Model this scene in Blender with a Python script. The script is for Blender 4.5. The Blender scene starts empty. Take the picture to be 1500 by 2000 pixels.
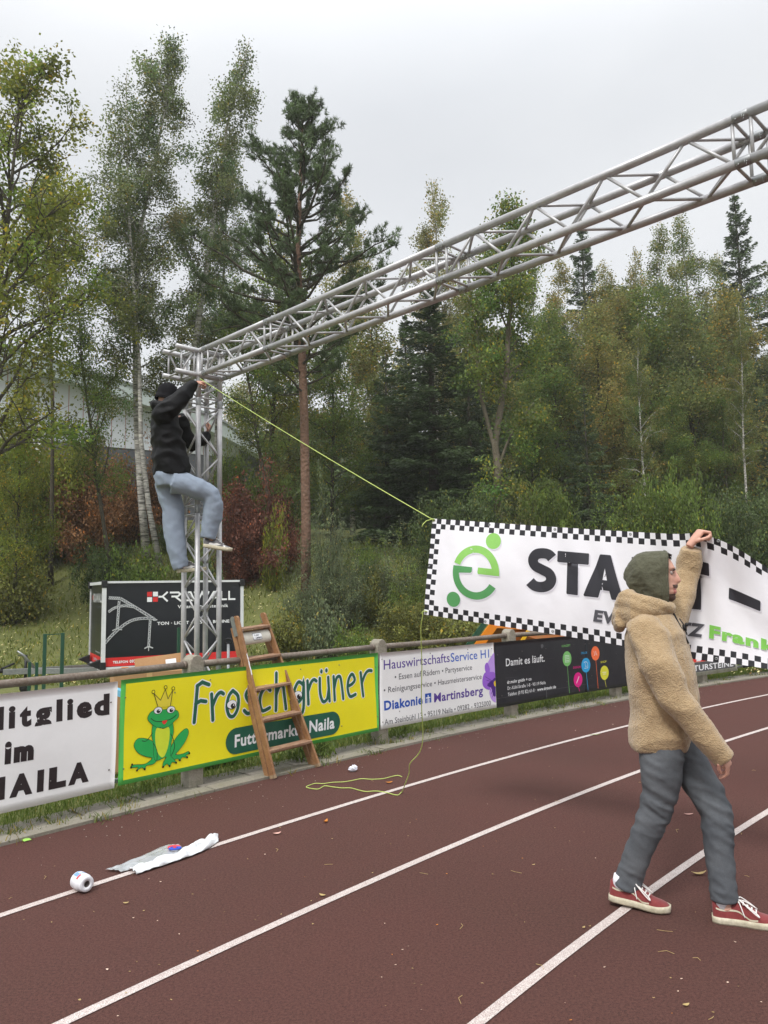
import bpy, bmesh, math, random
import numpy as np
from mathutils import Vector, Matrix, noise, geometry
from math import radians as R, sin, cos, pi, sqrt, atan2, hypot

SC = bpy.context.scene
COL = SC.collection
random.seed(7)

# ------------------------------------------------------------------ camera, light, exposure
EYE = 1.585
cam = bpy.data.cameras.new('camera')
cam.sensor_fit = 'HORIZONTAL'; cam.sensor_width = 36.0; cam.lens = 36.0
cam.clip_start = 0.05; cam.clip_end = 600
camo = bpy.data.objects.new('camera', cam); COL.objects.link(camo)
camo.matrix_world = (Matrix.Translation((0, 0, EYE)) @ Matrix.Rotation(R(95.8), 4, 'X') @ Matrix.Rotation(R(-1.0), 4, 'Z'))
SC.camera = camo

SUN_EL, SUN_AZ = R(52), R(205)          # veiled sun behind the camera, to its left
w = bpy.data.worlds.new('World'); SC.world = w; w.use_nodes = True
nt = w.node_tree; nt.nodes.clear()
def N(tree, t, **k):
    n = tree.nodes.new(t)
    for a, b in k.items(): setattr(n, a, b)
    return n
sky = N(nt, 'ShaderNodeTexSky', sky_type='NISHITA', sun_disc=False, sun_elevation=SUN_EL, sun_rotation=SUN_AZ, altitude=500, air_density=1.0, dust_density=3.0, ozone_density=1.0)
tc = N(nt, 'ShaderNodeTexCoord')
mp = N(nt, 'ShaderNodeMapping'); mp.inputs['Scale'].default_value = (1.0, 1.0, 2.2)
nz = N(nt, 'ShaderNodeTexNoise'); nz.inputs['Scale'].default_value = 1.3; nz.inputs['Detail'].default_value = 5; nz.inputs['Roughness'].default_value = .45
nt.links.new(tc.outputs['Generated'], mp.inputs[0]); nt.links.new(mp.outputs[0], nz.inputs[0])
cr = N(nt, 'ShaderNodeValToRGB')
cr.color_ramp.elements[0].position = .30; cr.color_ramp.elements[0].color = (4.45, 4.60, 4.84, 1)
cr.color_ramp.elements[1].position = .72; cr.color_ramp.elements[1].color = (6.0, 6.06, 6.12, 1)
nt.links.new(nz.outputs['Fac'], cr.inputs[0])
# an overcast sky is brighter overhead
sx = N(nt, 'ShaderNodeSeparateXYZ'); nt.links.new(tc.outputs['Generated'], sx.inputs[0])
mr = N(nt, 'ShaderNodeMapRange'); mr.interpolation_type = 'SMOOTHSTEP'; mr.inputs[1].default_value = .50; mr.inputs[2].default_value = 1.0; mr.inputs[3].default_value = 1.0; mr.inputs[4].default_value = 2.9
nt.links.new(sx.outputs['Z'], mr.inputs[0])
vm = N(nt, 'ShaderNodeVectorMath', operation='SCALE')
nt.links.new(cr.outputs[0], vm.inputs[0]); nt.links.new(mr.outputs[0], vm.inputs['Scale'])
mx = N(nt, 'ShaderNodeMix', data_type='RGBA'); mx.inputs[0].default_value = .93
nt.links.new(sky.outputs[0], mx.inputs[6]); nt.links.new(vm.outputs[0], mx.inputs[7])
bg = N(nt, 'ShaderNodeBackground'); bg.inputs[1].default_value = .105
out = N(nt, 'ShaderNodeOutputWorld')
nt.links.new(mx.outputs[2], bg.inputs[0]); nt.links.new(bg.outputs[0], out.inputs[0])

sl = bpy.data.lights.new('sun', 'SUN'); sl.energy = 1.5; sl.angle = R(13); sl.color = (1, .975, .94)
so = bpy.data.objects.new('sun', sl); COL.objects.link(so)
sd = Vector((sin(SUN_AZ) * cos(SUN_EL), cos(SUN_AZ) * cos(SUN_EL), sin(SUN_EL)))
so.rotation_euler = sd.to_track_quat('Z', 'Y').to_euler()

SC.view_settings.view_transform = 'Standard'; SC.view_settings.look = 'None'
SC.view_settings.gamma = 1; SC.view_settings.exposure = 0.64
SC.view_settings.use_curve_mapping = False

# ------------------------------------------------------------------ materials
MATS = {}
def mat(name, col, rough=.6, metal=0, spec=.5, bump=None, var=None, coat=0, attr=None, trans=0, sheen=0):
    """col base colour (linear); var=(scale, amount, colour2[, detail]) mottles it; bump=(scale, strength, distance)"""
    if name in MATS: return MATS[name]
    m = bpy.data.materials.new(name); m.use_nodes = True; t = m.node_tree
    b = t.nodes['Principled BSDF']; MATS[name] = m
    b.inputs['Roughness'].default_value = rough; b.inputs['Metallic'].default_value = metal
    b.inputs['Specular IOR Level'].default_value = spec; b.inputs['Coat Weight'].default_value = coat
    b.inputs['Base Color'].default_value = (*col, 1); b.inputs['Sheen Weight'].default_value = sheen
    tcn = N(t, 'ShaderNodeTexCoord'); src = tcn.outputs['Object']
    cur = None
    if var:
        vs = var if isinstance(var, list) else [var]
        for (sc, amt, c2, *d) in vs:
            n = N(t, 'ShaderNodeTexNoise'); n.inputs['Scale'].default_value = sc; n.inputs['Detail'].default_value = d[0] if d else 6
            n.inputs['Roughness'].default_value = .62
            t.links.new(src, n.inputs[0])
            r = N(t, 'ShaderNodeMapRange'); r.inputs[1].default_value = .38; r.inputs[2].default_value = .64; r.inputs[3].default_value = 0; r.inputs[4].default_value = amt
            t.links.new(n.outputs['Fac'], r.inputs[0])
            x = N(t, 'ShaderNodeMix', data_type='RGBA'); x.inputs[6].default_value = (*col, 1); x.inputs[7].default_value = (*c2, 1)
            if cur: t.links.new(cur, x.inputs[6])
            t.links.new(r.outputs[0], x.inputs[0]); cur = x.outputs[2]
    if attr:                       # per piece tint held in a face attribute
        a = N(t, 'ShaderNodeAttribute', attribute_name=attr)
        x = N(t, 'ShaderNodeVectorMath', operation='MULTIPLY')
        if cur: t.links.new(cur, x.inputs[0])
        else: x.inputs[0].default_value = col
        t.links.new(a.outputs['Color'], x.inputs[1]); cur = x.outputs[0]
    if cur: t.links.new(cur, b.inputs['Base Color'])
    if bump:
        bs = bump if isinstance(bump, list) else [bump]; prev = None
        for (sc, st, di, *kind) in bs:
            if kind and kind[0] == 'vor':
                n = N(t, 'ShaderNodeTexVoronoi'); n.inputs['Scale'].default_value = sc; o = n.outputs['Distance']
            else:
                n = N(t, 'ShaderNodeTexNoise'); n.inputs['Scale'].default_value = sc; n.inputs['Detail'].default_value = 4; o = n.outputs['Fac']
            t.links.new(src, n.inputs['Vector'])
            bn = N(t, 'ShaderNodeBump'); bn.inputs['Strength'].default_value = st; bn.inputs['Distance'].default_value = di
            t.links.new(o, bn.inputs['Height'])
            if prev: t.links.new(prev, bn.inputs['Normal'])
            prev = bn.outputs[0]
        t.links.new(prev, b.inputs['Normal'])
    if trans:                      # leaves let some light through
        tr = N(t, 'ShaderNodeBsdfTranslucent'); ms = N(t, 'ShaderNodeMixShader'); ms.inputs[0].default_value = trans
        if cur: t.links.new(cur, tr.inputs[0])
        else: tr.inputs[0].default_value = (*col, 1)
        t.links.new(b.outputs[0], ms.inputs[1]); t.links.new(tr.outputs[0], ms.inputs[2])
        t.links.new(ms.outputs[0], t.nodes['Material Output'].inputs[0])
    return m

def srgb(r, g, b):
    f = lambda c: (c / 255 / 12.92) if c / 255 <= .04045 else ((c / 255 + .055) / 1.055) ** 2.4
    return (f(r), f(g), f(b))

# ------------------------------------------------------------------ mesh helpers
class MB:
    """collects geometry for one mesh"""
    def __init__(s): s.v = []; s.f = []; s.m = []
    def add(s, vs, fs, mi=0):
        o = len(s.v); s.v += [tuple(p) for p in vs]; s.f += [tuple(i + o for i in f) for f in fs]; s.m += [mi] * len(fs); return s
    def box(s, c, d, rz=0, mi=0, M=None):
        x, y, z = d[0] / 2, d[1] / 2, d[2] / 2
        vs = [Vector((a, b, e)) for a in (-x, x) for b in (-y, y) for e in (-z, z)]
        T = Matrix.Translation(c) @ Matrix.Rotation(rz, 4, 'Z')
        if M is not None: T = Matrix.Translation(c) @ M.to_4x4()
        vs = [T @ p for p in vs]
        return s.add(vs, [(0, 1, 3, 2), (4, 6, 7, 5), (0, 4, 5, 1), (2, 3, 7, 6), (0, 2, 6, 4), (1, 5, 7, 3)], mi)
    def tube(s, pts, rad, n=8, caps=True, mi=0):
        pts = [Vector(p) for p in pts]; k = len(pts)
        rad = [rad] * k if not hasattr(rad, '__len__') else rad
        vs = []; up = None
        for i, p in enumerate(pts):
            t = (pts[min(i + 1, k - 1)] - pts[max(i - 1, 0)])
            t = t.normalized() if t.length > 1e-9 else Vector((0, 0, 1))
            if up is None: up = t.orthogonal().normalized()
            else:
                up = up - t * up.dot(t); up = up.normalized() if up.length > 1e-6 else t.orthogonal().normalized()
            q = t.cross(up)
            for j in range(n):
                a = 2 * pi * j / n; vs.append(p + (up * cos(a) + q * sin(a)) * rad[i])
        fs = [(i * n + j, i * n + (j + 1) % n, (i + 1) * n + (j + 1) % n, (i + 1) * n + j) for i in range(k - 1) for j in range(n)]
        if caps: fs += [tuple(range(n))[::-1], tuple((k - 1) * n + j for j in range(n))]
        return s.add(vs, fs, mi)
    def bar(s, a, b, wx, wy, up=(0, 0, 1), mi=0):
        a = Vector(a); b = Vector(b); t = (b - a).normalized(); u = Vector(up); u = (u - t * u.dot(t)).normalized(); q = t.cross(u)
        vs = [p + q * (wx / 2 * i) + u * (wy / 2 * j) for p in (a, b) for i, j in ((-1, -1), (1, -1), (1, 1), (-1, 1))]
        return s.add(vs, [(3, 2, 1, 0), (4, 5, 6, 7), (0, 1, 5, 4), (1, 2, 6, 5), (2, 3, 7, 6), (3, 0, 4, 7)], mi)
    def lathe(s, prof, n=20, T=None, mi=0):
        vs = []; T = T or Matrix.Identity(4)
        for r, z in prof:
            for j in range(n): vs.append(T @ Vector((r * cos(2 * pi * j / n), r * sin(2 * pi * j / n), z)))
        k = len(prof)
        fs = [(i * n + j, i * n + (j + 1) % n, (i + 1) * n + (j + 1) % n, (i + 1) * n + j) for i in range(k - 1) for j in range(n)]
        return s.add(vs, fs, mi)
    def mesh(s, name, mats, smooth=False):
        me = bpy.data.meshes.new(name); me.from_pydata(s.v, [], s.f)
        for m in (mats if isinstance(mats, (list, tuple)) else [mats]): me.materials.append(m)
        if any(s.m): me.polygons.foreach_set('material_index', s.m)
        if smooth: me.polygons.foreach_set('use_smooth', [True] * len(me.polygons))
        me.update(); return me
    def build(s, name, mats, parent=None, smooth=False, bevel=0):
        o = bpy.data.objects.new(name, s.mesh(name, mats, smooth)); COL.objects.link(o)
        if parent: o.parent = parent
        if bevel:
            md = o.modifiers.new('bevel', 'BEVEL'); md.width = bevel; md.segments = 2; md.limit_method = 'ANGLE'
        return o

def tag(o, label=None, cat=None, group=None, kind=None):
    if label: o['label'] = label
    if cat: o['category'] = cat
    if group: o['group'] = group
    if kind: o['kind'] = kind
    return o
def empty(name, loc=(0, 0, 0), rz=0):
    o = bpy.data.objects.new(name, None); COL.objects.link(o); o.location = loc; o.rotation_euler = (0, 0, rz); o.empty_display_size = .2; return o
def thing(name, label, cat, loc=(0, 0, 0), rz=0, group=None): return tag(empty(name, loc, rz), label, cat, group)
def keep(o, parent):
    """parent o, built in world coordinates, to an Empty that stands somewhere"""
    o.parent = parent; o.matrix_parent_inverse = parent_matrix(parent).inverted(); return o
def parent_matrix(p):
    m = Matrix.Translation(p.location) @ p.rotation_euler.to_matrix().to_4x4() @ Matrix.Diagonal((*p.scale, 1))
    return parent_matrix(p.parent) @ p.matrix_parent_inverse @ m if p.parent else m
def copy_obj(o, parent=None):
    c = o.copy(); COL.objects.link(c)
    if parent: c.parent = parent
    return c

# pixel of the 1500 x 2000 photograph -> point at depth Y, or on the ground (used only to read off where things stand)
_Mc = np.array(Matrix.Rotation(R(95.8), 3, 'X') @ Matrix.Rotation(R(-1.0), 3, 'Z'))
def ray(x, y): return _Mc @ np.array([(x - 750) / 1500, (1000 - y) / 1500, -1])
def at(x, y, Y):
    d = ray(x, y); t = Y / d[1]; return Vector((d[0] * t, Y, EYE + d[2] * t))
def gnd(x, y, z=0):
    d = ray(x, y); t = (z - EYE) / d[2]; return Vector((d[0] * t, d[1] * t, z))

# running track geometry: arcs round one centre
CX, CY = 32.23, -23.79
TH0 = 2.4107752
def arc(r, s, z=0):
    """point at radius r, s metres (measured on the fence line) to the right of the first post"""
    th = TH0 - s / 45.38
    return Vector((CX + r * cos(th), CY + r * sin(th), z))

def smooth01(t): t = np.clip(t, 0, 1); return t * t * (3 - 2 * t)
def terrain(x, y):
    x = np.asarray(x, float); y = np.asarray(y, float)
    d = np.hypot(x - CX, y - CY)
    yy = y + .10 * np.sin(x * .9) + .25 * np.sin(x * .31 + 1)
    h = 3.0 * smooth01((yy - 14.9) / 9.5) ** .85 + 1.4 * smooth01((yy - 24) / 12) + .9 * smooth01((-x - 3) / 8) * smooth01((yy - 20) / 10)
    h = h + .05 * np.sin(x * 1.7 + y * .6) * smooth01((yy - 15.5) / 3) + .04 * np.sin(x * 3.1 - y * 1.9) * smooth01((yy - 15.5) / 3)
    return h * smooth01((d - 46.2) / 3)
def tz(x, y): return float(terrain(x, y))

# thin damp air: one closed box round everything
def make_haze(density):
    me = bpy.data.meshes.new('haze'); x0, x1, y0, y1, z0, z1 = -320, 320, -320, 320, -1.2, 24
    v = [(x, y, z) for x in (x0, x1) for y in (y0, y1) for z in (z0, z1)]
    me.from_pydata(v, [], [(0, 1, 3, 2), (4, 6, 7, 5), (0, 4, 5, 1), (2, 3, 7, 6), (0, 2, 6, 4), (1, 5, 7, 3)])
    m = bpy.data.materials.new('haze'); m.use_nodes = True; m.node_tree.nodes.clear(); o_ = N(m.node_tree, 'ShaderNodeOutputMaterial'); p = N(m.node_tree, 'ShaderNodeVolumePrincipled')
    p.inputs['Color'].default_value = (.95, .95, .93, 1); p.inputs['Density'].default_value = density; p.inputs['Anisotropy'].default_value = .2; m.node_tree.links.new(p.outputs[0], o_.inputs['Volume']); me.materials.append(m)
    o = bpy.data.objects.new('haze', me); COL.objects.link(o); o['kind'] = 'stuff'; o['label'] = 'thin grey autumn haze in the air'
HAZE = .0013
# ------------------------------------------------------------------ ground, track, kerb, grass
M_track = mat('track_rubber', srgb(66, 41, 38), .92, spec=.12,
              var=[(1.4, .8, srgb(56, 44, 34)), (.5, .6, srgb(88, 46, 40)), (9, .35, srgb(52, 34, 31)), (26, .3, srgb(80, 54, 48)), (150, .85, srgb(40, 26, 25), 3), (80, .6, srgb(100, 66, 60), 2), (330, .6, srgb(112, 82, 76), 2)],
              bump=[(320, .7, .006), (140, .5, .006)])
M_line = mat('line_paint', srgb(226, 219, 214), .8, var=[(3, .3, srgb(190, 180, 172)), (36, .35, srgb(168, 148, 140)), (210, .8, srgb(132, 102, 96), 2)], bump=[(600, .5, .003)])
M_soil = mat('grass_soil', (.115, .145, .032), .95, var=[(1.1, .75, (.17, .19, .040)), (6, .6, (.10, .12, .03)), (30, .5, (.19, .16, .07))], bump=[(40, .8, .03)])
M_conc = mat('kerb_concrete', srgb(140, 134, 122), .9, var=[(7, .6, srgb(110, 108, 88)), (60, .5, srgb(165, 158, 146)), (240, .35, srgb(92, 88, 78), 2)], bump=[(120, .6, .004)])
M_slab = mat('slab_concrete', srgb(112, 106, 97), .9, var=[(5, .7, srgb(86, 88, 66)), (50, .5, srgb(140, 133, 122))], bump=[(90, .6, .004)])

def sheet(name, xs, ys, zf, m):
    X, Y = np.meshgrid(xs, ys, indexing='ij'); Z = zf(X, Y)
    v = np.stack([X, Y, Z], -1).reshape(-1, 3); nx, ny = len(xs), len(ys)
    f = [(i * ny + j, (i + 1) * ny + j, (i + 1) * ny + j + 1, i * ny + j + 1) for i in range(nx - 1) for j in range(ny - 1)]
    b = MB(); b.add(v, f); return b.build(name, m, smooth=True)
xs = np.r_[-300, -160, -80, -45, np.arange(-34, 38, .6), 50, 90, 160, 300]
ys = np.r_[-300, -120, -40, -10, 0, np.arange(4, 44, .5), 55, 90, 160, 300]
tag(sheet('ground', xs, ys, lambda x, y: terrain(x, y) - .02, M_soil), kind='structure')

def ring(name, r0, r1, z, m, s0=-14, s1=34, ds=.4, thick=None):
    b = MB(); vs = []; n = int((s1 - s0) / ds)
    for i in range(n + 1):
        s = s0 + (s1 - s0) * i / n
        vs += [arc(r0, s, z), arc(r1, s, z)]
    b.add(vs, [(2 * i, 2 * i + 1, 2 * i + 3, 2 * i + 2) for i in range(n)])
    return b.build(name, m)
tag(ring('running_track', 34, 45.15, 0.0, M_track, -26, 60, .5), kind='structure')
tag(ring('infield', 2, 33.99, -.004, M_soil, -26, 60, 2), kind='structure')
for rr in (44.06, 42.885, 41.665, 40.44, 39.22): tag(ring('lane_line', rr - .025, rr + .025, .004, M_line), kind='structure')

# edging: kerb stones against the track, then a row of sunken slabs; each stone is a piece
def arc_block(r0, r1, s0, s1, z0, z1, tilt=0):
    c = arc((r0 + r1) / 2, (s0 + s1) / 2, 0); th = TH0 - (s0 + s1) / 2 / 45.38
    M = Matrix.Rotation(th - pi / 2, 4, 'Z') @ Matrix.Rotation(tilt, 4, 'X')
    b = MB(); L = (s1 - s0); b.box((0, 0, 0), (L * (r0 / 45.38), r1 - r0, z1 - z0))
    return b, Matrix.Translation((c.x, c.y, (z0 + z1) / 2)) @ M
kerb = tag(empty('kerb', arc(45.2, 2)), kind='structure')
path = tag(empty('edging_path', arc(45.45, 2)), kind='structure')
rk = random.Random(3)
s = -6.0; kb = None; k = 0
while s < 22:
    L = 1.0
    b, T = arc_block(45.155, 45.30, s + .006, s + L - .006, -.12, .018 + rk.uniform(-.004, .005), rk.uniform(-.02, .02))
    if kb is None: kb = b.mesh('kerb_stone', M_conc)
    o = bpy.data.objects.new('kerb_stone', kb); COL.objects.link(o)
    T2 = T.copy(); T2.translation.z += rk.uniform(-.004, .004); o.matrix_world = T2; keep(o, kerb)
    o.matrix_parent_inverse = parent_matrix(kerb).inverted()
    s += L
s = -6.0; sb = None
while s < 22:
    L = .5
    b, T = arc_block(45.305, 45.60, s + .008, s + L - .008, -.10, .008)
    if sb is None: sb = b.mesh('slab', M_slab)
    o = bpy.data.objects.new('slab', sb); COL.objects.link(o)
    T2 = T @ Matrix.Rotation(rk.uniform(-.02, .02), 4, 'X') @ Matrix.Rotation(rk.uniform(-.02, .02), 4, 'Y'); T2.translation.z += rk.uniform(-.006, .004)
    o.matrix_world = T2; keep(o, path); s += L

# blades: numpy batches of narrow triangles, tint per blade
def blades(name, P, h, wd, tintlo, tinthi, m, lean=.35, seed=1, kind='stuff', label=None, cat='grass', yellow=0.0):
    r = np.random.RandomState(seed); n = len(P)
    a = r.rand(n) * 2 * pi; hh = h * (.5 + r.rand(n)); ww = wd * (.6 + .8 * r.rand(n))
    dx = np.stack([np.cos(a), np.sin(a), np.zeros(n)], 1); la = r.rand(n) * 2 * pi; ll = lean * hh * r.rand(n)
    top = P + np.stack([np.cos(la) * ll, np.sin(la) * ll, hh], 1); mid = P + (top - P) * .55 + np.stack([-np.cos(la) * ll * .12, -np.sin(la) * ll * .12, hh * .06], 1)
    V = np.stack([P - dx * ww[:, None] / 2, P + dx * ww[:, None] / 2, mid + dx * ww[:, None] * .4, mid - dx * ww[:, None] * .4, top], 1).reshape(-1, 3)
    base = np.arange(n)[:, None] * 5
    me = bpy.data.meshes.new(name)
    quads = base + np.array([0, 1, 2, 3]); tris = base + np.array([3, 2, 4])
    loops = np.concatenate([quads, tris], 1).reshape(-1)
    me.vertices.add(len(V)); me.vertices.foreach_set('co', V.astype('f').ravel())
    me.loops.add(len(loops)); me.loops.foreach_set('vertex_index', loops.astype('i'))
    starts = (np.arange(n)[:, None] * 7 + np.array([0, 4])).reshape(-1)
    me.polygons.add(2 * n); me.polygons.foreach_set('loop_start', starts.astype('i'))
    me.update(calc_edges=True); me.validate()
    t = np.array(tintlo) + (np.array(tinthi) - np.array(tintlo)) * r.rand(n, 1) * np.ones((1, 3)); t *= (.8 + .4 * r.rand(n, 1))
    yy = r.rand(n) < yellow; t[yy] = np.array((2.6, 1.5, .9)) * (.7 + .5 * r.rand(yy.sum(), 1))
    at_ = me.attributes.new('tint', 'FLOAT_COLOR', 'FACE'); c = np.repeat(np.c_[t, np.ones(n)], 2, 0); at_.data.foreach_set('color', c.astype('f').ravel())
    me.materials.append(m); o = bpy.data.objects.new(name, me); COL.objects.link(o); tag(o, label, cat, kind=kind); return o
M_blade = mat('grass_blade', (.125, .180, .036), .6, spec=.3, attr='tint', trans=.35)
r = np.random.RandomState(5)
def arcs(r0, r1, s0, s1, n, pw=1.0):
    rr = r0 + (r1 - r0) * r.rand(n) ** pw; ss = s0 + (s1 - s0) * r.rand(n); th = TH0 - ss / 45.38
    return CX + rr * np.cos(th), CY + rr * np.sin(th)
x, y = arcs(45.50, 46.9, -5, 14, 60000)
ok = np.abs(np.sin(x * 5.1 + y * 3) + np.sin(x * 2.3 - y * 4.7)) * .5 + r.rand(len(x)) * .5 > .1 ; x, y = x[ok], y[ok]
blades('grass', np.stack([x, y, terrain(x, y) - .02], 1), .06, .0055, (.7, .75, .7), (1.3, 1.25, 1.1), M_blade, .9, 2, label='short green grass strip growing under the advertising banners along the fence', yellow=.04)
x, y = arcs(46.9, 50.5, -6, 20, 26000)
blades('grass', np.stack([x, y, terrain(x, y) - .02], 1), .075, .012, (.7, .75, .7), (1.25, 1.2, 1.1), M_blade, .8, 3, label='flat mown grass between the fence and the foot of the slope', yellow=.03)
# the rough slope
n = 150000
x = -24 + 48 * r.rand(n); y = 14 + 13 * r.rand(n) ** 1.2
cl = np.array([noise.noise((a * .55, b * .55, 3.3)) for a, b in zip(x[::1], y[::1])])
ok = (r.rand(n) < .75 + cl) ; x, y, cl = x[ok], y[ok], cl[ok]
blades('grass', np.stack([x, y, terrain(x, y) - .03], 1), .10, .022, (.8, .78, .8), (1.75, 1.38, 1.0), M_blade, 1.1, 4, label='rough yellowish green grass covering the slope behind the trailer', yellow=.07)
P = []; rq = random.Random(77)
mb_ = MB()
for i in range(2600):
    x_ = rq.uniform(-12, 8); y_ = rq.uniform(13.5, 20); z_ = tz(x_, y_) + rq.uniform(.02, .08); q_ = rq.uniform(.012, .03); a_ = rq.uniform(0, 6)
    mb_.add([(x_ + q_ * cos(a_ + t), y_ + q_ * .5 * sin(a_ + t), z_ + q_ * .6 * sin(a_ + t + 1)) for t in (0, 1.5, 3.1, 4.6)], [(0, 1, 2, 3)], mi=rq.choice([0, 0, 1]))
tag(mb_.build('fallen_leaves', [mat('slope_leaf_pale', srgb(226, 214, 150), .7), mat('slope_leaf_brown', srgb(170, 128, 70), .7)]), 'pale yellow birch leaves fallen on the grass slope', 'fallen leaves', kind='stuff')
# weeds in the joints of the edging
M_weed = mat('weed_leaf', (.11, .15, .04), .6, attr='tint', trans=.35)
P = []
for i in range(150):
    ss = rk.uniform(-4, 13); rr = rk.choice([45.30, 45.31, 45.47, 45.60, 45.16]); c = arc(rr, ss)
    for j in range(rk.choice([4, 8, 20, 40])):
        P.append((c.x + rk.gauss(0, .05), c.y + rk.gauss(0, .035), .0))
blades('weeds', np.array(P), .045, .007, (.8, .8, .7), (1.3, 1.25, 1.0), M_weed, 1.4, 6, label='small weeds and dry grass sprouting from the joints of the concrete edging', cat='weeds', yellow=.25)
P = []
for i in range(9):
    ss = [1.15, 1.3, 1.45, 2.6, 2.2, 4.6, 5.3, 6.2, -.4][i]; c = arc(45.42 if i < 3 else 45.5, ss)
    for j in range(130 if i < 3 else 70): P.append((c.x + rk.gauss(0, .06), c.y + rk.gauss(0, .05), rk.uniform(0, .09)))
blades('weeds', np.array(P), .05, .014, (.9, 1.0, .7), (1.5, 1.5, 1.0), M_weed, 1.8, 7, label='leafy weed clumps growing behind the foot of the ladder and at the posts', cat='weeds')
# crumbs and grit on the track edge
b = MB()
for i in range(900):
    ss = rk.uniform(-4, 12); rr = 45.2 + abs(rk.gauss(0, .12)) if rk.random() < .75 else 45.15 - abs(rk.gauss(0, .25)); c = arc(rr, ss, .016 if 45.155 < rr < 45.6 else .004)
    q = rk.uniform(.002, .006); a = rk.uniform(0, 6)
    b.add([c + Vector((q * cos(a + t), q * sin(a + t), 0)) for t in (0, 2.1, 4.2)] + [c + Vector((0, 0, q))], [(0, 1, 3), (1, 2, 3), (2, 0, 3)])
tag(b.build('grit', mat('grit', srgb(158, 150, 138), .9)), 'pale grit and crumbs lying along the edge of the track', 'grit', kind='stuff')
# ------------------------------------------------------------------ flat print: text and drawn shapes, laid on a surface
def subdiv(vs, fs, L):
    bm = bmesh.new(); V = [bm.verts.new((p[0], p[1], p[2] if len(p) > 2 else 0)) for p in vs]
    for f in fs:
        try: bm.faces.new([V[i] for i in f])
        except ValueError: pass
    bmesh.ops.triangulate(bm, faces=bm.faces[:])
    for _ in range(6):
        es = [e for e in bm.edges if e.calc_length() > L]
        if not es: break
        bmesh.ops.subdivide_edges(bm, edges=es, cuts=1)
        bmesh.ops.triangulate(bm, faces=[f for f in bm.faces if len(f.verts) > 3])
    bm.verts.index_update()
    r = [tuple(v.co) for v in bm.verts], [tuple(v.index for v in f.verts) for f in bm.faces]; bm.free(); return r
_tc = {}
def glyphs(txt, bold):
    k = (txt, bold)
    if k not in _tc:
        cu = bpy.data.curves.new('t', 'FONT'); cu.body = txt; cu.size = 1; cu.offset = bold; cu.resolution_u = 3; cu.fill_mode = 'FRONT'; cu.space_character = 1 + bold * 2.6
        o = bpy.data.objects.new('t', cu); COL.objects.link(o); bpy.context.view_layer.update()
        me = o.evaluated_get(bpy.context.evaluated_depsgraph_get()).to_mesh()
        v = [(p.co.x, p.co.y) for p in me.vertices]; f = [tuple(q.vertices) for q in me.polygons]
        o.to_mesh_clear(); bpy.data.objects.remove(o); bpy.data.curves.remove(cu)
        _tc[k] = (v, f)
    return _tc[k]
CAPH = None
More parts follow.
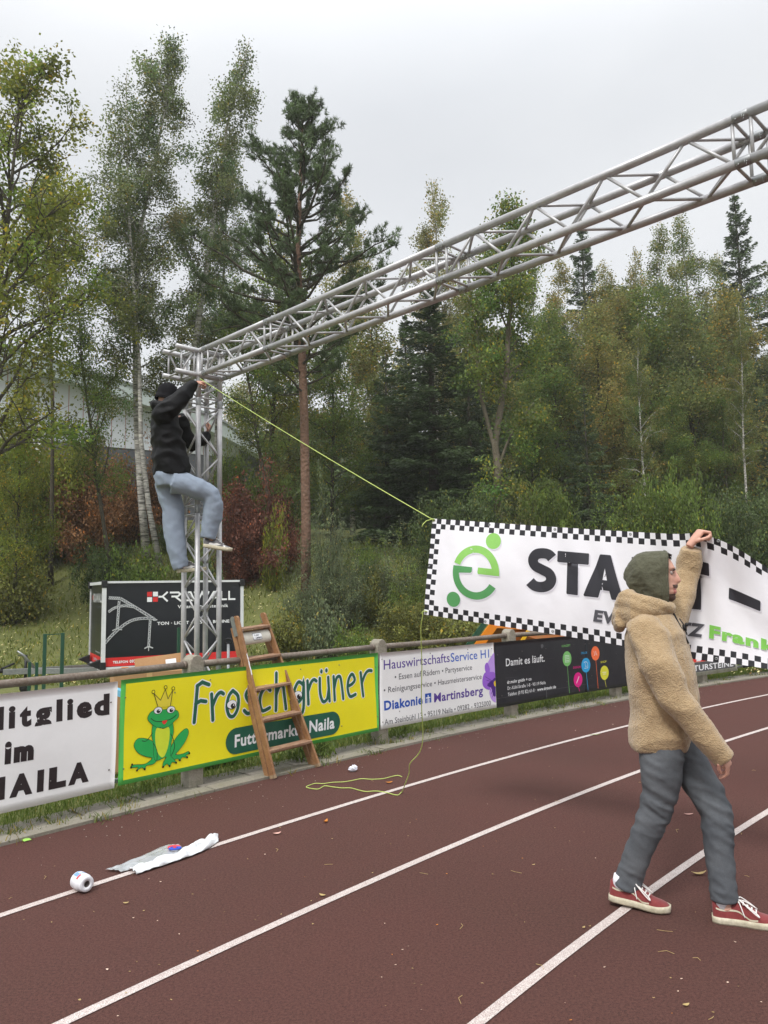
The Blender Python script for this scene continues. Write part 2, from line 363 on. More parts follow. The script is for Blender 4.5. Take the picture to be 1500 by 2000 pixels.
class Print:
    """print in surface coordinates (u to the right, v up); every item gets its own height so nothing is coplanar"""
    def __init__(s, S, step=.00005, base=.0008): s.S = S; s.items = {}; s.z = base; s.step = step; s.gid = 0
    def _put(s, m, vs, fs, L=.05, z=None):
        if L: vs, fs = subdiv(vs, fs, L)
        zz = s.z if z is None else z; s.z += s.step
        s.items.setdefault((m, s.gid) if s.gid else (m, 0), MB()).add([s.S(p[0], p[1], zz + (p[2] if len(p) > 2 else 0)) for p in vs], fs)
    def text(s, m, txt, u0, u1, v, cap, bold=0.0, slant=0, L=.06, dx=0, dy=0):
        vs, fs = glyphs(txt, bold); H = glyphs('H', bold)[0]; hh = max(p[1] for p in H) - min(p[1] for p in H); lo = min(p[1] for p in H)
        x0 = min(p[0] for p in vs); x1 = max(p[0] for p in vs)
        out = []
        for x, y in vs:
            vv = (y - lo) / hh * cap; out.append((u0 + (x - x0) / (x1 - x0) * (u1 - u0) + slant * vv + dx, v + vv + dy))
        s.tid = getattr(s, 'tid', 0) + 1; s.gid = s.tid; s._put(m, out, fs, L); s.gid = 0
    def glyphbox(s, m, ch, u0, u1, v0, v1, bold, L=.05, dx=0, dy=0, slant=0):
        vs, fs = glyphs(ch, bold); xs = [p[0] for p in vs]; ys = [p[1] for p in vs]
        s._put(m, [(u0 + (x - min(xs)) / (max(xs) - min(xs)) * (u1 - u0) + dx + slant * (y - min(ys)) / (max(ys) - min(ys)), v0 + (y - min(ys)) / (max(ys) - min(ys)) * (v1 - v0) + dy) for x, y in vs], fs, L)
    def poly(s, m, pts, L=.05):
        t = geometry.tessellate_polygon([[Vector((p[0], p[1], 0)) for p in pts]])
        s._put(m, pts, [tuple(f) for f in t], L)
    def disc(s, m, c, ru, rv=None, n=24, L=.05):
        rv = rv or ru; s.poly(m, [(c[0] + ru * cos(2 * pi * i / n), c[1] + rv * sin(2 * pi * i / n)) for i in range(n)], L)
    def stroke(s, m, pts, wd, L=.05, caps=True, closed=False):
        """ribbon of width wd along pts with round ends"""
        P = [Vector((p[0], p[1])) for p in pts]; n = len(P)
        if closed: P = P + [P[0]]; n += 1
        Lf = []; Rt = []
        for i, p in enumerate(P):
            a = P[i - 1] if i else (P[-2] if closed else None); b = P[i + 1] if i < n - 1 else (P[1] if closed else None)
            d1 = (p - a).normalized() if a is not None else (b - p).normalized(); d2 = (b - p).normalized() if b is not None else d1
            t = (d1 + d2); t = t.normalized() if t.length > 1e-6 else d1; nn = Vector((-t.y, t.x)); k = 1 / max(.45, nn.dot(Vector((-d1.y, d1.x))))
            Lf.append(p + nn * wd / 2 * k); Rt.append(p - nn * wd / 2 * k)
        vs = [tuple(q) for q in Lf] + [tuple(q) for q in Rt]; fs = [(i, i + 1, n + i + 1, n + i) for i in range(n - 1)]
        if caps and not closed:
            for e, p, q in ((0, P[0], P[1]), (n - 1, P[-1], P[-2])):
                d = (p - q).normalized(); a0 = atan2(d.y, d.x); o = len(vs)
                arcp = [(p.x + wd / 2 * cos(a0 - pi / 2 + pi * i / 8), p.y + wd / 2 * sin(a0 - pi / 2 + pi * i / 8)) for i in range(9)]
                vs += arcp; fs.append(tuple(range(o, o + 9)))
        s._put(m, vs, fs, L)
    def build(s, parent, names):
        for (m, _g), b in s.items.items():
            o = b.build(names.get(m.name, 'print'), m, parent)
def spline(pts, closed=True, n=6):
    P = [Vector(p) for p in pts]; k = len(P); out = []
    rng = range(k) if closed else range(k - 1)
    for i in rng:
        p0 = P[(i - 1) % k] if closed or i > 0 else P[0]; p1 = P[i]; p2 = P[(i + 1) % k]; p3 = P[(i + 2) % k] if closed or i + 2 < k else P[-1]
        for j in range(n):
            t = j / n; out.append(tuple(.5 * ((2 * p1) + (p2 - p0) * t + (2 * p0 - 5 * p1 + 4 * p2 - p3) * t * t + (3 * p1 - p0 - 3 * p2 + p3) * t ** 3)))
    if not closed: out.append(tuple(P[-1]))
    return out

# ------------------------------------------------------------------ fence: concrete posts and a steel handrail
M_post = mat('post_concrete', srgb(150, 142, 130), .92, var=[(9, .7, srgb(118, 110, 96)), (70, .6, srgb(178, 170, 156)), (3, .4, srgb(112, 112, 90))], bump=[(90, .7, .005), (20, .5, .006)])
M_rail = mat('rail_steel', srgb(122, 110, 98), .62, metal=.35, var=[(5, .8, srgb(98, 78, 62)), (40, .6, srgb(150, 142, 134))], bump=[(60, .35, .002)])
M_galv = mat('galvanised', srgb(158, 160, 160), .45, metal=.7, var=[(30, .5, srgb(128, 130, 132))])
M_scr = mat('screw', srgb(120, 118, 114), .4, metal=.9)
fence = thing('barrier_fence', 'weathered steel handrail on squat round topped concrete posts along the outside of the track', 'fence', tuple(arc(45.47, 2.2)))
RP = 45.475
post_s = [-4.5, -2.25, 0, 2.25, 4.5, 6.82, 9.14, 11.4, 13.7, 16.0, 18.3, 20.6]
pb = MB(); prof = [(-.07, -.3), (-.07, .985), (-.06, 1.035), (-.032, 1.062), (0, 1.072), (.032, 1.062), (.06, 1.035), (.07, .985), (.07, -.3)]
vs = [(x, y, z) for y in (-.062, .062) for x, z in prof]; n = len(prof)
pb.add(vs, [tuple(range(n)), tuple(range(n, 2 * n))[::-1]] + [(i, n + i, n + (i + 1) % n, (i + 1) % n) for i in range(n)])
pm = pb.mesh('post', M_post)
for s in post_s:
    p = arc(RP, s); th = TH0 - s / 45.38
    o = bpy.data.objects.new('post', pm); COL.objects.link(o); md = o.modifiers.new('bevel', 'BEVEL'); md.width = .008; md.segments = 2
    o.matrix_world = Matrix.Translation(p) @ Matrix.Rotation(th - pi / 2, 4, 'Z'); keep(o, fence)
for i in range(len(post_s) - 1):
    a, c = post_s[i], post_s[i + 1]; pts = [arc(RP, a + (c - a) * k / 6 + (.0 if 0 < k < 6 else (.072 if k == 0 else -.072)), .99 - .006 * sin(pi * k / 6)) for k in range(7)]
    b = MB(); b.tube(pts, .0295, 14); b.tube([pts[0], pts[0] + (pts[1] - pts[0]) * .09], .034, 14); b.tube([pts[-1], pts[-1] + (pts[-2] - pts[-1]) * .09], .034, 14)
    keep(b.build('rail', M_rail, smooth=True), fence)
    b = MB(); pts = [arc(RP + .0, a + (c - a) * k / 6, .17) for k in range(7)]; b.tube(pts, .019, 10); keep(b.build('lower_rail', M_galv, smooth=True), fence)

# ------------------------------------------------------------------ advertising banners on the fence
RB = 45.375
def fsurf(seed, amp=.009, z0=.15, z1=.93):
    def S(u, v, off=0):
        f = amp * (sin(u * 4.1 + seed) * .6 + sin(u * 9.7 + seed * 2.3 + v * 3) * .35 + .5 * sin(v * 7 + seed + u * 2)) * (1 - .5 * abs(2 * (v - z0) / (z1 - z0) - 1))
        return arc(RB - f - off, u, v)
    return S
def banner_sheet(S, corners, m, name='sheet', parent=None, n=(50, 14), thick=.0012, mi=None):
    """corners: bl, br, tr, tl in (s, z)"""
    bl, br, tr, tl = corners; b = MB(); vs = []
    for k, off in ((0, 0), (1, -thick)):
        for i in range(n[0] + 1):
            for j in range(n[1] + 1):
                a = i / n[0]; c = j / n[1]
                u = (bl[0] * (1 - a) + br[0] * a) * (1 - c) + (tl[0] * (1 - a) + tr[0] * a) * c
                v = (bl[1] * (1 - a) + br[1] * a) * (1 - c) + (tl[1] * (1 - a) + tr[1] * a) * c
                vs.append(S(u, v, off))
    K = (n[0] + 1) * (n[1] + 1); q = lambda i, j, k: k * K + i * (n[1] + 1) + j; fs = []
    for i in range(n[0]):
        for j in range(n[1]):
            fs.append((q(i, j, 0), q(i + 1, j, 0), q(i + 1, j + 1, 0), q(i, j + 1, 0)))
            fs.append((q(i, j, 1), q(i, j + 1, 1), q(i + 1, j + 1, 1), q(i + 1, j, 1)))
    for i in range(n[0]):
        for j in (0, n[1]): fs.append((q(i, j, 0), q(i, j, 1), q(i + 1, j, 1), q(i + 1, j, 0)))
    for j in range(n[1]):
        for i in (0, n[0]): fs.append((q(i, j, 0), q(i, j + 1, 0), q(i, j + 1, 1), q(i, j, 1)))
    b.add(vs, fs); return b.build(name, m, parent, smooth=True)
def vinyl(name, rgb, dirt=.25, rough=.42):
    c = srgb(*rgb); d = tuple(q * .72 for q in c); e = tuple(min(1, q * .86) for q in c)
    return mat(name, c, rough, spec=.4, var=[(2.2, dirt, d), (26, dirt * .6, e, 8)], bump=[(3.5, .25, .02), (1.2, .2, .03)])
def ink(name, rgb, rough=.42): 
    c = srgb(*rgb); return mat(name, c, rough, spec=.4, var=[(9, .22, tuple(min(1, q * 1.35 + .02) for q in c))], bump=[(3.5, .2, .02)])
V_white = vinyl('vinyl_white', (242, 242, 242), .16); V_yel = vinyl('vinyl_yellow', (240, 228, 28), .15); V_grn = ink('ink_border_green', (88, 186, 84))
V_blk = vinyl('vinyl_black', (38, 40, 46), .5, .38)
I_blk = ink('ink_black', (42, 34, 36)); I_dgrn = ink('ink_dark_green', (30, 92, 72)); I_wht = ink('ink_white', (236, 238, 240)); I_pur = ink('ink_purple', (84, 56, 148)); I_blu = ink('ink_blue', (36, 92, 190)); I_bbl = ink('ink_bright_blue', (14, 78, 176))
I_gry = ink('ink_grey', (92, 92, 98)); I_fro = ink('ink_frog_green', (38, 168, 82)); I_line = ink('ink_outline', (24, 40, 30)); I_bel = ink('ink_belly', (206, 222, 54)); I_red = ink('ink_red', (222, 52, 48)); I_pup = ink('ink_pupil', (16, 14, 14))
NM = {}
def screws(parent, S, pts, r=.0055, m=None):
    for p in pts:
        b = MB(); c = S(p[0], p[1], .0035); d = (S(p[0], p[1], .01) - S(p[0], p[1], 0)).normalized()
        T = Matrix.Translation(c) @ d.to_track_quat('Z', 'Y').to_matrix().to_4x4()
        b.lathe([(0, .003), (r * .6, .0028), (r, .001), (r, -.004)], 10, T); b.build('screw', m or M_scr, parent, smooth=True)

# 1 white club banner
S1 = fsurf(.4); B1 = thing('advertising_banner', 'white banner with heavy black letters Mitglied, im and NAILA, cut by the left edge', 'banner', tuple(arc(RB, -1.8, .54)))
sh = [banner_sheet(S1, ((-2.95, .142), (-.755, .144), (-.739, .928), (-2.95, .936)), V_white)]
P = Print(S1); CH = .153
P.text(I_blk, 'M', -1.745, -1.585, .693, CH, .05)
for ch_, a_, c_, v_, h_ in (('i', -1.553, -1.508, .693, .149), ('t', -1.478, -1.398, .690, .140), ('g', -1.375, -1.252, .646, .158), ('l', -1.218, -1.172, .693, .155), ('i', -1.138, -1.092, .693, .149), ('e', -1.065, -.945, .690, .118), ('d', -.930, -.806, .690, .157)): P.tid = getattr(P, 'tid', 0); P.glyphbox(I_blk, ch_, a_, c_, v_, v_ + h_, .058 if ch_ in 'gedt' else .045)
for ch_, a_, c_, v_, h_ in (('i', -1.572, -1.528, .460, .150), ('m', -1.512, -1.377, .460, .110), ('N', -1.70, -1.56, .232, .150), ('A', -1.530, -1.375, .232, .150), ('I', -1.345, -1.298, .232, .150), ('L', -1.262, -1.135, .232, .150), ('A', -1.118, -.961, .232, .150)): P.glyphbox(I_blk, ch_, a_, c_, v_, v_ + h_, .08)
e = empty('x'); P.build(e, {}); ch = [c for c in bpy.data.objects if c.parent == e]
for c in ch: c.name = 'lettering'; c.parent = None; sh.append(c)
bpy.data.objects.remove(e)
for o in sh: keep(o, B1)
tmp = empty('x'); screws(tmp, S1, [(-.795, .779), (-.803, .286), (-1.265, .785), (-1.251, .292), (-2.2, .79), (-2.2, .29)])
for c in [c for c in bpy.data.objects if c.parent == tmp]: c.parent = None; keep(c, B1)
bpy.data.objects.remove(tmp)

def finish(B, sheet_objs, P, names, S, scr):
    for o in sheet_objs: keep(o, B)
    for (m, _g), b in P.items.items():
        keep(b.build(names.get(m.name, 'print'), m), B)
    tmp = empty('x'); screws(tmp, S, scr)
    for c in list(tmp.children) or [c for c in bpy.data.objects if c.parent == tmp]: c.parent = None; keep(c, B)
    bpy.data.objects.remove(tmp)

# 2 yellow banner: green border, frog with a crown, hand drawn lettering
S2 = fsurf(1.9); B2 = thing('advertising_banner', 'bright yellow banner with green border, crowned frog and the word Froschgrüner behind the ladder', 'banner', tuple(arc(RB, .7, .54)))
sh = [banner_sheet(S2, ((-.724, .153), (2.140, .152), (2.147, .940), (-.713, .936)), V_grn, n=(60, 14))]
P = Print(S2)
P.poly(V_yel, [(-.682, .186), (2.116, .186), (2.090, .903), (-.672, .903)], .06)
def hand(strokes, wd, m1, m0, w0):
    for st in strokes: P.stroke(m0, st, wd + w0)
    P.z += .0004
    for st in strokes: P.stroke(m1, st, wd)
def L_(ox, w, y0, h, *sts): return [[(ox + x * w, y0 + y * h) for x, y in st] for st in sts]
q = lambda *p: spline(p, False, 5); W = []
W += L_(-.060, .145, .530, .300, [(.05, 0), (.22, .98)], [(.2, .97), (.55, 1.06), (1.0, .97)], [(.12, .50), (.45, .56), (.8, .52)])
W += L_(.105, .13, .525, .215, [(.05, 1.0), (.18, .0)], q((.14, .55), (.45, .9), (.75, 1.02), (1.0, .95)))
W += L_(.272, .125, .530, .215, q((.5, 1.0), (.15, .8), (0, .4), (.2, .05), (.6, .0), (.95, .3), (.95, .75), (.5, 1.0)))
W += L_(.455, .11, .530, .205, q((.95, .9), (.5, 1.0), (.2, .8), (.4, .55), (.85, .35), (.8, .08), (.4, 0), (.05, .15)))
W += L_(.625, .12, .530, .205, q((1.0, .85), (.6, 1.0), (.15, .75), (.05, .35), (.3, .02), (.95, .1)))
W += L_(.800, .125, .520, .330, [(.15, 1.0), (.08, 0)], q((.1, .4), (.4, .62), (.75, .62), (.85, .4), (1.0, 0)))
W += L_(1.020, .125, .530, .215, q((.95, .85), (.5, 1.0), (.1, .7), (.1, .35), (.45, .15), (.9, .45), (.98, 1.0), (.95, 0), (.8, -.32), (.4, -.36), (.1, -.22)))
W += L_(1.178, .12, .530, .215, [(.1, 1.0), (.15, .0)], q((.14, .55), (.45, .9), (.75, 1.02), (1.0, .95)))
W += L_(1.335, .13, .530, .225, q((.05, 1.0), (.05, .4), (.3, .02), (.7, .1), (.9, .5)), [(.88, 1.0), (.95, .0)], [(.22, 1.26), (.23, 1.3)], [(.72, 1.28), (.73, 1.32)])
W += L_(1.515, .135, .530, .225, [(.05, 1.0), (.08, 0)], q((.08, .5), (.35, .92), (.7, .95), (.85, .6), (.95, 0)))
W += L_(1.705, .12, .530, .225, q((.08, .5), (.6, .58), (.9, .75), (.6, 1.0), (.2, .8), (.05, .4), (.3, .05), (.95, .1)))
W += L_(1.880, .155, .525, .235, [(.1, 1.0), (.3, .0)], q((.2, .55), (.5, .9), (.8, 1.04), (1.1, 1.02)))
hand(W, .031, I_dgrn, I_wht, .018)
P.z += .0005
for c in ((.323, .628), (1.068, .625)):
    P.disc(I_pup, c, .056, .040); P.disc(I_wht, (c[0], c[1] + .002), .050, .035); P.disc(I_pup, (c[0] + .012, c[1] - .012), .024, .021); P.disc(I_wht, (c[0] + .020, c[1] - .006), .006)
def pill(m, u0, u1, v0, v1):
    r_ = (v1 - v0) / 2; P.poly(m, [(u1 - r_ + r_ * cos(a), (v0 + v1) / 2 + r_ * sin(a)) for a in [(-90 + 15 * i) * pi / 180 for i in range(13)]] + [(u0 + r_ + r_ * cos(a), (v0 + v1) / 2 + r_ * sin(a)) for a in [(90 + 15 * i) * pi / 180 for i in range(13)]])
pill(I_dgrn, .262, 1.595, .205, .425)
P.text(I_wht, 'Futtermarkt', .356, 1.075, .262, .105, .028, .03); P.disc(I_wht, (1.135, .30), .012); P.text(I_wht, 'Naila', 1.205, 1.520, .262, .112, .028, .03)
# frog
def blob(m, pts, ol=.0065):
    c = spline(pts); P.stroke(I_line, c, ol, closed=True); P.poly(m, c)
blob(I_bel, [(-.393, .835), (-.41, .70), (-.27, .69), (-.268, .83), (-.31, .735), (-.335, .845), (-.362, .74)]) if False else None
P.poly(ink('ink_crown', (222, 206, 60)), [(-.428, .812), (-.392, .690), (-.282, .690), (-.262, .812), (-.305, .748), (-.330, .828), (-.372, .745)])
for a, c in (((-.392, .690), (-.434, .806)), ((-.434, .806), (-.372, .745)), ((-.372, .745), (-.330, .826)), ((-.330, .826), (-.305, .748)), ((-.305, .748), (-.262, .812)), ((-.262, .812), (-.282, .690))): P.stroke(I_line, [a, c], .005)
for c in ((-.438, .818), (-.328, .842), (-.257, .826)):
    P.disc(I_line, c, .0155); P.disc(V_yel, c, .0105)
blob(I_fro, [(-.47, .455), (-.56, .475), (-.595, .43), (-.56, .37), (-.49, .33), (-.44, .31), (-.50, .275), (-.60, .285), (-.62, .27), (-.56, .262), (-.57, .242), (-.53, .256), (-.505, .240), (-.49, .262), (-.43, .265), (-.40, .30), (-.41, .40)])
blob(I_fro, [(-.25, .40), (-.19, .46), (-.13, .49), (-.108, .455), (-.14, .39), (-.20, .33), (-.23, .30), (-.16, .295), (-.11, .305), (-.10, .29), (-.135, .28), (-.12, .262), (-.165, .272), (-.19, .252), (-.21, .268), (-.26, .27), (-.29, .32)])
blob(I_fro, [(-.415, .60), (-.285, .595), (-.25, .50), (-.27, .40), (-.28, .31), (-.25, .27), (-.225, .240), (-.26, .250), (-.285, .225), (-.31, .245), (-.345, .228), (-.34, .262), (-.315, .30), (-.40, .285), (-.425, .32), (-.43, .42), (-.445, .50)])
P.poly(I_bel, spline([(-.40, .535), (-.30, .53), (-.285, .46), (-.305, .36), (-.345, .30), (-.39, .34), (-.415, .44)]))
blob(I_fro, [(-.42, .675), (-.35, .668), (-.28, .662), (-.215, .640), (-.205, .595), (-.245, .565), (-.29, .535), (-.34, .527), (-.40, .540), (-.45, .575), (-.482, .615), (-.465, .655)])
for c in ((-.393, .668), (-.276, .660)):
    P.disc(I_line, c, .040, .029); P.disc(I_wht, c, .035, .025); P.disc(I_pup, (c[0] + .004, c[1] - .006), .018, .015); P.disc(I_wht, (c[0] + .010, c[1]), .005)
P.stroke(I_line, spline([(-.455, .615), (-.42, .590), (-.35, .578), (-.27, .588), (-.225, .612)], False), .006)
P.poly(I_red, spline([(-.355, .580), (-.31, .582), (-.325, .556), (-.345, .558)]))
P.stroke(I_line, spline([(-.375, .535), (-.345, .522), (-.31, .530)], False), .004)
for a in (spline([(-.43, .42), (-.40, .36), (-.40, .29)], False), spline([(-.44, .50), (-.49, .45), (-.53, .455)], False), spline([(-.275, .47), (-.25, .42), (-.24, .36), (-.27, .30)], False)): P.stroke(I_line, a, .005)
for c in ((-.620, .270), (-.57, .240), (-.505, .238), (-.225, .238), (-.285, .222), (-.345, .226), (-.10, .290), (-.12, .262), (-.19, .250), (-.612, .29)): P.disc(I_pup, c, .0085)
finish(B2, sh, P, {'ink_dark_green': 'lettering', 'ink_white': 'lettering_outline', 'vinyl_yellow': 'yellow_field', 'ink_frog_green': 'frog', 'ink_outline': 'frog_outline', 'ink_crown': 'crown', 'ink_belly': 'frog_belly', 'ink_red': 'tongue', 'ink_pupil': 'pupils'}, S2,
       [(-.675, .80), (-.68, .27), (-.24, .79), (.10, .86), (1.11, .86), (1.6, .86), (2.11, .80), (2.12, .30), (1.62, .27), (-.22, .30), (.75, .2)])

# 3 white housekeeping service banner with the pansy
S3 = fsurf(3.1, .007); B3 = thing('advertising_banner', 'white banner with purple pansy, reading HauswirtschaftsService H1 and Diakonie Martinsberg', 'banner', tuple(arc(RB, 3.1, .54)))
sh = [banner_sheet(S3, ((2.168, .159), (4.095, .157), (4.076, .930), (2.172, .934)), V_white, n=(44, 14))]
P = Print(S3)
P.text(I_pur, 'Hauswirtschafts', 2.227, 3.280, .760, .098, .004); P.text(I_blu, 'Service H1', 3.300, 3.990, .757, .098, .006); P.disc(I_blu, (4.02, .765), .006)
P.text(I_gry, '• Essen auf Rädern • Partyservice', 2.384, 3.666, .640, .060, .003)
P.text(I_gry, '• Reinigungsservice • Hausmeisterservice', 2.227, 3.830, .520, .058, .003)
P.text(I_bbl, 'Diakonie', 2.228, 2.815, .342, .098, .035); P.text(I_pur, 'Martinsberg', 3.002, 3.848, .338, .098, .022)
P.poly(I_bbl, [(2.856, .345), (2.956, .345), (2.956, .448), (2.856, .448)])
P.stroke(I_wht, [(2.906, .335), (2.906, .43)], .016, caps=False); P.stroke(I_wht, [(2.87, .40), (2.942, .40)], .014, caps=False); P.stroke(I_wht, [(2.885, .345), (2.885, .385)], .008, caps=False); P.stroke(I_wht, [(2.928, .345), (2.928, .385)], .008, caps=False)
P.text(I_gry, 'Am Steinbühl 13 ▪ 95119 Naila ▪ 09282 - 9325000'.replace('▪', '•'), 2.225, 3.987, .196, .058, .003)
I_pa1 = ink('ink_petal', (150, 96, 206)); I_pa2 = ink('ink_petal_light', (186, 150, 226)); I_pa3 = ink('ink_petal_dark', (74, 34, 128)); I_pye = ink('ink_pansy_eye', (226, 190, 40))
def clipu(pts, mx=4.085): return [(min(p[0], mx), p[1]) for p in pts]
P.poly(I_pa2, clipu(spline([(4.10, .80), (4.02, .76), (3.95, .69), (3.90, .64), (3.93, .58), (4.02, .55), (4.10, .56)])))
P.poly(I_pa1, clipu(spline([(3.95, .70), (3.90, .67), (3.905, .60), (3.96, .56), (3.99, .62)])))
P.poly(I_pa1, clipu(spline([(4.09, .56), (3.98, .59), (3.89, .585), (3.845, .52), (3.85, .44), (3.92, .39), (4.0, .38), (4.09, .42)])))
P.poly(I_pa2, clipu(spline([(4.09, .47), (4.0, .42), (3.965, .35), (3.99, .28), (4.04, .235), (4.10, .24)])))
P.poly(I_pa3, clipu(spline([(4.09, .50), (4.03, .49), (3.955, .46), (3.93, .43), (4.0, .40), (4.02, .35), (4.04, .30), (4.09, .31)])))
for k in range(7): P.stroke(I_pa3, [(4.07, .45), (3.90 + .02 * k, .54 - .042 * k + .0)], .006)
P.poly(I_pye, clipu(spline([(4.09, .475), (4.055, .46), (4.06, .42), (4.09, .41)])))
finish(B3, sh, P, {'ink_purple': 'lettering', 'ink_blue': 'lettering', 'ink_grey': 'small_lettering', 'ink_bright_blue': 'lettering', 'ink_white': 'logo_cross', 'ink_petal': 'petals', 'ink_petal_light': 'pale_petals', 'ink_petal_dark': 'dark_petal_centre', 'ink_pansy_eye': 'flower_eye'}, S3,
       [(2.20, .87), (2.20, .23), (2.95, .88), (3.6, .88), (4.04, .86), (3.0, .24), (2.45, .31)])

# 4 black printer's banner in two lengths
S4 = fsurf(4.4, .006); B4 = thing('advertising_banner', 'black banner reading Damit es läuft, with five coloured discs on stems', 'banner', tuple(arc(RB, 5.6, .5)))
sh = [banner_sheet(S4, ((4.100, .150), (5.995, .150), (6.045, .925), (4.082, .930)), V_blk, n=(44, 14)), banner_sheet(lambda u, v, o=0: S4(u, v, o + .004), ((5.98, .150), (8.1, .140), (8.1, .925), (6.02, .925)), V_blk, n=(44, 14), name='sheet')]
P = Print(lambda u, v, o=0: S4(u, v, o + (.0042 if u > 5.96 else 0)))
I_w2 = ink('ink_soft_white', (226, 228, 230)); cg = ink('disc_green', (118, 186, 104)); cb = ink('disc_blue', (40, 158, 214)); co = ink('disc_orange', (240, 112, 62)); cm = ink('disc_pink', (218, 20, 132)); cy = ink('disc_yellow', (214, 212, 60))
P.text(I_w2, 'Damit es läuft.', 4.307, 5.091, .628, .092, .012)
P.text(I_w2, 'dr.mohr gmbh + co', 4.316, 4.806, .415, .040, .022); P.text(I_w2, 'Dr.-Köhl-Straße 1-8 · 95119 Naila', 4.319, 5.097, .342, .040, .006)
P.text(I_w2, 'Telefon: (0 92 82) 61-0 ·', 4.319, 4.885, .268, .040, .006); P.text(I_w2, 'www.drmohr.de', 4.915, 5.309, .268, .040, .024)
for (m, c, lb, lu, lv) in ((cg, (5.571, .630), 'KONZEPT', (5.466, 5.660), .788), (cb, (5.993, .514), 'DRUCK', (5.90, 6.035), .668), (co, (6.227, .658), None, None, 0), (cm, (5.806, .333), 'DESIGN', (5.705, 5.876), .487), (cy, (6.421, .376), 'SHOP', (6.34, 6.48), .515)):
    P.stroke(m, [(c[0], c[1] - .09), (c[0] + .03, .175)], .008, caps=False); P.disc(m, c, .100, .098, 28)
    if lb: P.text(m, lb, lu[0], lu[1], lv, .028, .006)
pal = ink('disc_mark', (232, 236, 236))
for k in range(3): P.stroke(pal, [(5.535, .655 - .025 * k), (5.607, .652 - .025 * k)], .006)
P.stroke(pal, [(5.525, .675), (5.617, .672), (5.617, .585), (5.525, .588), (5.525, .675)], .005)
P.stroke(pal, [(5.955, .555), (5.955, .475), (6.03, .475), (6.03, .535), (6.0, .56), (5.955, .555)], .006); P.stroke(pal, [(5.975, .545), (5.975, .50), (6.01, .50)], .005)
P.stroke(pal, [(6.19, .69), (6.215, .64), (6.19, .63)], .006); P.stroke(pal, [(6.225, .69), (6.262, .63)], .006); P.stroke(pal, [(6.245, .68), (6.235, .64)], .005)
P.stroke(pal, [(5.775, .300), (5.83, .372)], .012); P.stroke(pal, [(5.766, .288), (5.772, .296)], .006)
P.stroke(pal, [(6.375, .385), (6.465, .382)], .006); P.stroke(pal, [(6.38, .360), (6.46, .356)], .005)
V_scuf = ink('scuff', (92, 94, 98)); rk = random.Random(9)
for k in range(16):
    a = rk.uniform(4.2, 7.2); c = rk.uniform(.2, .88); P.stroke(V_scuf, [(a, c), (a + rk.uniform(.05, .3), c + rk.uniform(-.012, .012))], rk.uniform(.0008, .002))
P.poly(V_scuf, spline([(5.02, .845), (5.06, .85), (5.07, .82), (5.03, .80)])); P.stroke(V_scuf, [(5.105, .262), (5.1, .165)], .010)
P.stroke(V_scuf, [(4.11, .262), (5.97, .258)], .003, caps=False)
finish(B4, sh, P, {'ink_soft_white': 'lettering', 'disc_green': 'green_disc', 'disc_blue': 'blue_disc', 'disc_orange': 'orange_disc', 'disc_pink': 'pink_disc', 'disc_yellow': 'yellow_disc', 'disc_mark': 'disc_marks', 'scuff': 'scuff_marks'}, S4,
       [(4.14, .78), (4.20, .285), (4.63, .79), (5.12, .79), (6.0, .80), (6.09, .80), (5.55, .33), (6.0, .35), (6.12, .36), (6.6, .36), (7.0, .80), (6.72, .62)])

# 5 dark stone merchant's board, 6 the plain dark board after it
S5 = fsurf(5.5, .002); B5 = thing('advertising_board', 'dark grey board lettered NATURSTEINE in a mossy pale frame, partly behind the hanging start banner', 'sign', tuple(arc(RB, 9, .5)))
V_dgr = vinyl('board_grey', (84, 86, 88), .4); M_frm = mat('board_frame', srgb(170, 172, 158), .8, var=[(6, .8, srgb(120, 126, 92)), (40, .5, srgb(196, 196, 186))])
sh = [banner_sheet(S5, ((8.12, .130), (10.05, .130), (10.05, .93), (8.12, .93)), M_frm, n=(20, 8), thick=.02)]
P = Print(S5)
P.poly(V_dgr, [(8.16, .192), (9.99, .192), (9.99, .345), (8.16, .345)]); P.text(I_wht, 'NATURSTEINE', 8.44, 9.93, .212, .090, .02)
P.poly(I_red, [(8.16, .35), (9.99, .35), (9.99, .90), (8.16, .90)])
for k in range(6): P.poly(I_wht, [(8.25 + k * .3, .36), (8.38 + k * .3, .36), (8.30 + k * .3, .46)])
finish(B5, sh, P, {'board_grey': 'grey_field', 'ink_white': 'lettering', 'ink_red': 'red_field'}, S5, [(8.2, .4), (9.95, .4)])
S6 = fsurf(6.6, .004); B6 = thing('advertising_board', 'plain dark board on the fence, seen in the gap right of the grey lettered board', 'sign', tuple(arc(RB, 11, .5)))
o = banner_sheet(S6, ((10.22, .16), (12.4, .16), (12.4, .93), (10.22, .93)), V_blk, n=(20, 6)); keep(o, B6)
M_psg = V_white
# ------------------------------------------------------------------ truss gantry
M_alu = mat('truss_aluminium', srgb(192, 192, 194), .42, metal=.25, var=[(14, .5, srgb(150, 150, 152)), (3, .35, srgb(172, 170, 168))], bump=[(50, .1, .002)])
M_dark = mat('dark_steel', srgb(54, 54, 56), .5, metal=.7)
TC = Vector((-1.777, 7.457, 0)); TA = .787
tu = Vector((cos(TA), -sin(TA), 0)); tv = Vector((sin(TA), cos(TA), 0)); TH = .12; ZT = 3.934; ZB = 3.694
gan = thing('truss_gantry', 'silver square aluminium box truss tower and long horizontal truss beam reaching overhead to the right', 'truss', tuple(TC))
def tb(name, a, b, r, n=10): m = MB(); m.tube([a, b], r, n); return keep(m.build(name, M_alu, smooth=False), gan)
def smooth_sides(o):
    o.data.polygons.foreach_set('use_smooth', [len(f.vertices) == 4 for f in o.data.polygons]); return o
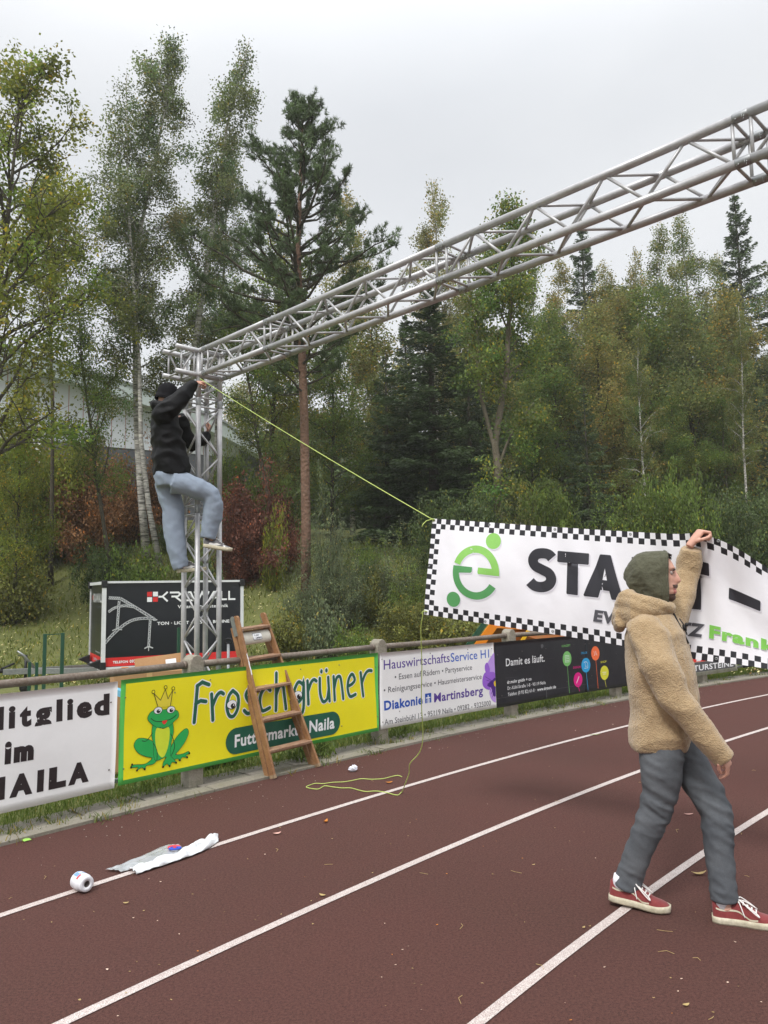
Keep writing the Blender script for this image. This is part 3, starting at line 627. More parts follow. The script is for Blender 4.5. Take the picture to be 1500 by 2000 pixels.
def segment(corner, A, B, frames=True, start=0, pitch=.2375, r=.0095):
    """corner(k, t) -> point of chord k (0..3 round the square) at t; zigzags on four faces from A to B"""
    for k in range(4): smooth_sides(tb('chord', corner(k, A), corner(k, B), .025, 14))
    a, c = A + .045, B - .045
    if frames:
        for t in (a, c):
            for k in range(4): smooth_sides(tb('frame_strut', corner(k, t), corner((k + 1) % 4, t), .0095, 8))
    n = max(2, round((c - a) / pitch)); n += n % 2
    for k in range(4):
        ph = (k + start) % 2
        for i in range(n):
            t0 = a + (c - a) * i / n; t1 = a + (c - a) * (i + 1) / n
            p, q_ = (k, (k + 1) % 4) if (i + ph) % 2 == 0 else ((k + 1) % 4, k)
            smooth_sides(tb('brace', corner(p, t0), corner(q_, t1), r, 8))
def coupler(p, d):
    d = Vector(d).normalized(); m = MB(); m.tube([p - d * .038, p - d * .034, p + d * .034, p + d * .038], [.0255, .0268, .0268, .0255], 14)
    o = d.orthogonal().normalized()
    for s_ in (-.02, .02):
        for w_ in (o,): m.tube([p + d * s_ - w_ * .034, p + d * s_ + w_ * .034], .0045, 6)
    e_ = p + d * .02 + o * .034; ring_ = [e_ + o * (.012 + .012 * cos(a)) + d.cross(o) * .012 * sin(a) for a in np.linspace(0, 2 * pi, 9)]
    m.tube([tuple(x) for x in ring_], .0015, 5, caps=False)
    keep(m.build('coupler', M_galv, smooth=True), gan)
sq = [(-1, -1), (1, -1), (1, 1), (-1, 1)]           # L, F, R, B legs
gan_bp = []
def tower_base(base):
    m = MB(); m.box((base.x, base.y, .04), (.6, .6, .015), -TA); keep(m.build('base_plate', M_alu), gan)
    def cr_(k, t): return base + tu * TH * sq[k][0] + tv * TH * sq[k][1] + Vector((0, 0, t))
    return cr_
def tower(base):
    cr_ = tower_base(base)
    segment(cr_, .39, 2.385, start=1); segment(cr_, 2.385, 3.43, start=0, pitch=.23); segment(cr_, .05, .39, start=0, pitch=.15)
    for k in range(4):
        for t in (.39, 2.385, 3.43): coupler(cr_(k, t), (0, 0, 1))
        smooth_sides(tb('chord', cr_(k, 3.43), cr_(k, ZT), .025, 14))
    for t in (3.475, 3.62):
        for k in range(4): smooth_sides(tb('frame_strut', cr_(k, t), cr_((k + 1) % 4, t), .0095, 8))
    for k in range(4): smooth_sides(tb('brace', cr_(k, 3.475), cr_((k + 1) % 4, 3.62), .0095, 8))
BL = 9.4
tower(TC); tower(TC + tu * BL)
bz = [(-1, ZT), (-1, ZB), (1, ZB), (1, ZT)]          # FT, FB, BB, BT
def bc(k, t): return TC + tu * (TH + t) + tv * TH * bz[k][0] + Vector((0, 0, bz[k][1]))
# corner block: chords turn into the beam and into a short stub towards the camera
for (k) in range(4):
    p = bc(k, -.24)
    smooth_sides(tb('chord', bc(k, -.24), bc(k, .12), .025, 14))
for sgn in (-1, 1):
    for z in (ZT, ZB):
        a = TC + tu * TH * sgn + tv * TH + Vector((0, 0, z)); smooth_sides(tb('chord', a, a - tv * (.24 + .25), .025, 14))
        m = MB(); e_ = a - tv * .49; m.tube([e_, e_ - tv * .004], [.025, .0185], 14, caps=False); m.tube([e_ - tv * .002, e_ + tv * .04], [.0185, .018], 14, caps=True); keep(m.build('chord_end', M_alu, smooth=True), gan)
def st(k, t): s2 = [(-1, ZT), (1, ZT), (1, ZB), (-1, ZB)][k]; return TC + tu * TH * s2[0] - tv * (TH + t) + Vector((0, 0, s2[1]))
for t in (.05, .19):
    for k in range(4): smooth_sides(tb('frame_strut', st(k, t), st((k + 1) % 4, t), .0095, 8))
for k in range(4): smooth_sides(tb('brace', st(k, .05), st((k + 1) % 4, .19), .0095, 8)) if k != 2 else smooth_sides(tb('brace', st(k, .19), st((k + 1) % 4, .05), .0095, 8))
for t in (.06,):
    for k in range(4): smooth_sides(tb('frame_strut', bc(k, t), bc((k + 1) % 4, t), .0095, 8))
segment(bc, .12, 1.12, start=1, pitch=.235)
segment(bc, 1.12, 3.12, start=1); segment(bc, 3.12, 5.12, start=1); segment(bc, 5.12, 7.12, start=1); segment(bc, 7.12, BL - .24, start=1)
for t in (.12, 1.12, 3.12, 5.12, 7.12):
    for k in range(4): coupler(bc(k, t), tu)
for k in range(4): smooth_sides(tb('chord', bc(k, BL - .24), bc(k, BL), .025, 14))
def FLp(k, t): return TC + tu * TH * sq[k][0] + tv * TH * sq[k][1] + Vector((0, 0, t))

# ------------------------------------------------------------------ start banner held up by the man
TK = np.array([(0, .33, 5.2, 2.062), (1.31, 1.426, 4.5, 1.902), (1.60, 1.62, 4.28, 1.868), (1.76, 1.715, 4.16, 1.857), (1.90, 1.82, 4.08, 1.80), (2.14, 1.99, 4.0, 1.662), (2.6, 2.35, 3.82, 1.42), (3.2, 2.85, 3.6, 1.30)])
BK = np.array([(0, .256, 5.2, 1.418), (1.31, 1.393, 4.5, 1.235), (1.72, 1.66, 4.2, 1.185), (2.14, 1.953, 4.0, 1.147), (2.6, 2.38, 3.84, 1.02), (3.2, 2.87, 3.6, .85)])
def spl(K, u):
    t = K[:, 0]; y = K[:, 1:]; m = np.gradient(y, t, axis=0); i = int(np.clip(np.searchsorted(t, u) - 1, 0, len(t) - 2)); h = t[i + 1] - t[i]; s = (u - t[i]) / h
    return (2 * s ** 3 - 3 * s * s + 1) * y[i] + (s ** 3 - 2 * s * s + s) * h * m[i] + (-2 * s ** 3 + 3 * s * s) * y[i + 1] + (s ** 3 - s * s) * h * m[i + 1]
HB = .655
def SBs(u, v, off=0):
    a = Vector(spl(TK, u)); b = Vector(spl(BK, u)); f = v / HB; p = b + (a - b) * f
    t = Vector(spl(TK, u + .01)) - Vector(spl(TK, u - .01)); n = Vector((t.y, -t.x, 0)).normalized()   # towards the camera
    g = math.exp(-((u - 1.78) / .30) ** 2)
    wv = .020 * sin(pi * f) * sin(u * 2.1 + .5) + .010 * sin(7.3 * u - 3.0 * v) * (1 - abs(2 * f - 1)) - .03 * g * f * (1 - f) * 4
    wv += .010 * (abs(sin(15 * u + 7 * v + 1.5 * sin(5 * u))) - .5) * sin(pi * f) * .6 + .007 * sin(31 * u + 4 * v) * sin(pi * f) * math.exp(-((u - 1.2) / .8) ** 2) + .016 * g * sin((u - 1.78) * 26 + f * 2) * f ** 2 + .022 * smooth01((u - 1.9) / .4) * f * sin(u * 17 + f * 5)
    return p + n * (wv + off)
M_sbw = mat('start_banner_white', srgb(236, 235, 239), .38, spec=.45, var=[(1.6, .2, srgb(214, 212, 222))], bump=[(5, .25, .02), (1.6, .2, .04)])
M_sbk = mat('start_banner_black', srgb(36, 35, 40), .38, spec=.45, bump=[(5, .25, .02)])
sbn = thing('start_banner', 'wide white START banner with checkered border and green logo, held up by the man', 'banner', tuple(SBs(1.3, .3)))
SQ = .0345; NU = 93; NV = 19
b = MB(); vs = []; fs = []; mi = []; sub = 2
nu, nv = NU * sub, NV * sub
for j in range(nv + 1):
    for i in range(nu + 1): vs.append(SBs(i / sub * SQ, j / sub * SQ))
K = len(vs)
for j in range(nv + 1):
    for i in range(nu + 1): vs.append(SBs(i / sub * SQ, j / sub * SQ, -.0012))
for j in range(nv):
    for i in range(nu):
        a = j * (nu + 1) + i; fs.append((a, a + 1, a + nu + 2, a + nu + 1))
        I, J = i // sub, j // sub; edge = I < 2 or J < 2 or J >= NV - 2 or I >= NU - 2; mi.append(1 if edge and (I + J) % 2 == 1 else 0)
        fs.append((K + a, K + a + nu + 1, K + a + nu + 2, K + a + 1)); mi.append(0)
b.add(vs, fs); b.m = mi
keep(b.build('cloth', [M_sbw, M_sbk], smooth=True), sbn)
P = Print(SBs, .00003, .0018)
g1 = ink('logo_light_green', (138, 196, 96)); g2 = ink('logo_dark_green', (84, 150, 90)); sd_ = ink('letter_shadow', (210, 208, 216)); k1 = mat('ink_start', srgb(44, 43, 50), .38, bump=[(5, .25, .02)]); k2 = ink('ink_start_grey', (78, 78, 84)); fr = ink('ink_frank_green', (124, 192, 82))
def logo(mm, mn, dx, dy):
    c = (.348 + dx, .322 + dy); ro, ri = .176, .128
    # light upper arc: from the left end over the top, then the short bar
    th = [radians_ * pi / 180 for radians_ in range(163, -2, -6)]
    o_ = [(c[0] + .158 * cos(a), c[1] + ro * sin(a)) for a in th]; i_ = [(c[0] + .112 * cos(a), c[1] + ri * sin(a)) for a in th]
    P.poly(mm, o_ + [(c[0] + .158, c[1] - .008), (c[0] + .018, c[1] - .008), (c[0] + .014, c[1] + .002), (c[0] + .016, c[1] + .034), (c[0] + .108, c[1] + .034)] + i_[:-3][::-1], .04)
    th = [radians_ * pi / 180 for radians_ in range(180, 334, 6)]
    o_ = [(c[0] + .158 * cos(a), c[1] + ro * sin(a)) for a in th]; i_ = [(c[0] + .112 * cos(a), c[1] + ri * sin(a)) for a in th]
    P.poly(mn, [(c[0] - .156, c[1] + .032)] + o_ + i_[::-1] + [(c[0] - .113, c[1] - .006), (c[0] - .032, c[1] - .006), (c[0] - .024, c[1] + .004), (c[0] - .024, c[1] + .032)], .04)
    P.disc(mm, (.452 + dx, .536 + dy), .050, .052); P.disc(mn, (.207 + dx, .129 + dy), .047, .050)
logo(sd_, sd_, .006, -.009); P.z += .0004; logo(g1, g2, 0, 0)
def start(m, dx, dy, w2):
    o_ = lambda pts: [(x + dx, y + dy) for x, y in pts]
    sp = spline([(.838, .462), (.815, .482), (.775, .486), (.735, .474), (.716, .440), (.730, .405), (.775, .385), (.820, .366), (.836, .330), (.818, .295), (.775, .277), (.730, .280), (.700, .303)], False, 6)
    P.stroke(m, o_(sp), .064, .03, caps=False)
    for u0 in (.870, 1.596): P.poly(m, o_([(u0 + .004, .510), (u0 + .197, .510), (u0 + .201, .506), (u0 + .201, .447), (u0 + .197, .442), (u0 + .137, .442), (u0 + .137, .258), (u0 + .133, .254), (u0 + .066, .254), (u0 + .062, .258), (u0 + .062, .442), (u0 + .004, .442), (u0, .447), (u0, .506)]), .03)
    P.poly(m, o_([(1.146, .511), (1.208, .511), (1.213, .507), (1.290, .262), (1.287, .255), (1.224, .255), (1.219, .260), (1.207, .302), (1.146, .302), (1.134, .260), (1.129, .255), (1.048, .255), (1.044, .262), (1.140, .507)]), .03)
    P.poly(w2, o_([(1.176, .430), (1.192, .362), (1.160, .362)]), .03)
    P.poly(m, o_([(1.339, .511), (1.450, .511), (1.505, .495), (1.530, .455), (1.522, .400), (1.490, .370), (1.545, .262), (1.540, .254), (1.475, .254), (1.425, .352), (1.404, .352), (1.404, .258), (1.400, .254), (1.343, .254), (1.339, .258)]), .03)
    P.poly(w2, o_([(1.404, .455), (1.440, .455), (1.462, .443), (1.462, .420), (1.440, .405), (1.404, .405)]), .03)
    P.poly(m, o_([(1.912, .414), (2.094, .418), (2.099, .413), (2.099, .358), (2.094, .353), (1.912, .350), (1.907, .355), (1.907, .409)]), .025)
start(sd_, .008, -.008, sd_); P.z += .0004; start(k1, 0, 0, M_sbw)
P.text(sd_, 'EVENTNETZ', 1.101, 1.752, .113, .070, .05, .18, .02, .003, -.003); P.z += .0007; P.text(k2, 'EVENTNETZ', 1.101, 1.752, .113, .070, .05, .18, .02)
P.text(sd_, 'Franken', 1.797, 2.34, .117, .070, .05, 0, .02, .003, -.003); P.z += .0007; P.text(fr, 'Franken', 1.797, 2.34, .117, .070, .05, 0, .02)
P.text(k1, 'ZIEL', 2.22, 2.95, .253, .25, .06, 0, .05)
for (m, _g), bb in P.items.items(): keep(bb.build({'logo_light_green': 'logo', 'logo_dark_green': 'logo', 'letter_shadow': 'letter_shadow'}.get(m.name, 'lettering'), m, smooth=True), sbn)
for (u, v) in ((.012, .645), (.413, .640), (.848, .641), (1.330, .641), (1.851, .648), (.423, .016), (.849, .018), (1.36, .018), (1.848, .018), (.008, .329), (.012, .012), (2.35, .64), (2.35, .018)):
    m = MB(); c = SBs(u, v, .001); n_ = (SBs(u, v, .01) - SBs(u, v, 0)).normalized(); T = Matrix.Translation(c) @ n_.to_track_quat('Z', 'Y').to_matrix().to_4x4()
    m.lathe([(.0035, -.004), (.0035, .002), (.006, .0028), (.0085, .0012), (.0088, -.004)], 14, T); keep(m.build('eyelet', M_galv, smooth=True), sbn)

# ------------------------------------------------------------------ ropes
M_rope = mat('lime_cord', srgb(196, 214, 120), .7, attr=None, var=[(200, .6, srgb(150, 172, 70), 2)], bump=[(900, .5, .002)])
def rope(name, pts, r, label, jit=0):
    b = MB(); b.tube(pts, r, 6); return tag(b.build(name, M_rope, smooth=True), label, 'rope')
HANDB = Vector((-1.80, 7.20, 3.625))
c0 = SBs(.012, .645, .004)
a = Vector((-1.742, 7.195, 3.632)); pts = []
for i in range(25): t = i / 24; p = a.lerp(c0, t); p.z -= .035 * 4 * t * (1 - t) * .5; pts.append(tuple(p))
kn = [tuple(c0 + Vector(q_)) for q_ in ((-.02, 0, .012), (.006, -.008, .004), (-.004, .01, -.012), (-.014, -.006, .006), (-.05, .0, -.004), (-.075, -.01, -.028), (-.082, -.012, -.045))]
rope('cord', pts + kn, .0034, 'taut lime green cord from the climber on the tower down to the start banner')
c1 = SBs(.012, .012, .004)
pts = [c1 + Vector((.012, -.006, .008)), c1 + Vector((-.01, -.006, .012)), c1 + Vector((-.022, 0, 0)), c1 + Vector((-.018, .004, -.02))]
def lerpz(p, q_, n): return [p.lerp(q_, i / n) for i in range(1, n + 1)]
g0 = gnd(829, 1440) 
down = [at(822, 1230, 5.25), at(824, 1300, 5.4), at(823, 1370, 5.55), at(826, 1440, 5.72), at(819, 1470, 5.82), at(801, 1491, 5.9), at(799, 1510, 5.97), at(791, 1532, 6.04)]
gr = [gnd(*p_, .006) for p_ in ((785, 1547), (776, 1553), (755, 1548), (735, 1545), (715, 1546), (700, 1543), (685, 1539), (668, 1539), (650, 1537), (634, 1535), (622, 1541), (608, 1540), (598, 1537), (606, 1533), (617, 1530), (632, 1530.5), (650, 1528), (672, 1527), (690, 1524), (706, 1521), (725, 1522), (747, 1521), (760, 1518), (776, 1514.5), (785, 1517))]
allp = pts + down + gr
sm = spline([tuple(p_) for p_ in allp], False, 4) if False else None
def cat3(pts, n=4):
    P_ = [Vector(p_) for p_ in pts]; out_ = []
    for i in range(len(P_) - 1):
        p0 = P_[max(i - 1, 0)]; p1 = P_[i]; p2 = P_[i + 1]; p3 = P_[min(i + 2, len(P_) - 1)]
        for j in range(n):
            t = j / n; out_.append(.5 * ((2 * p1) + (p2 - p0) * t + (2 * p0 - 5 * p1 + 4 * p2 - p3) * t * t + (3 * p1 - p0 - 3 * p2 + p3) * t ** 3))
    return out_ + [P_[-1]]
rope('cord', [(p_.x, p_.y, max(p_.z, .005)) for p_ in cat3(allp)], .0034, 'loose lime green cord hanging from the start banner and looping on the track')
# ------------------------------------------------------------------ wooden step ladder leaning on the handrail
M_wood = mat('ladder_wood', srgb(158, 120, 82), .55, var=[(5, .7, srgb(124, 80, 50)), (70, .5, srgb(178, 134, 92)), (18, .35, srgb(98, 64, 42))], bump=[(90, .3, .002)])
M_wood2 = mat('ladder_wood_worn', srgb(150, 116, 90), .62, var=[(12, .7, srgb(176, 146, 122)), (60, .5, srgb(112, 76, 54))], bump=[(120, .3, .002)])
M_end = mat('wood_foot', srgb(164, 140, 112), .8, var=[(40, .6, srgb(112, 92, 70))])
lad = thing('wooden_ladder', 'brown wooden folding ladder leaning closed on the handrail in front of the yellow banner', 'ladder', (-.8, 6.9, 0))
fL, fR = gnd(531, 1521), gnd(618, 1498); tL, tR = at(461, 1213, 7.02), at(512, 1204, 7.42)
tL = at(459, 1210, 6.93); tR = at(512, 1203, 7.25)
wv = (fR - fL).normalized(); 
Lax = ((tL + tR) / 2 - (fL + fR) / 2).normalized(); dn = wv.cross(Lax).normalized()
if dn.y > 0: dn = -dn                             # front side normal
def side(a, b, off, wd, th, m, nm, cap=True):
    mb = MB(); mb.bar(a + dn * off, b + dn * off, th, wd, up=dn); return keep(mb.build(nm, m, bevel=.004), lad)
ext = .045
for a, c in ((fL, tL), (fR, tR)):
    d = (c - a).normalized()
    side(a, c + d * .0, .020, .062, .024, M_wood, 'side_rail')
    side(a + d * .02 + wv * 0, c - d * .06, -.052, .050, .022, M_wood, 'rear_rail')
    mb = MB(); mb.bar(a - d * .001 + dn * .02, a + d * .028 + dn * .02, .0255, .0635, up=dn); keep(mb.build('foot_end', M_end), lad)
    # rounded head with steel hinge plate
    mb = MB(); T = Matrix.Translation(c + dn * .02 - d * .004) @ Matrix(((wv.x, dn.x, d.x, 0), (wv.y, dn.y, d.y, 0), (wv.z, dn.z, d.z, 0), (0, 0, 0, 1))) @ Matrix.Rotation(pi / 2, 4, 'Y')
    mb.lathe([(0, -.012), (.031, -.012), (.031, .012), (0, .012)], 20, T); keep(mb.build('rail_head', M_wood), lad)
    s_ = -1 if a is fL else 1
    mb = MB(); p0 = c + wv * s_ * .0145; mb.bar(p0 - d * .15 + dn * -.02, p0 + d * .0 + dn * -.02, .003, .05, up=dn)
    T2 = T.copy(); T2.translation = p0 + d * .004 - dn * .018; mb.lathe([(0, -.002), (.028, -.002), (.028, .002), (0, .002)], 18, T2); T2.translation = p0 + d * .0; mb.lathe([(0, -.004), (.009, -.004), (.009, .004), (0, .004)], 10, T2)
    keep(mb.build('hinge_plate', M_galv), lad)
def step(yl, yr, m=M_wood2):
    """tread between the rails at photo rows yl (left rail) and yr (right rail)"""
    pl = fL.lerp(tL, yl); pr = fR.lerp(tR, yr); mb = MB(); mb.bar(pl + dn * .022, pr + dn * .022, .022, .088, up=dn + Vector((0, 0, -.35))); keep(mb.build('step', m, bevel=.003), lad)
    mb = MB(); mb.bar(pl - dn * .045 - Lax * .02, pr - dn * .045 - Lax * .02, .02, .03, up=dn); keep(mb.build('rear_rung', M_wood, bevel=.003), lad)
for f in (.165, .355, .545, .735, .930): step(f, f)
# spreader roll between the rails with a maker's plate
ca = fL.lerp(tL, .868); cb_ = fR.lerp(tR, .868); ax = (cb_ - ca).normalized()
mb = MB(); pc = []; 
for k in range(15):
    a = pi * (k / 14) - pi / 2; pc.append((.030 * cos(a), .058 * sin(a)))
pc = [(-.012, -.058)] + pc + [(-.012, .058)]
vs = [];
for e_ in (ca + ax * .02, cb_ - ax * .018):
    for x_, y_ in pc: vs.append(e_ + dn * (x_ + .01) + Lax * y_)
k_ = len(pc); mb.add(vs, [(i, (i + 1) % k_, k_ + (i + 1) % k_, k_ + i) for i in range(k_)] + [tuple(range(k_))[::-1], tuple(range(k_, 2 * k_))])
keep(mb.build('plastic_shield', mat('shield_plastic', srgb(206, 202, 190), .5, var=[(14, .4, srgb(180, 172, 154))])), lad)
def LS(u, v, off=0): return ca + ax * u + Lax * v + dn * (.0415 + off - abs(v) ** 2 * 7)
P = Print(LS, .0001, .0016); wid = (cb_ - ca).length
c_ = wid * .5
ol = [(c_ - .052, -.03), (c_ + .048, -.03), (c_ + .056, -.022), (c_ + .056, .024), (c_ + .048, .032), (c_ - .052, .032), (c_ - .060, .024), (c_ - .060, -.022)]
P.poly(I_wht, ol, .03); P.stroke(mat('ink_navy', srgb(34, 38, 70), .5), ol, .004, closed=True)
P.text(MATS['ink_navy'], 'Alster', c_ - .050, c_ + .020, .004, .018, .03, .3); P.text(MATS['ink_navy'], 'Leitern', c_ - .030, c_ + .048, -.020, .018, .03, .3)
for (m, _g), bb in P.items.items(): keep(bb.build({'ink_navy': 'label_print'}.get(m.name, 'label'), m), lad)
mb = MB(); t_ = fL.lerp(tL, .70)
out_ = [( -.012, -.10), (.004, -.09), (.010, -.05), (.002, -.02), (.010, .02), (.004, .06), (-.004, .10), (-.014, .09), (-.010, .04), (-.016, 0), (-.010, -.05)]
mb.add([t_ + Vector((0, 0, 0)) + dn * (.0512 + .001) + wv * (x_ * .6 + .002) + (tL - fL).normalized() * y_ for x_, y_ in out_], [tuple(range(len(out_)))])
keep(mb.build('torn_sticker', I_wht), lad)

# ------------------------------------------------------------------ trailer
TO = Vector((-4.59, 12.60, 0)); tl = Vector((.88, .475, 0)); ts = Vector((-.475, .88, 0)); LL, SS = 2.32, 1.6; z0, z1 = .41, 1.80
M_tb = mat('trailer_black', srgb(14, 17, 26), .32, spec=.6, var=[(3, .5, srgb(24, 27, 36))]); M_tw = mat('trailer_white_trim', srgb(220, 222, 224), .4, var=[(6, .3, srgb(190, 192, 192))]); M_tr = ink('trailer_red', (206, 44, 44)); M_pl = mat('black_plastic', srgb(22, 22, 24), .6)
trl = thing('box_trailer', 'black box trailer with white trim and red band, lettered KRAWALL, behind the fence', 'trailer', tuple(TO))
TRz = atan2(tl.y, tl.x)
def tp(a, b_, z, off=0): return TO + tl * a + ts * b_ + Vector((0, 0, z))
def tbox(nm, m, a, b_, z, d, bevel=0): mb = MB(); mb.box(tp(a, b_, z), d, TRz); return keep(mb.build(nm, m, bevel=bevel), trl)
tbox('body', M_tb, LL / 2, SS / 2, (z0 + z1) / 2, (LL - .02, SS - .02, z1 - z0 - .01))
for a, b_, z, d in ((LL / 2, 0, z1 - .01, (LL, .04, .034)), (LL / 2, SS, z1 - .02, (LL, .045, .05)), (0, SS / 2, z1 - .02, (.045, SS, .05)), (LL, SS / 2, z1 - .02, (.045, SS, .05)),
                    (0, 0, (z0 + z1) / 2, (.062, .062, z1 - z0 - .05)), (LL, 0, (z0 + z1) / 2, (.05, .05, z1 - z0 - .05)), (0, SS, (z0 + z1) / 2, (.022, .022, z1 - z0 - .05)), (LL, SS, (z0 + z1) / 2, (.022, .022, z1 - z0 - .05)),
                    (LL / 2, 0, z0 - .03, (LL, .05, .07)), (0, SS / 2, z0 - .03, (.05, SS, .06))): tbox('trim', M_tw, a, b_, z, d)
for a in (0, LL):
    for b_ in (0, SS):
        tbox('corner_cap', M_pl, a, b_, z1 - .04, (.085, .085, .12), .01); tbox('corner_cap', M_pl, a, b_, z0 + .02, (.085, .085, .14), .01)
tbox('side_marker', ink('amber', (240, 140, 40)), .34, -.027, z0 - .03, (.11, .012, .05))
def TS_(u, v, off=0): return tp(u, -.0 + .0105 - off, v)
P = Print(TS_, .0002, .0015)
P.poly(M_tr, [(.035, z0 + .015), (LL - .035, z0 + .015), (LL - .035, z0 + .155), (.035, z0 + .155)])
U = lambda f: .03 + f * (LL - .06)
for i, (a, c) in enumerate(((.290, 'r'), (.332, 'w'))):
    for k, (v0_, col_) in enumerate(((1.545, c), (1.455, 'w' if c == 'r' else 'r'))):
        P.poly(M_tr if col_ == 'r' else I_wht, [(U(a), v0_), (U(a + .036), v0_), (U(a + .036), v0_ + .078), (U(a), v0_ + .078)])
lw = .030
def kst(*pts): P.stroke(I_wht, [(U(p[0]), 1.458 + p[1] * .16) for p in pts], lw, caps=False)
kst((.440, 1.0), (.402, .52), (.440, 0)); kst((.372, .5), (.398, .5))
kst((.456, .92), (.520, .92), (.535, .75), (.515, .5), (.468, .5)); kst((.500, .45), (.540, 0))
kst((.548, .06), (.598, .92), (.612, .92), (.640, .06), (.575, .06)); kst((.640, 1), (.672, .06), (.700, .9), (.728, .06), (.752, 1)); kst((.752, 0), (.790, .92), (.805, .92), (.835, 0)); kst((.775, .3), (.820, .3))
kst((.850, 1), (.850, .09), (.895, .09)); kst((.912, 1), (.912, .09), (.962, .09))
P.text(I_wht, 'Veranstaltungstechnik', U(.515), U(.905), 1.335, .058, .012)
P.text(I_wht, 'TON · LICHT · LASER · BÜHNE', U(.365), U(.915), 1.065, .052, .025)
P.text(I_wht, 'TELEFON', U(.055), U(.160), z0 + .060, .040, .03); P.text(I_wht, '09288.9240', U(.172), U(.31), z0 + .056, .050, .03)
M_tg = ink('truss_print', (186, 188, 190)); M_tg2 = ink('truss_print_dark', (78, 82, 88))
def arch(pts, wd=.045):
    c = spline(pts, False, 5) if len(pts) > 2 else [tuple(Vector(pts[0]).lerp(Vector(pts[1]), i / 12)) for i in range(13)]
    P.stroke(M_tg2, c, wd, caps=False); V = [Vector(p) for p in c]; Lf = []; Rt = []
    for i, p in enumerate(V):
        t = (V[min(i + 1, len(V) - 1)] - V[max(i - 1, 0)]).normalized(); n_ = Vector((-t.y, t.x)) * wd * .42; Lf.append(p + n_); Rt.append(p - n_)
    P.stroke(M_tg, Lf, .010, caps=False); P.stroke(M_tg, Rt, .010, caps=False)
    for i in range(len(V) - 1): P.stroke(M_tg, [Lf[i], Rt[i + 1]] if i % 2 else [Rt[i], Lf[i + 1]], .009, caps=False)
def zz(y): return z1 - .02 - (y - 115) / 690 * (z1 - z0)
def xx(x): return .03 + (x - 262) / 1108 * (LL - .06)
A = lambda *p: [(xx(a), zz(c)) for a, c in p]
arch(A((283, 236), (372, 243))); arch(A((372, 243), (480, 312))); arch(A((480, 312), (560, 365), (648, 425))); arch(A((282, 350), (330, 318), (400, 303), (480, 315)), .036)
arch(A((258, 600), (330, 520), (430, 440), (520, 412), (640, 412)), .042); arch(A((362, 262), (350, 490)), .036); arch(A((608, 425), (598, 650)), .036)
P.stroke(M_tg, A((568, 655), (598, 640), (630, 655)), .02); P.stroke(M_tg, A((598, 640), (598, 675)), .014); P.stroke(M_tg, A((315, 500), (350, 485), (385, 497)), .016); P.stroke(M_tg, A((636, 428), (660, 425)), .02)
for (m, _g), bb in P.items.items(): keep(bb.build({'trailer_red': 'red_band', 'ink_white': 'lettering', 'truss_print': 'truss_picture', 'truss_print_dark': 'truss_picture'}.get(m.name, 'print'), m), trl)
def TF_(u, v, off=0): return TO + ts * (SS - u) + tl * (.0105 - off) + Vector((0, 0, v))
P = Print(TF_, .0002, .0015); P.poly(M_tr, [(.03, z0 + .015), (SS - .03, z0 + .015), (SS - .03, z0 + .155), (.03, z0 + .155)])
P.poly(M_tr, [(.22, 1.50), (.27, 1.50), (.27, 1.58), (.22, 1.58)]); P.text(M_tg, 'KRAWALL', .30, 1.30, 1.46, .15, .04); P.text(M_tg2, 'Veranstaltungstechnik', .5, 1.28, 1.36, .05, .01); P.text(M_tg2, 'TON · LICHT · LASER · BÜHNE', .25, 1.28, 1.10, .04, .01)
for pts in ([(.12, .62), (.25, .95), (.42, 1.07), (.55, .93)], [(.30, 1.10), (.45, 1.02), (.58, .88)]): P.stroke(M_tg2, spline(pts, False), .03)
P.stroke(M_tg2, [(.54, .93), (.54, .60)], .025); P.text(M_tg, 'www.krawall.de', .7, 1.2, z0 + .20, .035, .01); P.text(M_tg, 'TELEFON', .45, .9, z0 + .06, .04, .02)
for (m, _g), bb in P.items.items(): keep(bb.build({'trailer_red': 'red_band'}.get(m.name, 'lettering'), m), trl)
for b_ in (-.06, SS + .06):
    ax_ = ts; c_ = tp(LL * .52, b_ + (.10 if b_ < 0 else -.10), .27); mb = MB(); T = Matrix.Translation(c_) @ ts.to_track_quat('Z', 'Y').to_matrix().to_4x4()
    mb.lathe([(.15, -.07), (.23, -.085), (.268, -.06), (.272, 0), (.268, .06), (.23, .085), (.15, .07)], 28, T); wh = keep(mb.build('wheel', M_pl, smooth=True), trl)
    mb = MB(); mb.lathe([(0, -.03), (.05, -.06), (.07, -.03), (.14, -.04), (.155, -.07), (.155, .07), (0, .05)], 24, T); o = mb.build('rim', M_galv, smooth=True); o.parent = wh; o.matrix_parent_inverse = parent_matrix(wh).inverted() if False else Matrix.Identity(4)
    keep(o, wh)
tbox('chassis', M_galv, LL / 2, SS / 2, z0 - .07, (LL - .1, SS - .3, .06))
mb = MB(); e1 = tp(-1.55, SS / 2, .36)
for b_ in (SS * .25, SS * .75): mb.bar(tp(.2, b_, .335), tp(-1.05, SS / 2 + (b_ - SS / 2) * .12, .36), .06, .09)
mb.bar(tp(-1.0, SS / 2, .36), tp(-1.42, SS / 2, .37), .08, .09); keep(mb.build('drawbar', M_galv, bevel=.004), trl)
mb = MB(); mb.tube([tp(-1.38, SS / 2, .38), tp(-1.50, SS / 2, .39), tp(-1.60, SS / 2, .36)], [.03, .036, .03], 10); mb.tube([tp(-1.45, SS / 2, .42), tp(-1.25, SS / 2, .50)], .016, 8); keep(mb.build('hitch', M_dark, smooth=True), trl)
mb = MB(); mb.tube([tp(-.95, SS / 2 - .05, .40), tp(-1.12, SS / 2 - .05, .62), tp(-1.22, SS / 2 - .05, .70)], [.022, .02, .014], 8); keep(mb.build('brake_lever', M_galv, smooth=True), trl)
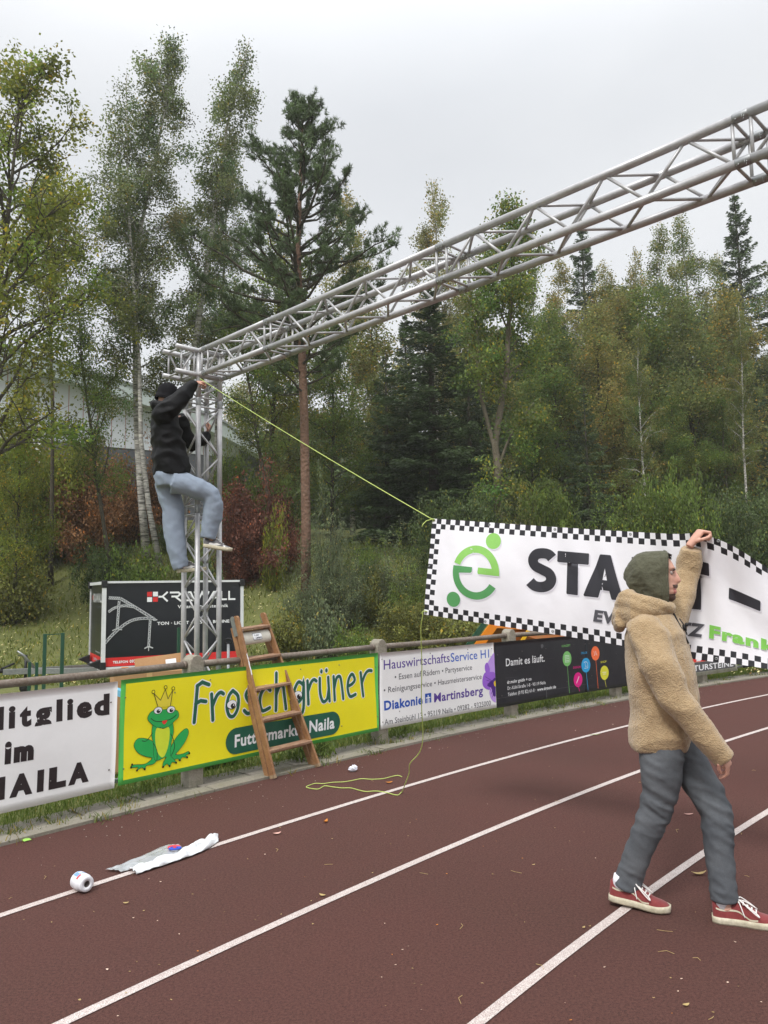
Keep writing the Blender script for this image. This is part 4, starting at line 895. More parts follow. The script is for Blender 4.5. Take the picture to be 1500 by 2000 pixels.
mb = MB(); mb.tube([tp(-1.08, SS / 2 + .09, .12), tp(-1.08, SS / 2 + .09, .62)], .024, 10); mb.tube([tp(-1.08, SS / 2 + .09, .60), tp(-1.20, SS / 2 + .09, .62)], .008, 6)
T = Matrix.Translation(tp(-1.08, SS / 2 + .09, .09)) @ ts.to_track_quat('Z', 'Y').to_matrix().to_4x4(); mb.lathe([(0, -.025), (.09, -.022), (.09, .022), (0, .025)], 18, T); keep(mb.build('jockey_wheel', M_dark, smooth=True), trl)
for b_ in (.18, SS - .18):
    mb = MB(); c_ = tp(-.10, b_, .44); mb.add([c_ + tl * x_ + ts * y_ + Vector((0, 0, q_)) for x_, y_, q_ in ((-.11, -.08, .02), (-.11, .08, .02), (.08, .08, -.07), (.08, -.08, -.07), (.08, -.08, .09), (.08, .08, .09))], [(0, 1, 2, 3), (0, 4, 5, 1), (0, 3, 4), (1, 5, 2), (2, 5, 4, 3)])
    keep(mb.build('wheel_chock', M_pl), trl)

# ------------------------------------------------------------------ things behind the fence
M_gp = mat('green_paint', srgb(34, 78, 58), .5, var=[(8, .4, srgb(24, 58, 44))])
def gframe(pxs, Y, label, bar=True, w_=.05):
    t = thing('steel_frame', label, 'steel frame', tuple(at(pxs[0][0], 1290, Y)))
    for x_, ytop in pxs:
        p = at(x_, ytop, Y); mb = MB(); mb.box((p.x, p.y, p.z / 2 - .05), (w_, w_, p.z + .1), .5); keep(mb.build('upright', M_gp, bevel=.003), t)
    if bar:
        a, c = at(*pxs[0], Y), at(*pxs[-1], Y); mb = MB(); mb.bar(a - Vector((0, 0, .01)), c - Vector((0, 0, .01)), .01, .008); keep(mb.build('crossbar', M_gp), t)
        mb = MB(); a = Vector((a.x, a.y, .3)); c = Vector((c.x, c.y, .3)); mb.bar(a, c, .04, .04); keep(mb.build('crossbar', M_gp), t)
gframe([(88, 1238), (122.5, 1236)], 8.3, 'tall dark green steel frame of two square posts standing left of the trailer', w_=.036)
gframe([(58, 1293), (72, 1294)], 8.5, 'short pair of dark green steel posts at the far left behind the handrail', False, .032)
gframe([(349, 1226), (333, 1303)], 8.4, 'dark green post beside the truss tower in front of the trailer', False, .03)
M_card = mat('cardboard', srgb(176, 136, 94), .85, var=[(3, .4, srgb(156, 116, 78)), (50, .3, srgb(190, 152, 110))], bump=[(60, .2, .002)]); M_tape = mat('packing_tape', srgb(196, 160, 112), .3)
def carton(c, d, rz, tilt, label):
    t = thing('cardboard_box', label, 'box', c); M = Matrix.Rotation(rz, 3, 'Z') @ Matrix.Rotation(tilt, 3, 'Y')
    mb = MB(); mb.box(c, d, M=M); keep(mb.build('carton', M_card, bevel=.004), t)
    mb = MB(); mb.box(Vector(c) + M @ Vector((0, 0, d[2] / 2 + .001)), (d[0] * 1.002, .05, .0015), M=M); mb.box(Vector(c) + M @ Vector((0, -d[1] / 2 - .001, d[2] * .36)), (.05, .0015, d[2] * .28), M=M); keep(mb.build('tape', M_tape), t)
    mb = MB(); mb.box(Vector(c) + M @ Vector((d[0] * .28, -d[1] / 2 - .0015, d[2] * .28)), (d[0] * .16, .0015, d[2] * .25), M=M); keep(mb.build('paper_label', I_wht), t)
b1 = at(297, 1322, 7.3); carton((b1.x - .05, b1.y, .44), (.62, .40, .88), .42, 0, 'plain cardboard box standing behind the yellow banner by the handrail')
b2 = at(318, 1300, 7.75); carton((b2.x, b2.y + .1, .40), (.50, .34, .80), .35, 0, 'cardboard box standing behind the first one, close to the truss tower')
fl = thing('cardboard_sheet', 'tilted piece of cardboard with a white printed label, on top of the boxes', 'cardboard', (b2.x, b2.y, .8)); Mf = Matrix.Rotation(.30, 3, 'Z') @ Matrix.Rotation(-.10, 3, 'Y') @ Matrix.Rotation(-.9, 3, 'X')
mb = MB(); mb.box((b2.x - .02, b2.y - .05, .895), (.46, .012, .17), M=Mf @ Matrix.Rotation(.5, 3, 'X')); keep(mb.build('sheet', M_card), fl); mb = MB(); mb.box((b2.x + .10, b2.y - .064, .905), (.10, .003, .085), M=Mf @ Matrix.Rotation(.5, 3, 'X')); keep(mb.build('paper_label', I_wht), fl)
# steel bar with an eye behind the ladder
ag = thing('ground_anchor', 'thin galvanised steel bar with a ring at its top, standing behind the ladder', 'steel bar', tuple(at(447, 1290, 8.2)))
a = at(446, 1258, 8.2); mb = MB(); mb.tube([(a.x, a.y, -.1), (a.x, a.y, a.z)], .016, 10); keep(mb.build('bar', M_galv, smooth=True), ag)
mb = MB(); mb.tube([(a.x + .035 * cos(t), a.y, a.z + .03 + .028 * sin(t)) for t in np.linspace(0, 2 * pi, 15)], .008, 8, caps=False); keep(mb.build('eye', M_dark, smooth=True), ag)
# orange play slide, tipped, behind the black banner
M_or = mat('slide_orange', srgb(232, 138, 30), .45, var=[(4, .4, srgb(196, 104, 24))]); M_or2 = mat('slide_brown', srgb(150, 82, 28), .5, var=[(5, .7, srgb(112, 84, 24)), (2, .5, srgb(172, 96, 30))])
sld = thing('tipped_tray', 'large orange and rust coloured metal tray standing tipped behind the black banner', 'metal tray', tuple(at(980, 1250, 12.5)))
Y0 = 12.3
A0, A1, A2, A3 = at(918, 1282, Y0), at(962, 1222, Y0), at(1120, 1233, Y0 + 1.2), at(1190, 1290, Y0 + 1.2)
nrm = Vector((.2, -1, .1)).normalized()
mb = MB(); vs = [p for p in (A0, A1, A2, A3)]; vs += [p - nrm * .03 for p in vs]; mb.add(vs, [(0, 1, 2, 3), (7, 6, 5, 4), (0, 4, 5, 1), (1, 5, 6, 2), (2, 6, 7, 3), (3, 7, 4, 0)]); keep(mb.build('panel', M_or2), sld)
mb = MB(); mb.bar(A0 + nrm * .04, A1 + nrm * .04, .13, .05, up=nrm); keep(mb.build('side_rail', M_or), sld)
mb = MB(); mb.bar(A1 + nrm * .03, A2 + nrm * .03, .07, .05, up=nrm); keep(mb.build('top_rail', M_or), sld)
mb = MB(); o_ = Vector((-.13, 0, .03)); mb.bar(A0 + o_, A1 + o_, .08, .05, up=nrm); keep(mb.build('edge_rail', M_gp), sld)
m1, m2 = at(1003, 1275, Y0 + .3), at(1030, 1232, Y0 + .3); mb = MB(); mb.bar(m1 + nrm * .05, m2 + nrm * .05, .05, .04, up=nrm); keep(mb.build('rib', mat('slide_yellow', srgb(236, 184, 40), .5)), sld)
mb = MB()
for p in (A0, A3): mb.tube([(p.x, p.y + .1, 0), (p.x, p.y + .05, p.z + .02)], .03, 8)
keep(mb.build('support', M_gp), sld)
tag(MB().box(tuple(at(232, 1352, 6.4)), (.05, .3, .05), .6).build('plastic_crate', mat('light_blue', srgb(110, 180, 210), .5)), 'bit of light blue plastic glimpsed in the gap between the white and yellow banners', 'crate')

# ------------------------------------------------------------------ small things on the track
M_tpw = mat('tape_white', srgb(232, 232, 236), .4, var=[(14, .25, srgb(206, 208, 216))]); M_core = mat('roll_core', srgb(110, 100, 98), .8)
c_ = gnd(160, 1741); rr_ = .045
def rollT(): return Matrix.Translation((c_.x, c_.y, rr_ + .004)) @ Vector((.72, -.62, 0)).normalized().to_track_quat('Z', 'Y').to_matrix().to_4x4()
tr_ = thing('tape_roll', 'white roll of tape with a blue and red label lying on the white lane line', 'tape roll', (c_.x, c_.y, 0))
mb = MB(); mb.lathe([(.0165, -.052), (.041, -.052), (.0445, -.046), (.045, 0), (.045, .022), (.041, .026), (.0405, .048), (.038, .052), (.0165, .052), (.0165, -.052)], 32, rollT()); keep(mb.build('tape', M_tpw, smooth=True), tr_).data
mb = MB(); mb.lathe([(.0168, -.051), (.0168, .051), (.0145, .0515), (.0145, -.0515)], 24, rollT()); keep(mb.build('core', M_core, smooth=True), tr_)
for nm, m, a0, a1, z_0, z_1 in (('label', ink('label_blue', (120, 158, 210)), 20, 120, -.040, .0), ('label', ink('label_red', (214, 84, 88)), 95, 135, .002, .018), ('label', I_wht, 40, 92, -.028, -.010)):
    vs = []; T = rollT() @ Matrix.Rotation(R(10), 4, 'Z')
    for k in range(9):
        a = R(a0 + (a1 - a0) * k / 8); rq = .0456 if m is not I_wht else .0459
        vs += [T @ Vector((rq * cos(a), rq * sin(a), z_0)), T @ Vector((rq * cos(a), rq * sin(a), z_1))]
    mb = MB(); mb.add(vs, [(2 * k, 2 * k + 1, 2 * k + 3, 2 * k + 2) for k in range(8)]); keep(mb.build(nm, m), tr_)
M_film = mat('plastic_film', srgb(206, 210, 212), .22, spec=.6, var=[(9, .5, srgb(166, 172, 176))], bump=[(30, .4, .006)])
M_film2 = mat('plastic_sleeve', srgb(236, 238, 240), .22, spec=.6, var=[(10, .35, srgb(206, 210, 214))], bump=[(24, .6, .01)])
for m_, a_ in ((M_film, .50), (M_film2, .86)): m_.node_tree.nodes['Principled BSDF'].inputs['Alpha'].default_value = a_
def film(name, L, Rr, m, hgt, label, seed, fold=3):
    """crumpled strip between two edges given in photo pixels on the ground"""
    rs = random.Random(seed); nx, ny = 44, 14; vs = []
    Lp = cat3([gnd(*p) for p in L], 6); Rp_ = cat3([gnd(*p) for p in Rr], 6)
    for i in range(nx + 1):
        t = i / nx; a = Lp[int(t * (len(Lp) - 1))].lerp(Lp[min(int(t * (len(Lp) - 1)) + 1, len(Lp) - 1)], t * (len(Lp) - 1) % 1); c = Rp_[int(t * (len(Rp_) - 1))].lerp(Rp_[min(int(t * (len(Rp_) - 1)) + 1, len(Rp_) - 1)], t * (len(Rp_) - 1) % 1)
        for j in range(ny + 1):
            f = j / ny; p = a.lerp(c, f); h = abs(noise.noise((t * 9 + seed, f * fold, 0))) * hgt + hgt * .7 * sin(pi * f) * (.5 + .5 * noise.noise((t * 5, f * 2 + seed, 3))) + .0085
            vs.append((p.x + rs.uniform(-.001, .001), p.y, h if 0 < j < ny else .007 + .3 * h))
    mb = MB(); mb.add(vs, [(i * (ny + 1) + j, (i + 1) * (ny + 1) + j, (i + 1) * (ny + 1) + j + 1, i * (ny + 1) + j + 1) for i in range(nx) for j in range(ny)])
    o = mb.build(name, m, smooth=True); sd = o.modifiers.new('s', 'SOLIDIFY'); sd.thickness = .0012; return tag(o, label, 'plastic')
film('plastic_film', [(206, 1702), (262, 1683), (322, 1655), (352, 1655)], [(236, 1707), (283, 1693), (330, 1675), (356, 1663)], M_film, .020, 'translucent strip of packing film lying beside the white sleeve on the lane line', 3)
film('plastic_sleeve', [(250, 1703), (290, 1690), (350, 1668), (395, 1645), (424, 1637)], [(266, 1711), (296, 1701), (362, 1679), (405, 1661), (427, 1646)], M_film2, .040, 'crumpled long white plastic sleeve lying along the outer lane line', 8)
# scissors with a red and blue handle
sc_ = thing('scissors', 'pair of scissors with red and blue handles half tucked under the plastic film', 'scissors', tuple(gnd(355, 1656)))
p0 = gnd(352, 1656, .02); p1 = gnd(398, 1651, .012)
d = (p1 - p0).normalized(); nn_ = Vector((-d.y, d.x, 0))
mb = MB()
for s_ in (-1, 1): mb.add([p0 + nn_ * .004 * s_, p0 + nn_ * .013 * s_, p0 + d * .12 + nn_ * .008 * s_, p0 + d * .20 + nn_ * .001 * s_, p0 + Vector((0, 0, .003)) + nn_ * .004 * s_, p0 + d * .2 + Vector((0, 0, .002))], [(0, 1, 2, 3), (4, 5, 2, 1)])
keep(mb.build('blade', M_galv), sc_)
for s_, m in ((1, ink('handle_red', (214, 66, 74))), (-1, ink('handle_blue', (38, 78, 190)))):
    cc = p0 - d * .035 + nn_ * .016 * s_ + Vector((0, 0, .006)); mb = MB(); mb.tube([cc + d * .034 * cos(a) + nn_ * .017 * sin(a) for a in np.linspace(0, 2 * pi, 19)], .006, 8, caps=False); keep(mb.build('handle', m, smooth=True), sc_)
# scrap papers, wrapper
def scrap(name, px, m, label, cat, lift=.004, bow=.004):
    P_ = [gnd(*p) for p in px]; c = sum(P_, Vector()) / len(P_); mb = MB(); vs = [p + Vector((0, 0, lift + (bow if i % 2 else 0))) for i, p in enumerate(P_)] + [c + Vector((0, 0, lift + bow * 1.5))]
    n_ = len(P_); mb.add(vs, [(i, (i + 1) % n_, n_) for i in range(n_)]); return tag(mb.build(name, m), label, cat)
scrap('paper_scrap', [(36, 1638), (50, 1635), (62, 1641), (47, 1646)], mat('lime_paper', srgb(156, 206, 92), .7), 'small lime green scrap of paper lying on the track edge at the left', 'paper')
rw = random.Random(4); w0 = gnd(690, 1507); mb = MB(); 
bmw = bmesh.new(); bmesh.ops.create_icosphere(bmw, subdivisions=3, radius=.034)
for v in bmw.verts: k = .55 + .7 * noise.noise(v.co * 60) + .15 * rw.random(); v.co = Vector((v.co.x * (1 + k * .3), v.co.y * .8, max(v.co.z * .8, -.02) + .024)) * (.72 + .45 * k)
me = bpy.data.meshes.new('wrapper'); bmw.to_mesh(me); bmw.free(); me.materials.append(mat('crumpled_plastic', srgb(224, 226, 236), .2, spec=.7, bump=[(80, .6, .004)])); o = bpy.data.objects.new('plastic_wrapper', me); COL.objects.link(o); o.location = (w0.x, w0.y, .002); o.rotation_euler = (.0, 0, .6)
tag(o, 'crumpled clear plastic wrapper lying on the track near the cord loop', 'wrapper')
# fallen leaves that can be told apart
M_lo = mat('leaf_orange', srgb(206, 130, 40), .6, trans=.2, var=[(60, .5, srgb(160, 90, 30))]); M_ly = mat('leaf_straw', srgb(196, 172, 116), .7, trans=.2, var=[(60, .5, srgb(150, 120, 70))]); M_lp = mat('leaf_pink', srgb(206, 160, 148), .7); M_lg = mat('leaf_green', srgb(120, 150, 60), .6)
def leaf(x_, y_, L, m, label, rz, curl=.3, w_=.55):
    p = gnd(x_, y_); mb = MB(); n_ = 6; vs = []
    for i in range(n_ + 1):
        t = i / n_; ww = L * w_ * .5 * sin(pi * min(max(t, .04), .96)) ** .8; zc = .006 + curl * L * (2 * t - 1) ** 2 * .5
        for s_ in (-1, 0, 1): vs.append((L * (t - .5), s_ * ww, zc + abs(s_) * curl * ww * .7))
    mb.add(vs, [(i * 3 + j, i * 3 + j + 3, i * 3 + j + 4, i * 3 + j + 1) for i in range(n_) for j in (0, 1)])
    o = mb.build('fallen_leaf', m, smooth=True); o.location = (p.x, p.y, 0); o.rotation_euler = (0, 0, rz); return tag(o, label, 'leaf', group='leaves fallen on the track')
leaf(760, 1530, .062, M_lo, 'curled orange leaf lying inside the lime cord loop', .3)
leaf(636, 1607, .050, M_lo, 'bright orange leaf on the track just in front of the outer lane line', 1.2, .6)
leaf(541, 1630, .055, M_lp, 'pale pinkish leaf on the track close to the outer lane line', .5)
leaf(1161, 1436, .13, M_lg, 'narrow green leaf lying beside the outer lane line left of the standing man', .1, .1, .16)
leaf(246, 1766, .030, M_ly, 'small straw coloured leaf on the track right of the tape roll', .2)
leaf(630, 1751, .040, M_ly, 'small pale leaf on the track between the two nearest left lane lines', -.5)
leaf(1365, 1709, .085, M_ly, 'large dry straw coloured leaf between the standing man\'s feet', .1, .35, .35)
leaf(1345, 1592, .065, M_lp, 'thin pink leaf on the track behind the standing man\'s legs', .0, .2, .3)
leaf(1340, 1966, .030, M_ly, 'ragged straw leaf at the lower right edge of the track', .3)
leaf(1140, 1814, .022, M_ly, 'small beige leaf on the track in front of the rear red shoe', .8)
leaf(660, 1437, .05, M_ly, 'pale brown leaf near the foot of the fence post right of the ladder', .8) if False else None
leaf(1042, 1691, .022, M_ly, 'tiny yellowish leaf on the track midway between two lane lines', .4)
leaf(720, 1980, .024, M_ly, 'small dry leaf at the bottom edge of the track', 2.0) if False else None
# uncountable litter of crumbs and petals
mb = MB(); rl = random.Random(12)
for i in range(150):
    while True:
        x_, y_ = rl.uniform(0, 1500), rl.uniform(1360, 2000); p = gnd(x_, y_)
        if hypot(p.x - CX, p.y - CY) < 45.1: break
    q_ = rl.uniform(.002, .007) * (1.6 if y_ < 1500 else 1); a0 = rl.uniform(0, 6); el = rl.uniform(.3, .9)
    mb.add([(p.x + q_ * cos(a0 + t) , p.y + q_ * el * sin(a0 + t), .006 + rl.uniform(0, .004)) for t in (0, 1.3, 2.6, 3.9, 5.2)], [(0, 1, 2, 3, 4)], mi=rl.choice([0, 0, 1, 1, 0, 2, 3, 3]))
tag(mb.build('litter', [M_ly, mat('petal', srgb(224, 196, 176), .7), M_lo, mat('bit_brown', srgb(128, 104, 66), .8)]), 'tiny dry leaf bits and petals scattered over the red track', 'leaf litter', kind='stuff')
# dry stalks
mb = MB()
for i in range(22):
    x_, y_ = rl.uniform(0, 1500), rl.uniform(1450, 2000); p = gnd(x_, y_)
    if hypot(p.x - CX, p.y - CY) > 45: continue
    a = rl.uniform(0, 6); L = rl.uniform(.02, .07); mb.tube([(p.x, p.y, .005), (p.x + L * .5 * cos(a), p.y + L * .5 * sin(a), .009), (p.x + L * cos(a + .4), p.y + L * sin(a + .4), .005)], .0011, 4)
tag(mb.build('dry_stalks', M_ly), 'thin dry grass stalks lying scattered on the red track', 'grass stalks', kind='stuff')
# ------------------------------------------------------------------ trees and shrubs
def leafmat(name, rgb, trans=.48, rough=.55): return mat(name, rgb, rough, spec=.35, attr='tint', trans=trans)
LM = dict(birch=leafmat('leaf_birch', (.170, .205, .062)), grey=leafmat('leaf_greygreen', (.150, .185, .066)), yel=leafmat('leaf_yellowgreen', (.205, .235, .034), .45), mid=leafmat('leaf_mid', (.140, .195, .042)), dark=leafmat('leaf_dark', (.085, .125, .038), .25),
          pine=leafmat('needle_pine', (.105, .155, .062), .15, .5), spruce=leafmat('needle_spruce', (.056, .088, .030), .12, .55), red=leafmat('leaf_red', (.180, .070, .045), .3), rust=leafmat('leaf_rust', (.270, .140, .060), .3), olive=leafmat('leaf_olive', (.175, .185, .045), .35), fresh=leafmat('leaf_fresh', (.150, .220, .045), .42), willow=leafmat('leaf_willow', (.145, .180, .090), .3), ybirch=leafmat('leaf_birch_yellowing', (.235, .232, .068)))
BK_birch = mat('bark_birch', srgb(214, 210, 202), .8, var=[(2.6, .35, srgb(150, 146, 136)), (9, .85, srgb(46, 42, 38), 3)], bump=[(30, .4, .01)])
BK_birch.node_tree.nodes  # horizontal dark bands: squeeze the mottling along the trunk
for nd in BK_birch.node_tree.nodes:
    if nd.type == 'TEX_NOISE' and abs(nd.inputs['Scale'].default_value - 9) < .1:
        mpn = N(BK_birch.node_tree, 'ShaderNodeMapping'); mpn.inputs['Scale'].default_value = (.5, .5, 2.6)
        l_ = nd.inputs[0].links[0]; sckt = l_.from_socket; BK_birch.node_tree.links.new(sckt, mpn.inputs[0]); BK_birch.node_tree.links.new(mpn.outputs[0], nd.inputs[0])
BK_pine = mat('bark_pine', srgb(112, 90, 76), .9, var=[(6, .7, srgb(88, 66, 54)), (30, .5, srgb(150, 112, 90))], bump=[(14, .8, .03, 'vor')])
BK_dark = mat('bark_dark', srgb(70, 62, 50), .92, var=[(7, .7, srgb(46, 42, 34)), (20, .4, srgb(96, 92, 74))], bump=[(18, .7, .02)])
BK_oak = mat('bark_grey', srgb(106, 96, 82), .92, var=[(5, .7, srgb(78, 72, 58)), (24, .5, srgb(130, 124, 106))], bump=[(20, .7, .02)])

def leafmesh(name, P, L, Wd, tint, m, rs, D=None, up=.0, dj=1.0):
    """one rhombus per leaf; D = preferred axis per leaf"""
    n = len(P); A = rs.normal(size=(n, 3))
    if D is not None: A = D + A * dj
    A[:, 2] -= up; A /= np.linalg.norm(A, axis=1)[:, None]
    B = np.cross(A, rs.normal(size=(n, 3))); B /= np.linalg.norm(B, axis=1)[:, None] + 1e-9
    l = L * (.65 + .7 * rs.rand(n))[:, None]; w_ = Wd * (.65 + .7 * rs.rand(n))[:, None]
    V = np.stack([P - A * l * .5, P + B * w_ * .5 - A * l * .06, P + A * l * .5, P - B * w_ * .5 - A * l * .06], 1).reshape(-1, 3)
    me = bpy.data.meshes.new(name); me.vertices.add(len(V)); me.vertices.foreach_set('co', V.astype('f').ravel())
    me.loops.add(4 * n); me.loops.foreach_set('vertex_index', np.arange(4 * n, dtype='i')); me.polygons.add(n); me.polygons.foreach_set('loop_start', np.arange(0, 4 * n, 4, dtype='i'))
    me.update(calc_edges=True)
    a = me.attributes.new('tint', 'FLOAT_COLOR', 'FACE'); a.data.foreach_set('color', np.c_[tint, np.ones(n)].astype('f').ravel())
    me.materials.append(m); return me
def unit(v): return v / (np.linalg.norm(v) + 1e-9)
def branch(rs, p, d, L, n, grav, wob):
    pts = [p.copy()]; d = d.copy()
    for i in range(n):
        d = unit(d + np.array([0, 0, grav]) / n + rs.normal(size=3) * wob / n); p = p + d * L / n; pts.append(p.copy())
    return np.array(pts)
def lerp_path(pts, t):
    k = t * (len(pts) - 1); i = min(int(k), len(pts) - 2); return pts[i] + (pts[i + 1] - pts[i]) * (k - i)

def make_tree(kind, seed, H=12, spread=2.2, clear=.25, nprim=34, el=50, grav=-.5, n2=6, leaves=18000, L=.06, Wd=.04, m='birch', bark=BK_birch, r0=.11, prof=None, path=None, clump=.16, hang=.0, yellow=.03, jit=.0, gap=.25, sec=.42, branch_vis=1.0, contrast=.22, ends=None, kd=1.0, forks=()):
    rs = np.random.RandomState(seed); mb = MB()
    prof = prof or (lambda f: (1 - f) ** .55 * (.45 + .55 * min(1, f * 3 + .2)))
    if path is None:
        nn = 9; off = np.cumsum(rs.normal(size=(nn, 2)) * H * .008, 0); path = [(off[i, 0] * i / nn, off[i, 1] * i / nn, H * i / (nn - 1)) for i in range(nn)]
    path = np.array(path, float); hs = path[:, 2] / path[-1, 2]
    rad = [max(.012, r0 * (1 - .93 * h) ** .8) * (1.25 if h == 0 else 1) for h in hs]
    mb.tube([tuple(p) for p in path], rad, 10, caps=True)
    def trunk_at(h): return np.array([np.interp(h, hs, path[:, k]) for k in range(3)])
    tw = []; az = rs.rand() * 6
    for fk, fr_ in forks:
        fk = np.array(fk, float); mb.tube([tuple(p) for p in cat3(fk, 3)], list(np.linspace(fr_, fr_ * .25, 3 * (len(fk) - 1) + 1)), 8); tw.append((fk[len(fk) // 2:], 2.2, 1.0))
        for j in range(9):
            q_ = lerp_path(fk, .35 + .62 * j / 9); b = branch(rs, q_, unit(rs.normal(size=3) + np.array([0, 0, .6])), .9, 4, .1, .9); mb.tube([tuple(x) for x in b], [.016, .012, .009, .006, .003], 4, caps=False); tw.append((b, .8, 1.0))
    for i in range(nprim):
        f = (i + rs.rand()) / nprim; h = clear + (1 - clear) * f * .985; p = trunk_at(h); az += 2.4 + rs.normal() * .35
        Lp = spread * prof(f) * (.65 + .5 * rs.rand()); e = R(el + (80 - el) * f ** 2 * .7 + rs.normal() * 8)
        d = np.array([cos(az) * cos(e), sin(az) * cos(e), sin(e)])
        b = branch(rs, p, d, Lp, 6, grav, .9); rb = max(.007, min(r0 * .42, .016 * Lp ** 1.1 + .006) * (1 - .4 * f)) * branch_vis
        mb.tube([tuple(q_) for q_ in b], [rb * (1 - .85 * k / 6) for k in range(7)], 5, caps=False)
        tw.append((b, Lp * .6, .45))
        for j in range(n2):
            t = .22 + .76 * (j + rs.rand()) / n2; q_ = lerp_path(b, t); dd = unit(b[-1] - b[0]); sd = unit(np.cross(dd, [0, 0, 1]) * rs.choice([-1, 1]) + dd * .9 + rs.normal(size=3) * .35)
            L2 = Lp * sec * (1.15 - .6 * t) * (.7 + .6 * rs.rand()); s_ = branch(rs, q_, sd, L2, 4, grav * 1.3, 1.0)
            if L2 > .25: mb.tube([tuple(x) for x in s_], [rb * .38, rb * .3, rb * .22, rb * .14, rb * .06], 4, caps=False)
            tw.append((s_, L2, 1.0))
    W_ = np.array([a * c for _, a, c in tw]); W_ *= np.where(rs.rand(len(W_)) < gap, .12, 1) * (.4 + 1.2 * rs.rand(len(W_))); W_ /= W_.sum()
    cnt = rs.multinomial(leaves, W_); P = []; T = []; D = []
    for (b, _, _), c in zip(tw, cnt):
        if c == 0: continue
        t = (.25 + .75 * rs.rand(c) ** .7) * (len(b) - 1); i = np.minimum(t.astype(int), len(b) - 2); q_ = b[i] + (b[i + 1] - b[i]) * (t - i)[:, None]
        q_ = q_ + rs.normal(size=(c, 3)) * clump * np.array([1, 1, .8]); q_[:, 2] -= hang * rs.rand(c) ** 1.5
        P.append(q_); base = 1 + contrast * rs.normal(); T.append(np.ones((c, 3)) * max(.5, base) * np.array([1 + .12 * rs.normal(), 1, 1]))
        D.append(np.repeat(unit(b[-1] - b[0])[None], c, 0))
    P = np.concatenate(P); T = np.concatenate(T); D = np.concatenate(D); T *= (.75 + .5 * rs.rand(len(T)))[:, None]
    yy = rs.rand(len(T)) < yellow; T[yy] *= np.array([2.4, 1.55, .8])
    return mb.mesh(kind + '_wood', bark, True), leafmesh(kind + '_leaves', P, L, Wd, T, LM[m], rs, D * kd, up=.35), path[-1, 2]

def make_spruce(seed, H=12, spread=2.0, leaves=26000, m='spruce', clear=.02, L=.11, Wd=.035, whorls=34, bark=BK_dark, r0=.13, droop=-.35, power=.85):
    rs = np.random.RandomState(seed); mb = MB(); mb.tube([(0, 0, 0), (.02, 0, H * .5), (0, .02, H)], [r0, r0 * .55, .012], 8)
    tw = []
    for i in range(whorls):
        f = (i + .5) / whorls; z = H * (clear + (1 - clear) * f * .99); k = rs.randint(4, 7); a0 = rs.rand() * 6
        for j in range(k):
            a = a0 + 2 * pi * j / k + rs.normal() * .2; Lb = spread * (1 - f) ** power * (.65 + .55 * rs.rand()) + .10; e = R(-8 + 45 * f + rs.normal() * 6)
            b = branch(rs, np.array([0, 0, z]), np.array([cos(a) * cos(e), sin(a) * cos(e), sin(e)]), Lb, 5, droop + .25 * f, .35); b[-1][2] += Lb * .05
            mb.tube([tuple(q_) for q_ in b], [.018 * (1 - f) + .006, .01, .008, .006, .004, .002], 4, caps=False); tw.append((b, Lb, f))
    W_ = np.array([c ** 1.25 * (.5 + rs.rand()) for _, c, _ in tw]); W_ /= W_.sum(); cnt = rs.multinomial(leaves, W_); P = []; T = []; D = []
    for (b, Lb, f), c in zip(tw, cnt):
        t = (.12 + .88 * rs.rand(c)) * 5; i = np.minimum(t.astype(int), 4); q_ = b[i] + (b[i + 1] - b[i]) * (t - i)[:, None]
        d = unit(b[-1] - b[0]); s_ = unit(np.cross(d, [0, 0, 1])); side_ = rs.uniform(-1, 1, c) * Lb * .34 * (1.1 - t / 5 * .8)
        q_ = q_ + s_ * side_[:, None] + d * (np.abs(side_) * .5)[:, None]; q_[:, 2] -= np.abs(side_) * .25 + rs.rand(c) ** 2 * .16
        P.append(q_); D.append(d[None] * .8 + s_[None] * np.sign(side_)[:, None] * .9 + np.array([[0, 0, -.45]])); T.append(np.ones((c, 3)) * (1 + .25 * rs.normal()) * np.array([1, 1, 1]) * (1 + .5 * (t / 5) ** 3)[:, None])
    P = np.concatenate(P); D = np.concatenate(D); T = np.clip(np.concatenate(T), .4, 2.4) * (.75 + .5 * rs.rand(len(P)))[:, None]
    return mb.mesh('conifer_wood', bark, True), leafmesh('conifer_needles', P, L, Wd, T, LM[m], rs, D, up=.1, dj=.42), H

